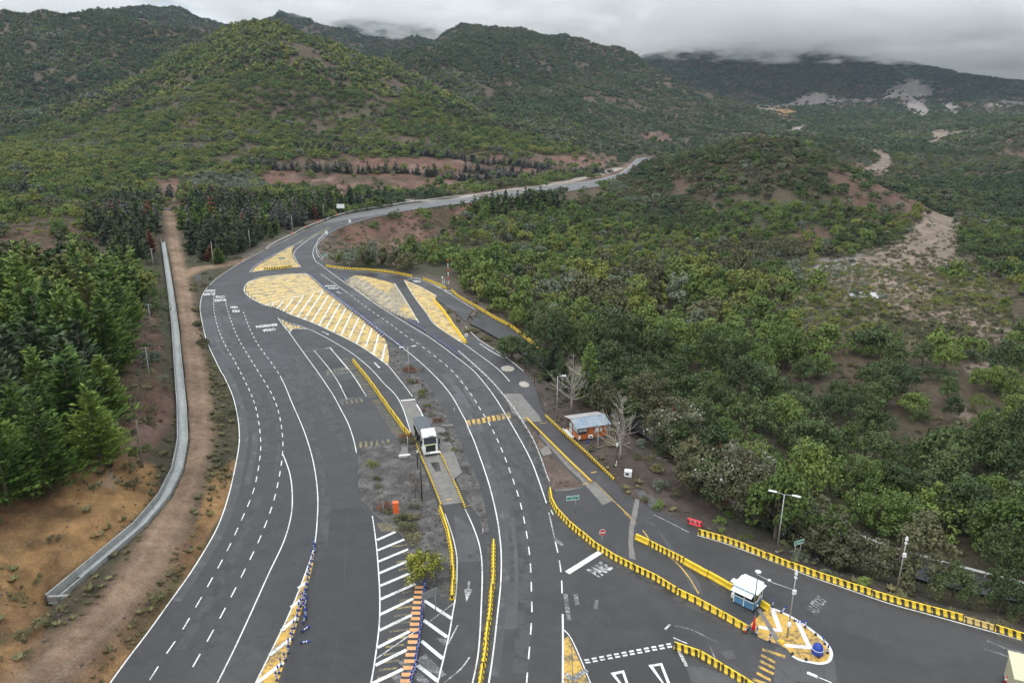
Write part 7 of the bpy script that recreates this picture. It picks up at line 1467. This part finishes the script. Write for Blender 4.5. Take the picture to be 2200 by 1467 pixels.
# loose stones and tufts on verges, medians and banks: too many to count
def scatter_simple(name, protos, pts, label, smin, smax):
    coll = bpy.data.collections.new(name + '_kinds')
    for i, me_ in enumerate(protos): coll.objects.link(bpy.data.objects.new('%s_%02d' % (name, i), me_))
    n = len(pts); me_ = bpy.data.meshes.new(name); me_.vertices.add(n); me_.vertices.foreach_set('co', np.asarray(pts, float).ravel())
    me_.attributes.new('kind_index', 'INT', 'POINT').data.foreach_set('value', R_.randint(0, len(protos), n).astype(np.int32)); s_ = smin + (smax - smin) * R_.rand(n) ** 3
    me_.attributes.new('size', 'FLOAT_VECTOR', 'POINT').data.foreach_set('vector', np.stack([s_, s_, s_ * R_.uniform(.5, .9, n)], 1).astype(np.float32).ravel())
    me_.attributes.new('turn', 'FLOAT_VECTOR', 'POINT').data.foreach_set('vector', np.stack([s_ * 0, s_ * 0, R_.uniform(0, 6.28, n)], 1).astype(np.float32).ravel())
    o = put(bpy.data.objects.new(name, me_)); tag(o, label, kind='stuff'); scatter_nodes(o, name, coll)
X, Y = scatter(44, 260, .62); k_ = (G(sroad) > .4) & (G(sroad) < 60) & (G(cdist) > 1.2); X, Y = X[k_], Y[k_]; U, V = project(X, Y, gval(GZ, X, Y))
p_ = np.where(G(sroad) < 3, .22, 0) + np.where((G(tdist) > 2.0) & (G(tdist) < 3.4), .35, 0) + np.where((U < 560) & (G(tdist) > 1.5), .05, 0) + G(court) * .14 + G(red) * .03
k_ = R_.rand(len(X)) < p_; X, Y = X[k_], Y[k_]; pts = np.stack([X, Y, gval(GZ, X, Y)], 1)
md_ = []
for poly in (MED1, MED2, MED3):
    xs = [p[0] for p in poly]; ys = [p[1] for p in poly]; n_ = int((max(xs) - min(xs)) * (max(ys) - min(ys)) * 1.0); a = R_.uniform(min(xs), max(xs), n_); c = R_.uniform(min(ys), max(ys), n_); k_ = inside(a, c, poly) & (seg_dist(a, c, poly, True) > .4); md_.append(np.stack([a[k_], c[k_], np.full(k_.sum(), .2)], 1))
scatter_simple('loose_stones', ST, np.concatenate([pts] + md_), 'loose stones along verges and medians', .04, .24)
X, Y = scatter(44, 200, .8); k_ = (G(sroad) > .5) & (G(cdist) > 1.2) & (G(tdist) > 2.1); X, Y = X[k_], Y[k_]; U, V = project(X, Y, gval(GZ, X, Y)); gr = np.clip(fbm(X, Y, 8, 3) * 3 + .1, 0, 1)
p_ = np.where(U < 620, .30, 0) * gr + np.where((G(tdist) < 4.5) & (U < 620), .22, 0) + np.where((G(sroad) < 4), .12, 0); k_ = R_.rand(len(X)) < p_; X, Y = X[k_], Y[k_]
tufts = []
for m_ in ('straw', 'brown', 'straw'):
    n_ = 34; an = R_.uniform(0, 6.28, n_); base = np.stack([np.cos(an) * .35, np.sin(an) * .35, np.full(n_, .30)], 1) * R_.uniform(.3, 1, n_)[:, None]; A_ = unit(np.stack([np.cos(an) * .5, np.sin(an) * .5, np.full(n_, 1.)], 1)) * .34; B_ = np.stack([-np.sin(an), np.cos(an), an * 0], 1) * .10
    tufts.append(quads_mesh('tuft', base + A_ * .4, A_, B_, R_.rand(n_), m_))
scatter_simple('dry_grass', tufts, np.stack([X, Y, gval(GZ, X, Y)], 1), 'dry grass tufts on the banks', .5, 1.5)
# ---------------------------------------------------------------- the tipper truck on the weighbridge
M['cab'] = solid('truck_white', (.80, .81, .82), .3, 0, .04, 1.5, (.6, .6, .58)); M['tarp'] = solid('tarp_grey', (.085, .095, .11), .7, 0, .2, 1.6, (.14, .15, .16)); M['body_dark'] = solid('truck_dark', (.022, .021, .022), .6, 0, .3, 2, (.07, .055, .045)); M['yel_strip'] = solid('yellow_strip', (.62, .66, .12), .4)
f0 = Vector(W(926, 979, .02)); bk = Vector(W(890, 900, .02)); dirv = (Vector(W(941,1000,0)) - Vector(W(906,925,0))).normalized(); truck = empty('truck', f0 - dirv * .1, math.atan2(dirv.y, dirv.x)); tag(truck, 'white cab tipper truck with a dark tarpaulin waiting on the weighbridge', 'truck')
def tb(name, c, d, m_, parent=None, bevel=0, top=1.): b = MB(); b.box(c, d, top=top); return b.build(name, M[m_], parent or truck, bevel=bevel)
# x forward, cab front at x = 0
b = MB(); prof = [(-2.15, .75), (.0, .62), (.02, 1.45), (-.08, 2.05), (-.42, 2.95), (-.62, 3.42), (-1.1, 3.62), (-2.15, 3.72)]; hw = 1.22
vs = [(x, -hw * (.93 if z > 2.2 else 1), z) for x, z in prof] + [(x, hw * (.93 if z > 2.2 else 1), z) for x, z in prof]; n = len(prof)
b.add(vs, [tuple(range(n)), tuple(range(2 * n - 1, n - 1, -1))] + [((i + 1) % n, i, n + i, n + (i + 1) % n) for i in range(n)]); cab = b.build('cab', M['cab'], truck, bevel=.06)
def slab(name, pts, t, m_, parent=None):
    P_ = [Vector(p) for p in pts]; nn = (P_[1] - P_[0]).cross(P_[2] - P_[0]).normalized() * t; b = MB(); b.add([p + nn for p in P_] + P_, [(0, 1, 2, 3), (7, 6, 5, 4)] + [(i, 4 + i, 4 + (i + 1) % 4, (i + 1) % 4) for i in range(4)]); return b.build(name, M[m_], parent or truck)
slab('windscreen', [(-.075, -1.06, 2.08), (-.075, 1.06, 2.08), (-.41, 1.0, 2.92), (-.41, -1.0, 2.92)], .03, 'glass')
slab('sun_visor', [(-.35, -1.08, 2.93), (-.35, 1.08, 2.93), (-.45, 1.05, 3.12), (-.45, -1.05, 3.12)], .05, 'body_dark')
tb('yellow_band', (.02, 0, 1.98), (.06, 1.9, .07), 'yel_strip'); g = tb('grille', (.03, 0, 1.30), (.07, 1.6, 1.16), 'body_dark')
for k in range(5): tb('grille_bar', (.075, 0, .9 + .2 * k), (.03, 1.4, .03), 'dark_steel', g)
tb('bumper', (.05, 0, .58), (.22, 2.4, .36), 'cab', bevel=.04); tb('bumper_skirt', (-.05, 0, .33), (.3, 2.2, .16), 'body_dark')
for s in (-1, 1):
    tb('headlight', (.08, s * .98, .78), (.08, .34, .24), 'pane', bevel=.02); slab('side_window', [(-.35, s * 1.235, 2.1), (-1.35, s * 1.235, 2.1), (-1.35, s * 1.15, 2.9), (-.62, s * 1.15, 2.9)][::s], .02, 'glass')
    b = MB(); b.tube([(-.3, s * 1.15, 2.9), (-.1, s * 1.5, 2.8)], .03); b.box((-.1, s * 1.5, 2.35), (.18, .24, .95)); b.build('mirror', M['body_dark'], truck, bevel=.03)
    tb('step', (-1.0, s * 1.14, .5), (1.0, .2, .35), 'body_dark')
tb('roof_hatch', (-.86, .1, 3.555), (.34, .85, .06), 'dark_steel').rotation_euler = (0, .38, 0); slab('roof_deflector', [(-1.2, -1.0, 3.66), (-1.2, 1.0, 3.66), (-2.12, 1.1, 3.92), (-2.12, -1.1, 3.92)], .04, 'cab')
tb('chassis', (-5.4, 0, .85), (6.6, .9, .3), 'body_dark')
def wheel(x, s):
    b = MB(); b.M = Matrix.Translation((x, s * 1.0, .52)) @ Matrix.Rotation(math.pi / 2, 4, 'X'); b.lathe((0, 0, -.17), [(.3, 0), (.5, .02), (.52, .08), (.52, .26), (.5, .32), (.3, .34)], 22); w_ = b.build('wheel', M['black'], truck, True)
    b = MB(); b.M = Matrix.Translation((x, s * 1.0, .52)) @ Matrix.Rotation(math.pi / 2, 4, 'X'); b.lathe((0, 0, -.18), [(.1, 0), (.28, .02), (.28, .34), (.1, .36)], 14); b.build('rim', M['galv'], w_)
for x in (-1.3, -2.95, -6.6, -7.9):
    for s in (-1, 1): wheel(x, s)
b = MB(); x0, x1 = -8.7, -2.55; b.add([(x0, -1.1, 1.15), (x1, -1.1, 1.15), (x1, 1.1, 1.15), (x0, 1.1, 1.15), (x0, -1.25, 2.75), (x1, -1.25, 2.75), (x1, 1.25, 2.75), (x0, 1.25, 2.75)], [(3, 2, 1, 0), (4, 5, 6, 7), (0, 1, 5, 4), (1, 2, 6, 5), (2, 3, 7, 6), (3, 0, 4, 7)]); body = b.build('tipper_body', M['body_dark'], truck, bevel=.03)
for k in range(6):
    for s in (-1, 1): tb('body_rib', (x0 + .5 + 1.05 * k, s * 1.2, 1.95), (.12, .14, 1.5), 'body_dark', body)
for s in (-1, 1): tb('top_rail', ((x0 + x1) / 2, s * 1.27, 2.76), (x1 - x0, .07, .09), 'white', body)
b = MB(); n = 12; vs = []; m_ = 26
for j in range(m_):
    x = x0 + (x1 - x0) * j / (m_ - 1); w_ = 1.28; wob = .035 * math.cos(j * math.pi)
    for i in range(n + 1): a = math.pi * i / n; vs.append((x, -w_ * math.cos(a), 2.8 + (.52 + wob) * math.sin(a) ** .8))
b.add(vs, [(j * (n + 1) + i, j * (n + 1) + i + 1, (j + 1) * (n + 1) + i + 1, (j + 1) * (n + 1) + i) for j in range(m_ - 1) for i in range(n)] + [tuple(range(n + 1))[::-1], tuple((m_ - 1) * (n + 1) + i for i in range(n + 1))]); b.build('tarpaulin', M['tarp'], truck, False)
# ---------------------------------------------------------------- air and low cloud
def vol_box(name, x0, x1, y0, y1, z0, z1):
    b = MB(); b.box(((x0 + x1) / 2, (y0 + y1) / 2, (z0 + z1) / 2), (x1 - x0, y1 - y0, z1 - z0)); m, N, L, P = mat(name); N.remove(P); o = b.build(name, m); return o, N, L, N['Material Output']
o, N, L, out = vol_box('haze', -14500, 14500, -60, 9600, -60, 900); tag(o, kind='stuff')
pv = N.new('ShaderNodeVolumePrincipled'); pv.inputs['Color'].default_value = (.62, .77, .96, 1); pv.inputs['Density'].default_value = .000042; pv.inputs['Anisotropy'].default_value = .2; L.new(pv.outputs[0], out.inputs['Volume'])
o, N, L, out = vol_box('cloud', -3200, 6200, 2250, 7600, 235, 580); tag(o, kind='stuff')
geo = N.new('ShaderNodeNewGeometry'); pos = geo.outputs['Position']
mp = N.new('ShaderNodeMapping'); mp.inputs['Scale'].default_value = (.0015, .0010, .0042); L.new(pos, mp.inputs[0])
n1 = noise(N, L, 1.0, 6, .62, mp.outputs[0], .8); n2 = noise(N, L, 5.5, 4, .6, mp.outputs[0])
sx = N.new('ShaderNodeSeparateXYZ'); L.new(pos, sx.inputs[0])
# the cloud base is ragged and lies lower over the right-hand mountain
bx_ = N.new('ShaderNodeMapRange'); L.new(sx.outputs[0], bx_.inputs[0]); bx_.inputs[1].default_value = -600; bx_.inputs[2].default_value = 900; bx_.inputs[3].default_value = 400; bx_.inputs[4].default_value = 262
base_z = vmath(N, L, 'ADD', bx_.outputs[0], vmath(N, L, 'MULTIPLY', vmath(N, L, 'SUBTRACT', n2.outputs[0], .5), -420))
hz = vmath(N, L, 'DIVIDE', vmath(N, L, 'SUBTRACT', sx.outputs[2], base_z), 50.)
hz = vmath(N, L, 'MINIMUM', vmath(N, L, 'MAXIMUM', hz, 0.), 1.)
tx = N.new('ShaderNodeMapRange'); L.new(sx.outputs[0], tx.inputs[0]); tx.inputs[1].default_value = 0; tx.inputs[2].default_value = 900; tx.inputs[3].default_value = .43; tx.inputs[4].default_value = .30
nn = vmath(N, L, 'MULTIPLY', vmath(N, L, 'MAXIMUM', vmath(N, L, 'SUBTRACT', n1.outputs[0], tx.outputs[0]), 0.), 7.)
dn = vmath(N, L, 'MULTIPLY', vmath(N, L, 'MULTIPLY', hz, nn), .0058)
pv = N.new('ShaderNodeVolumePrincipled'); pv.inputs['Color'].default_value = (1.0, 1.0, 1.0, 1); pv.inputs['Anisotropy'].default_value = .1; L.new(dn, pv.inputs['Density']); L.new(pv.outputs[0], out.inputs['Volume'])
SC.cycles.volume_step_rate = .12; SC.cycles.volume_max_steps = 128; SC.cycles.volume_bounces = 12; SC.cycles.max_bounces = 14
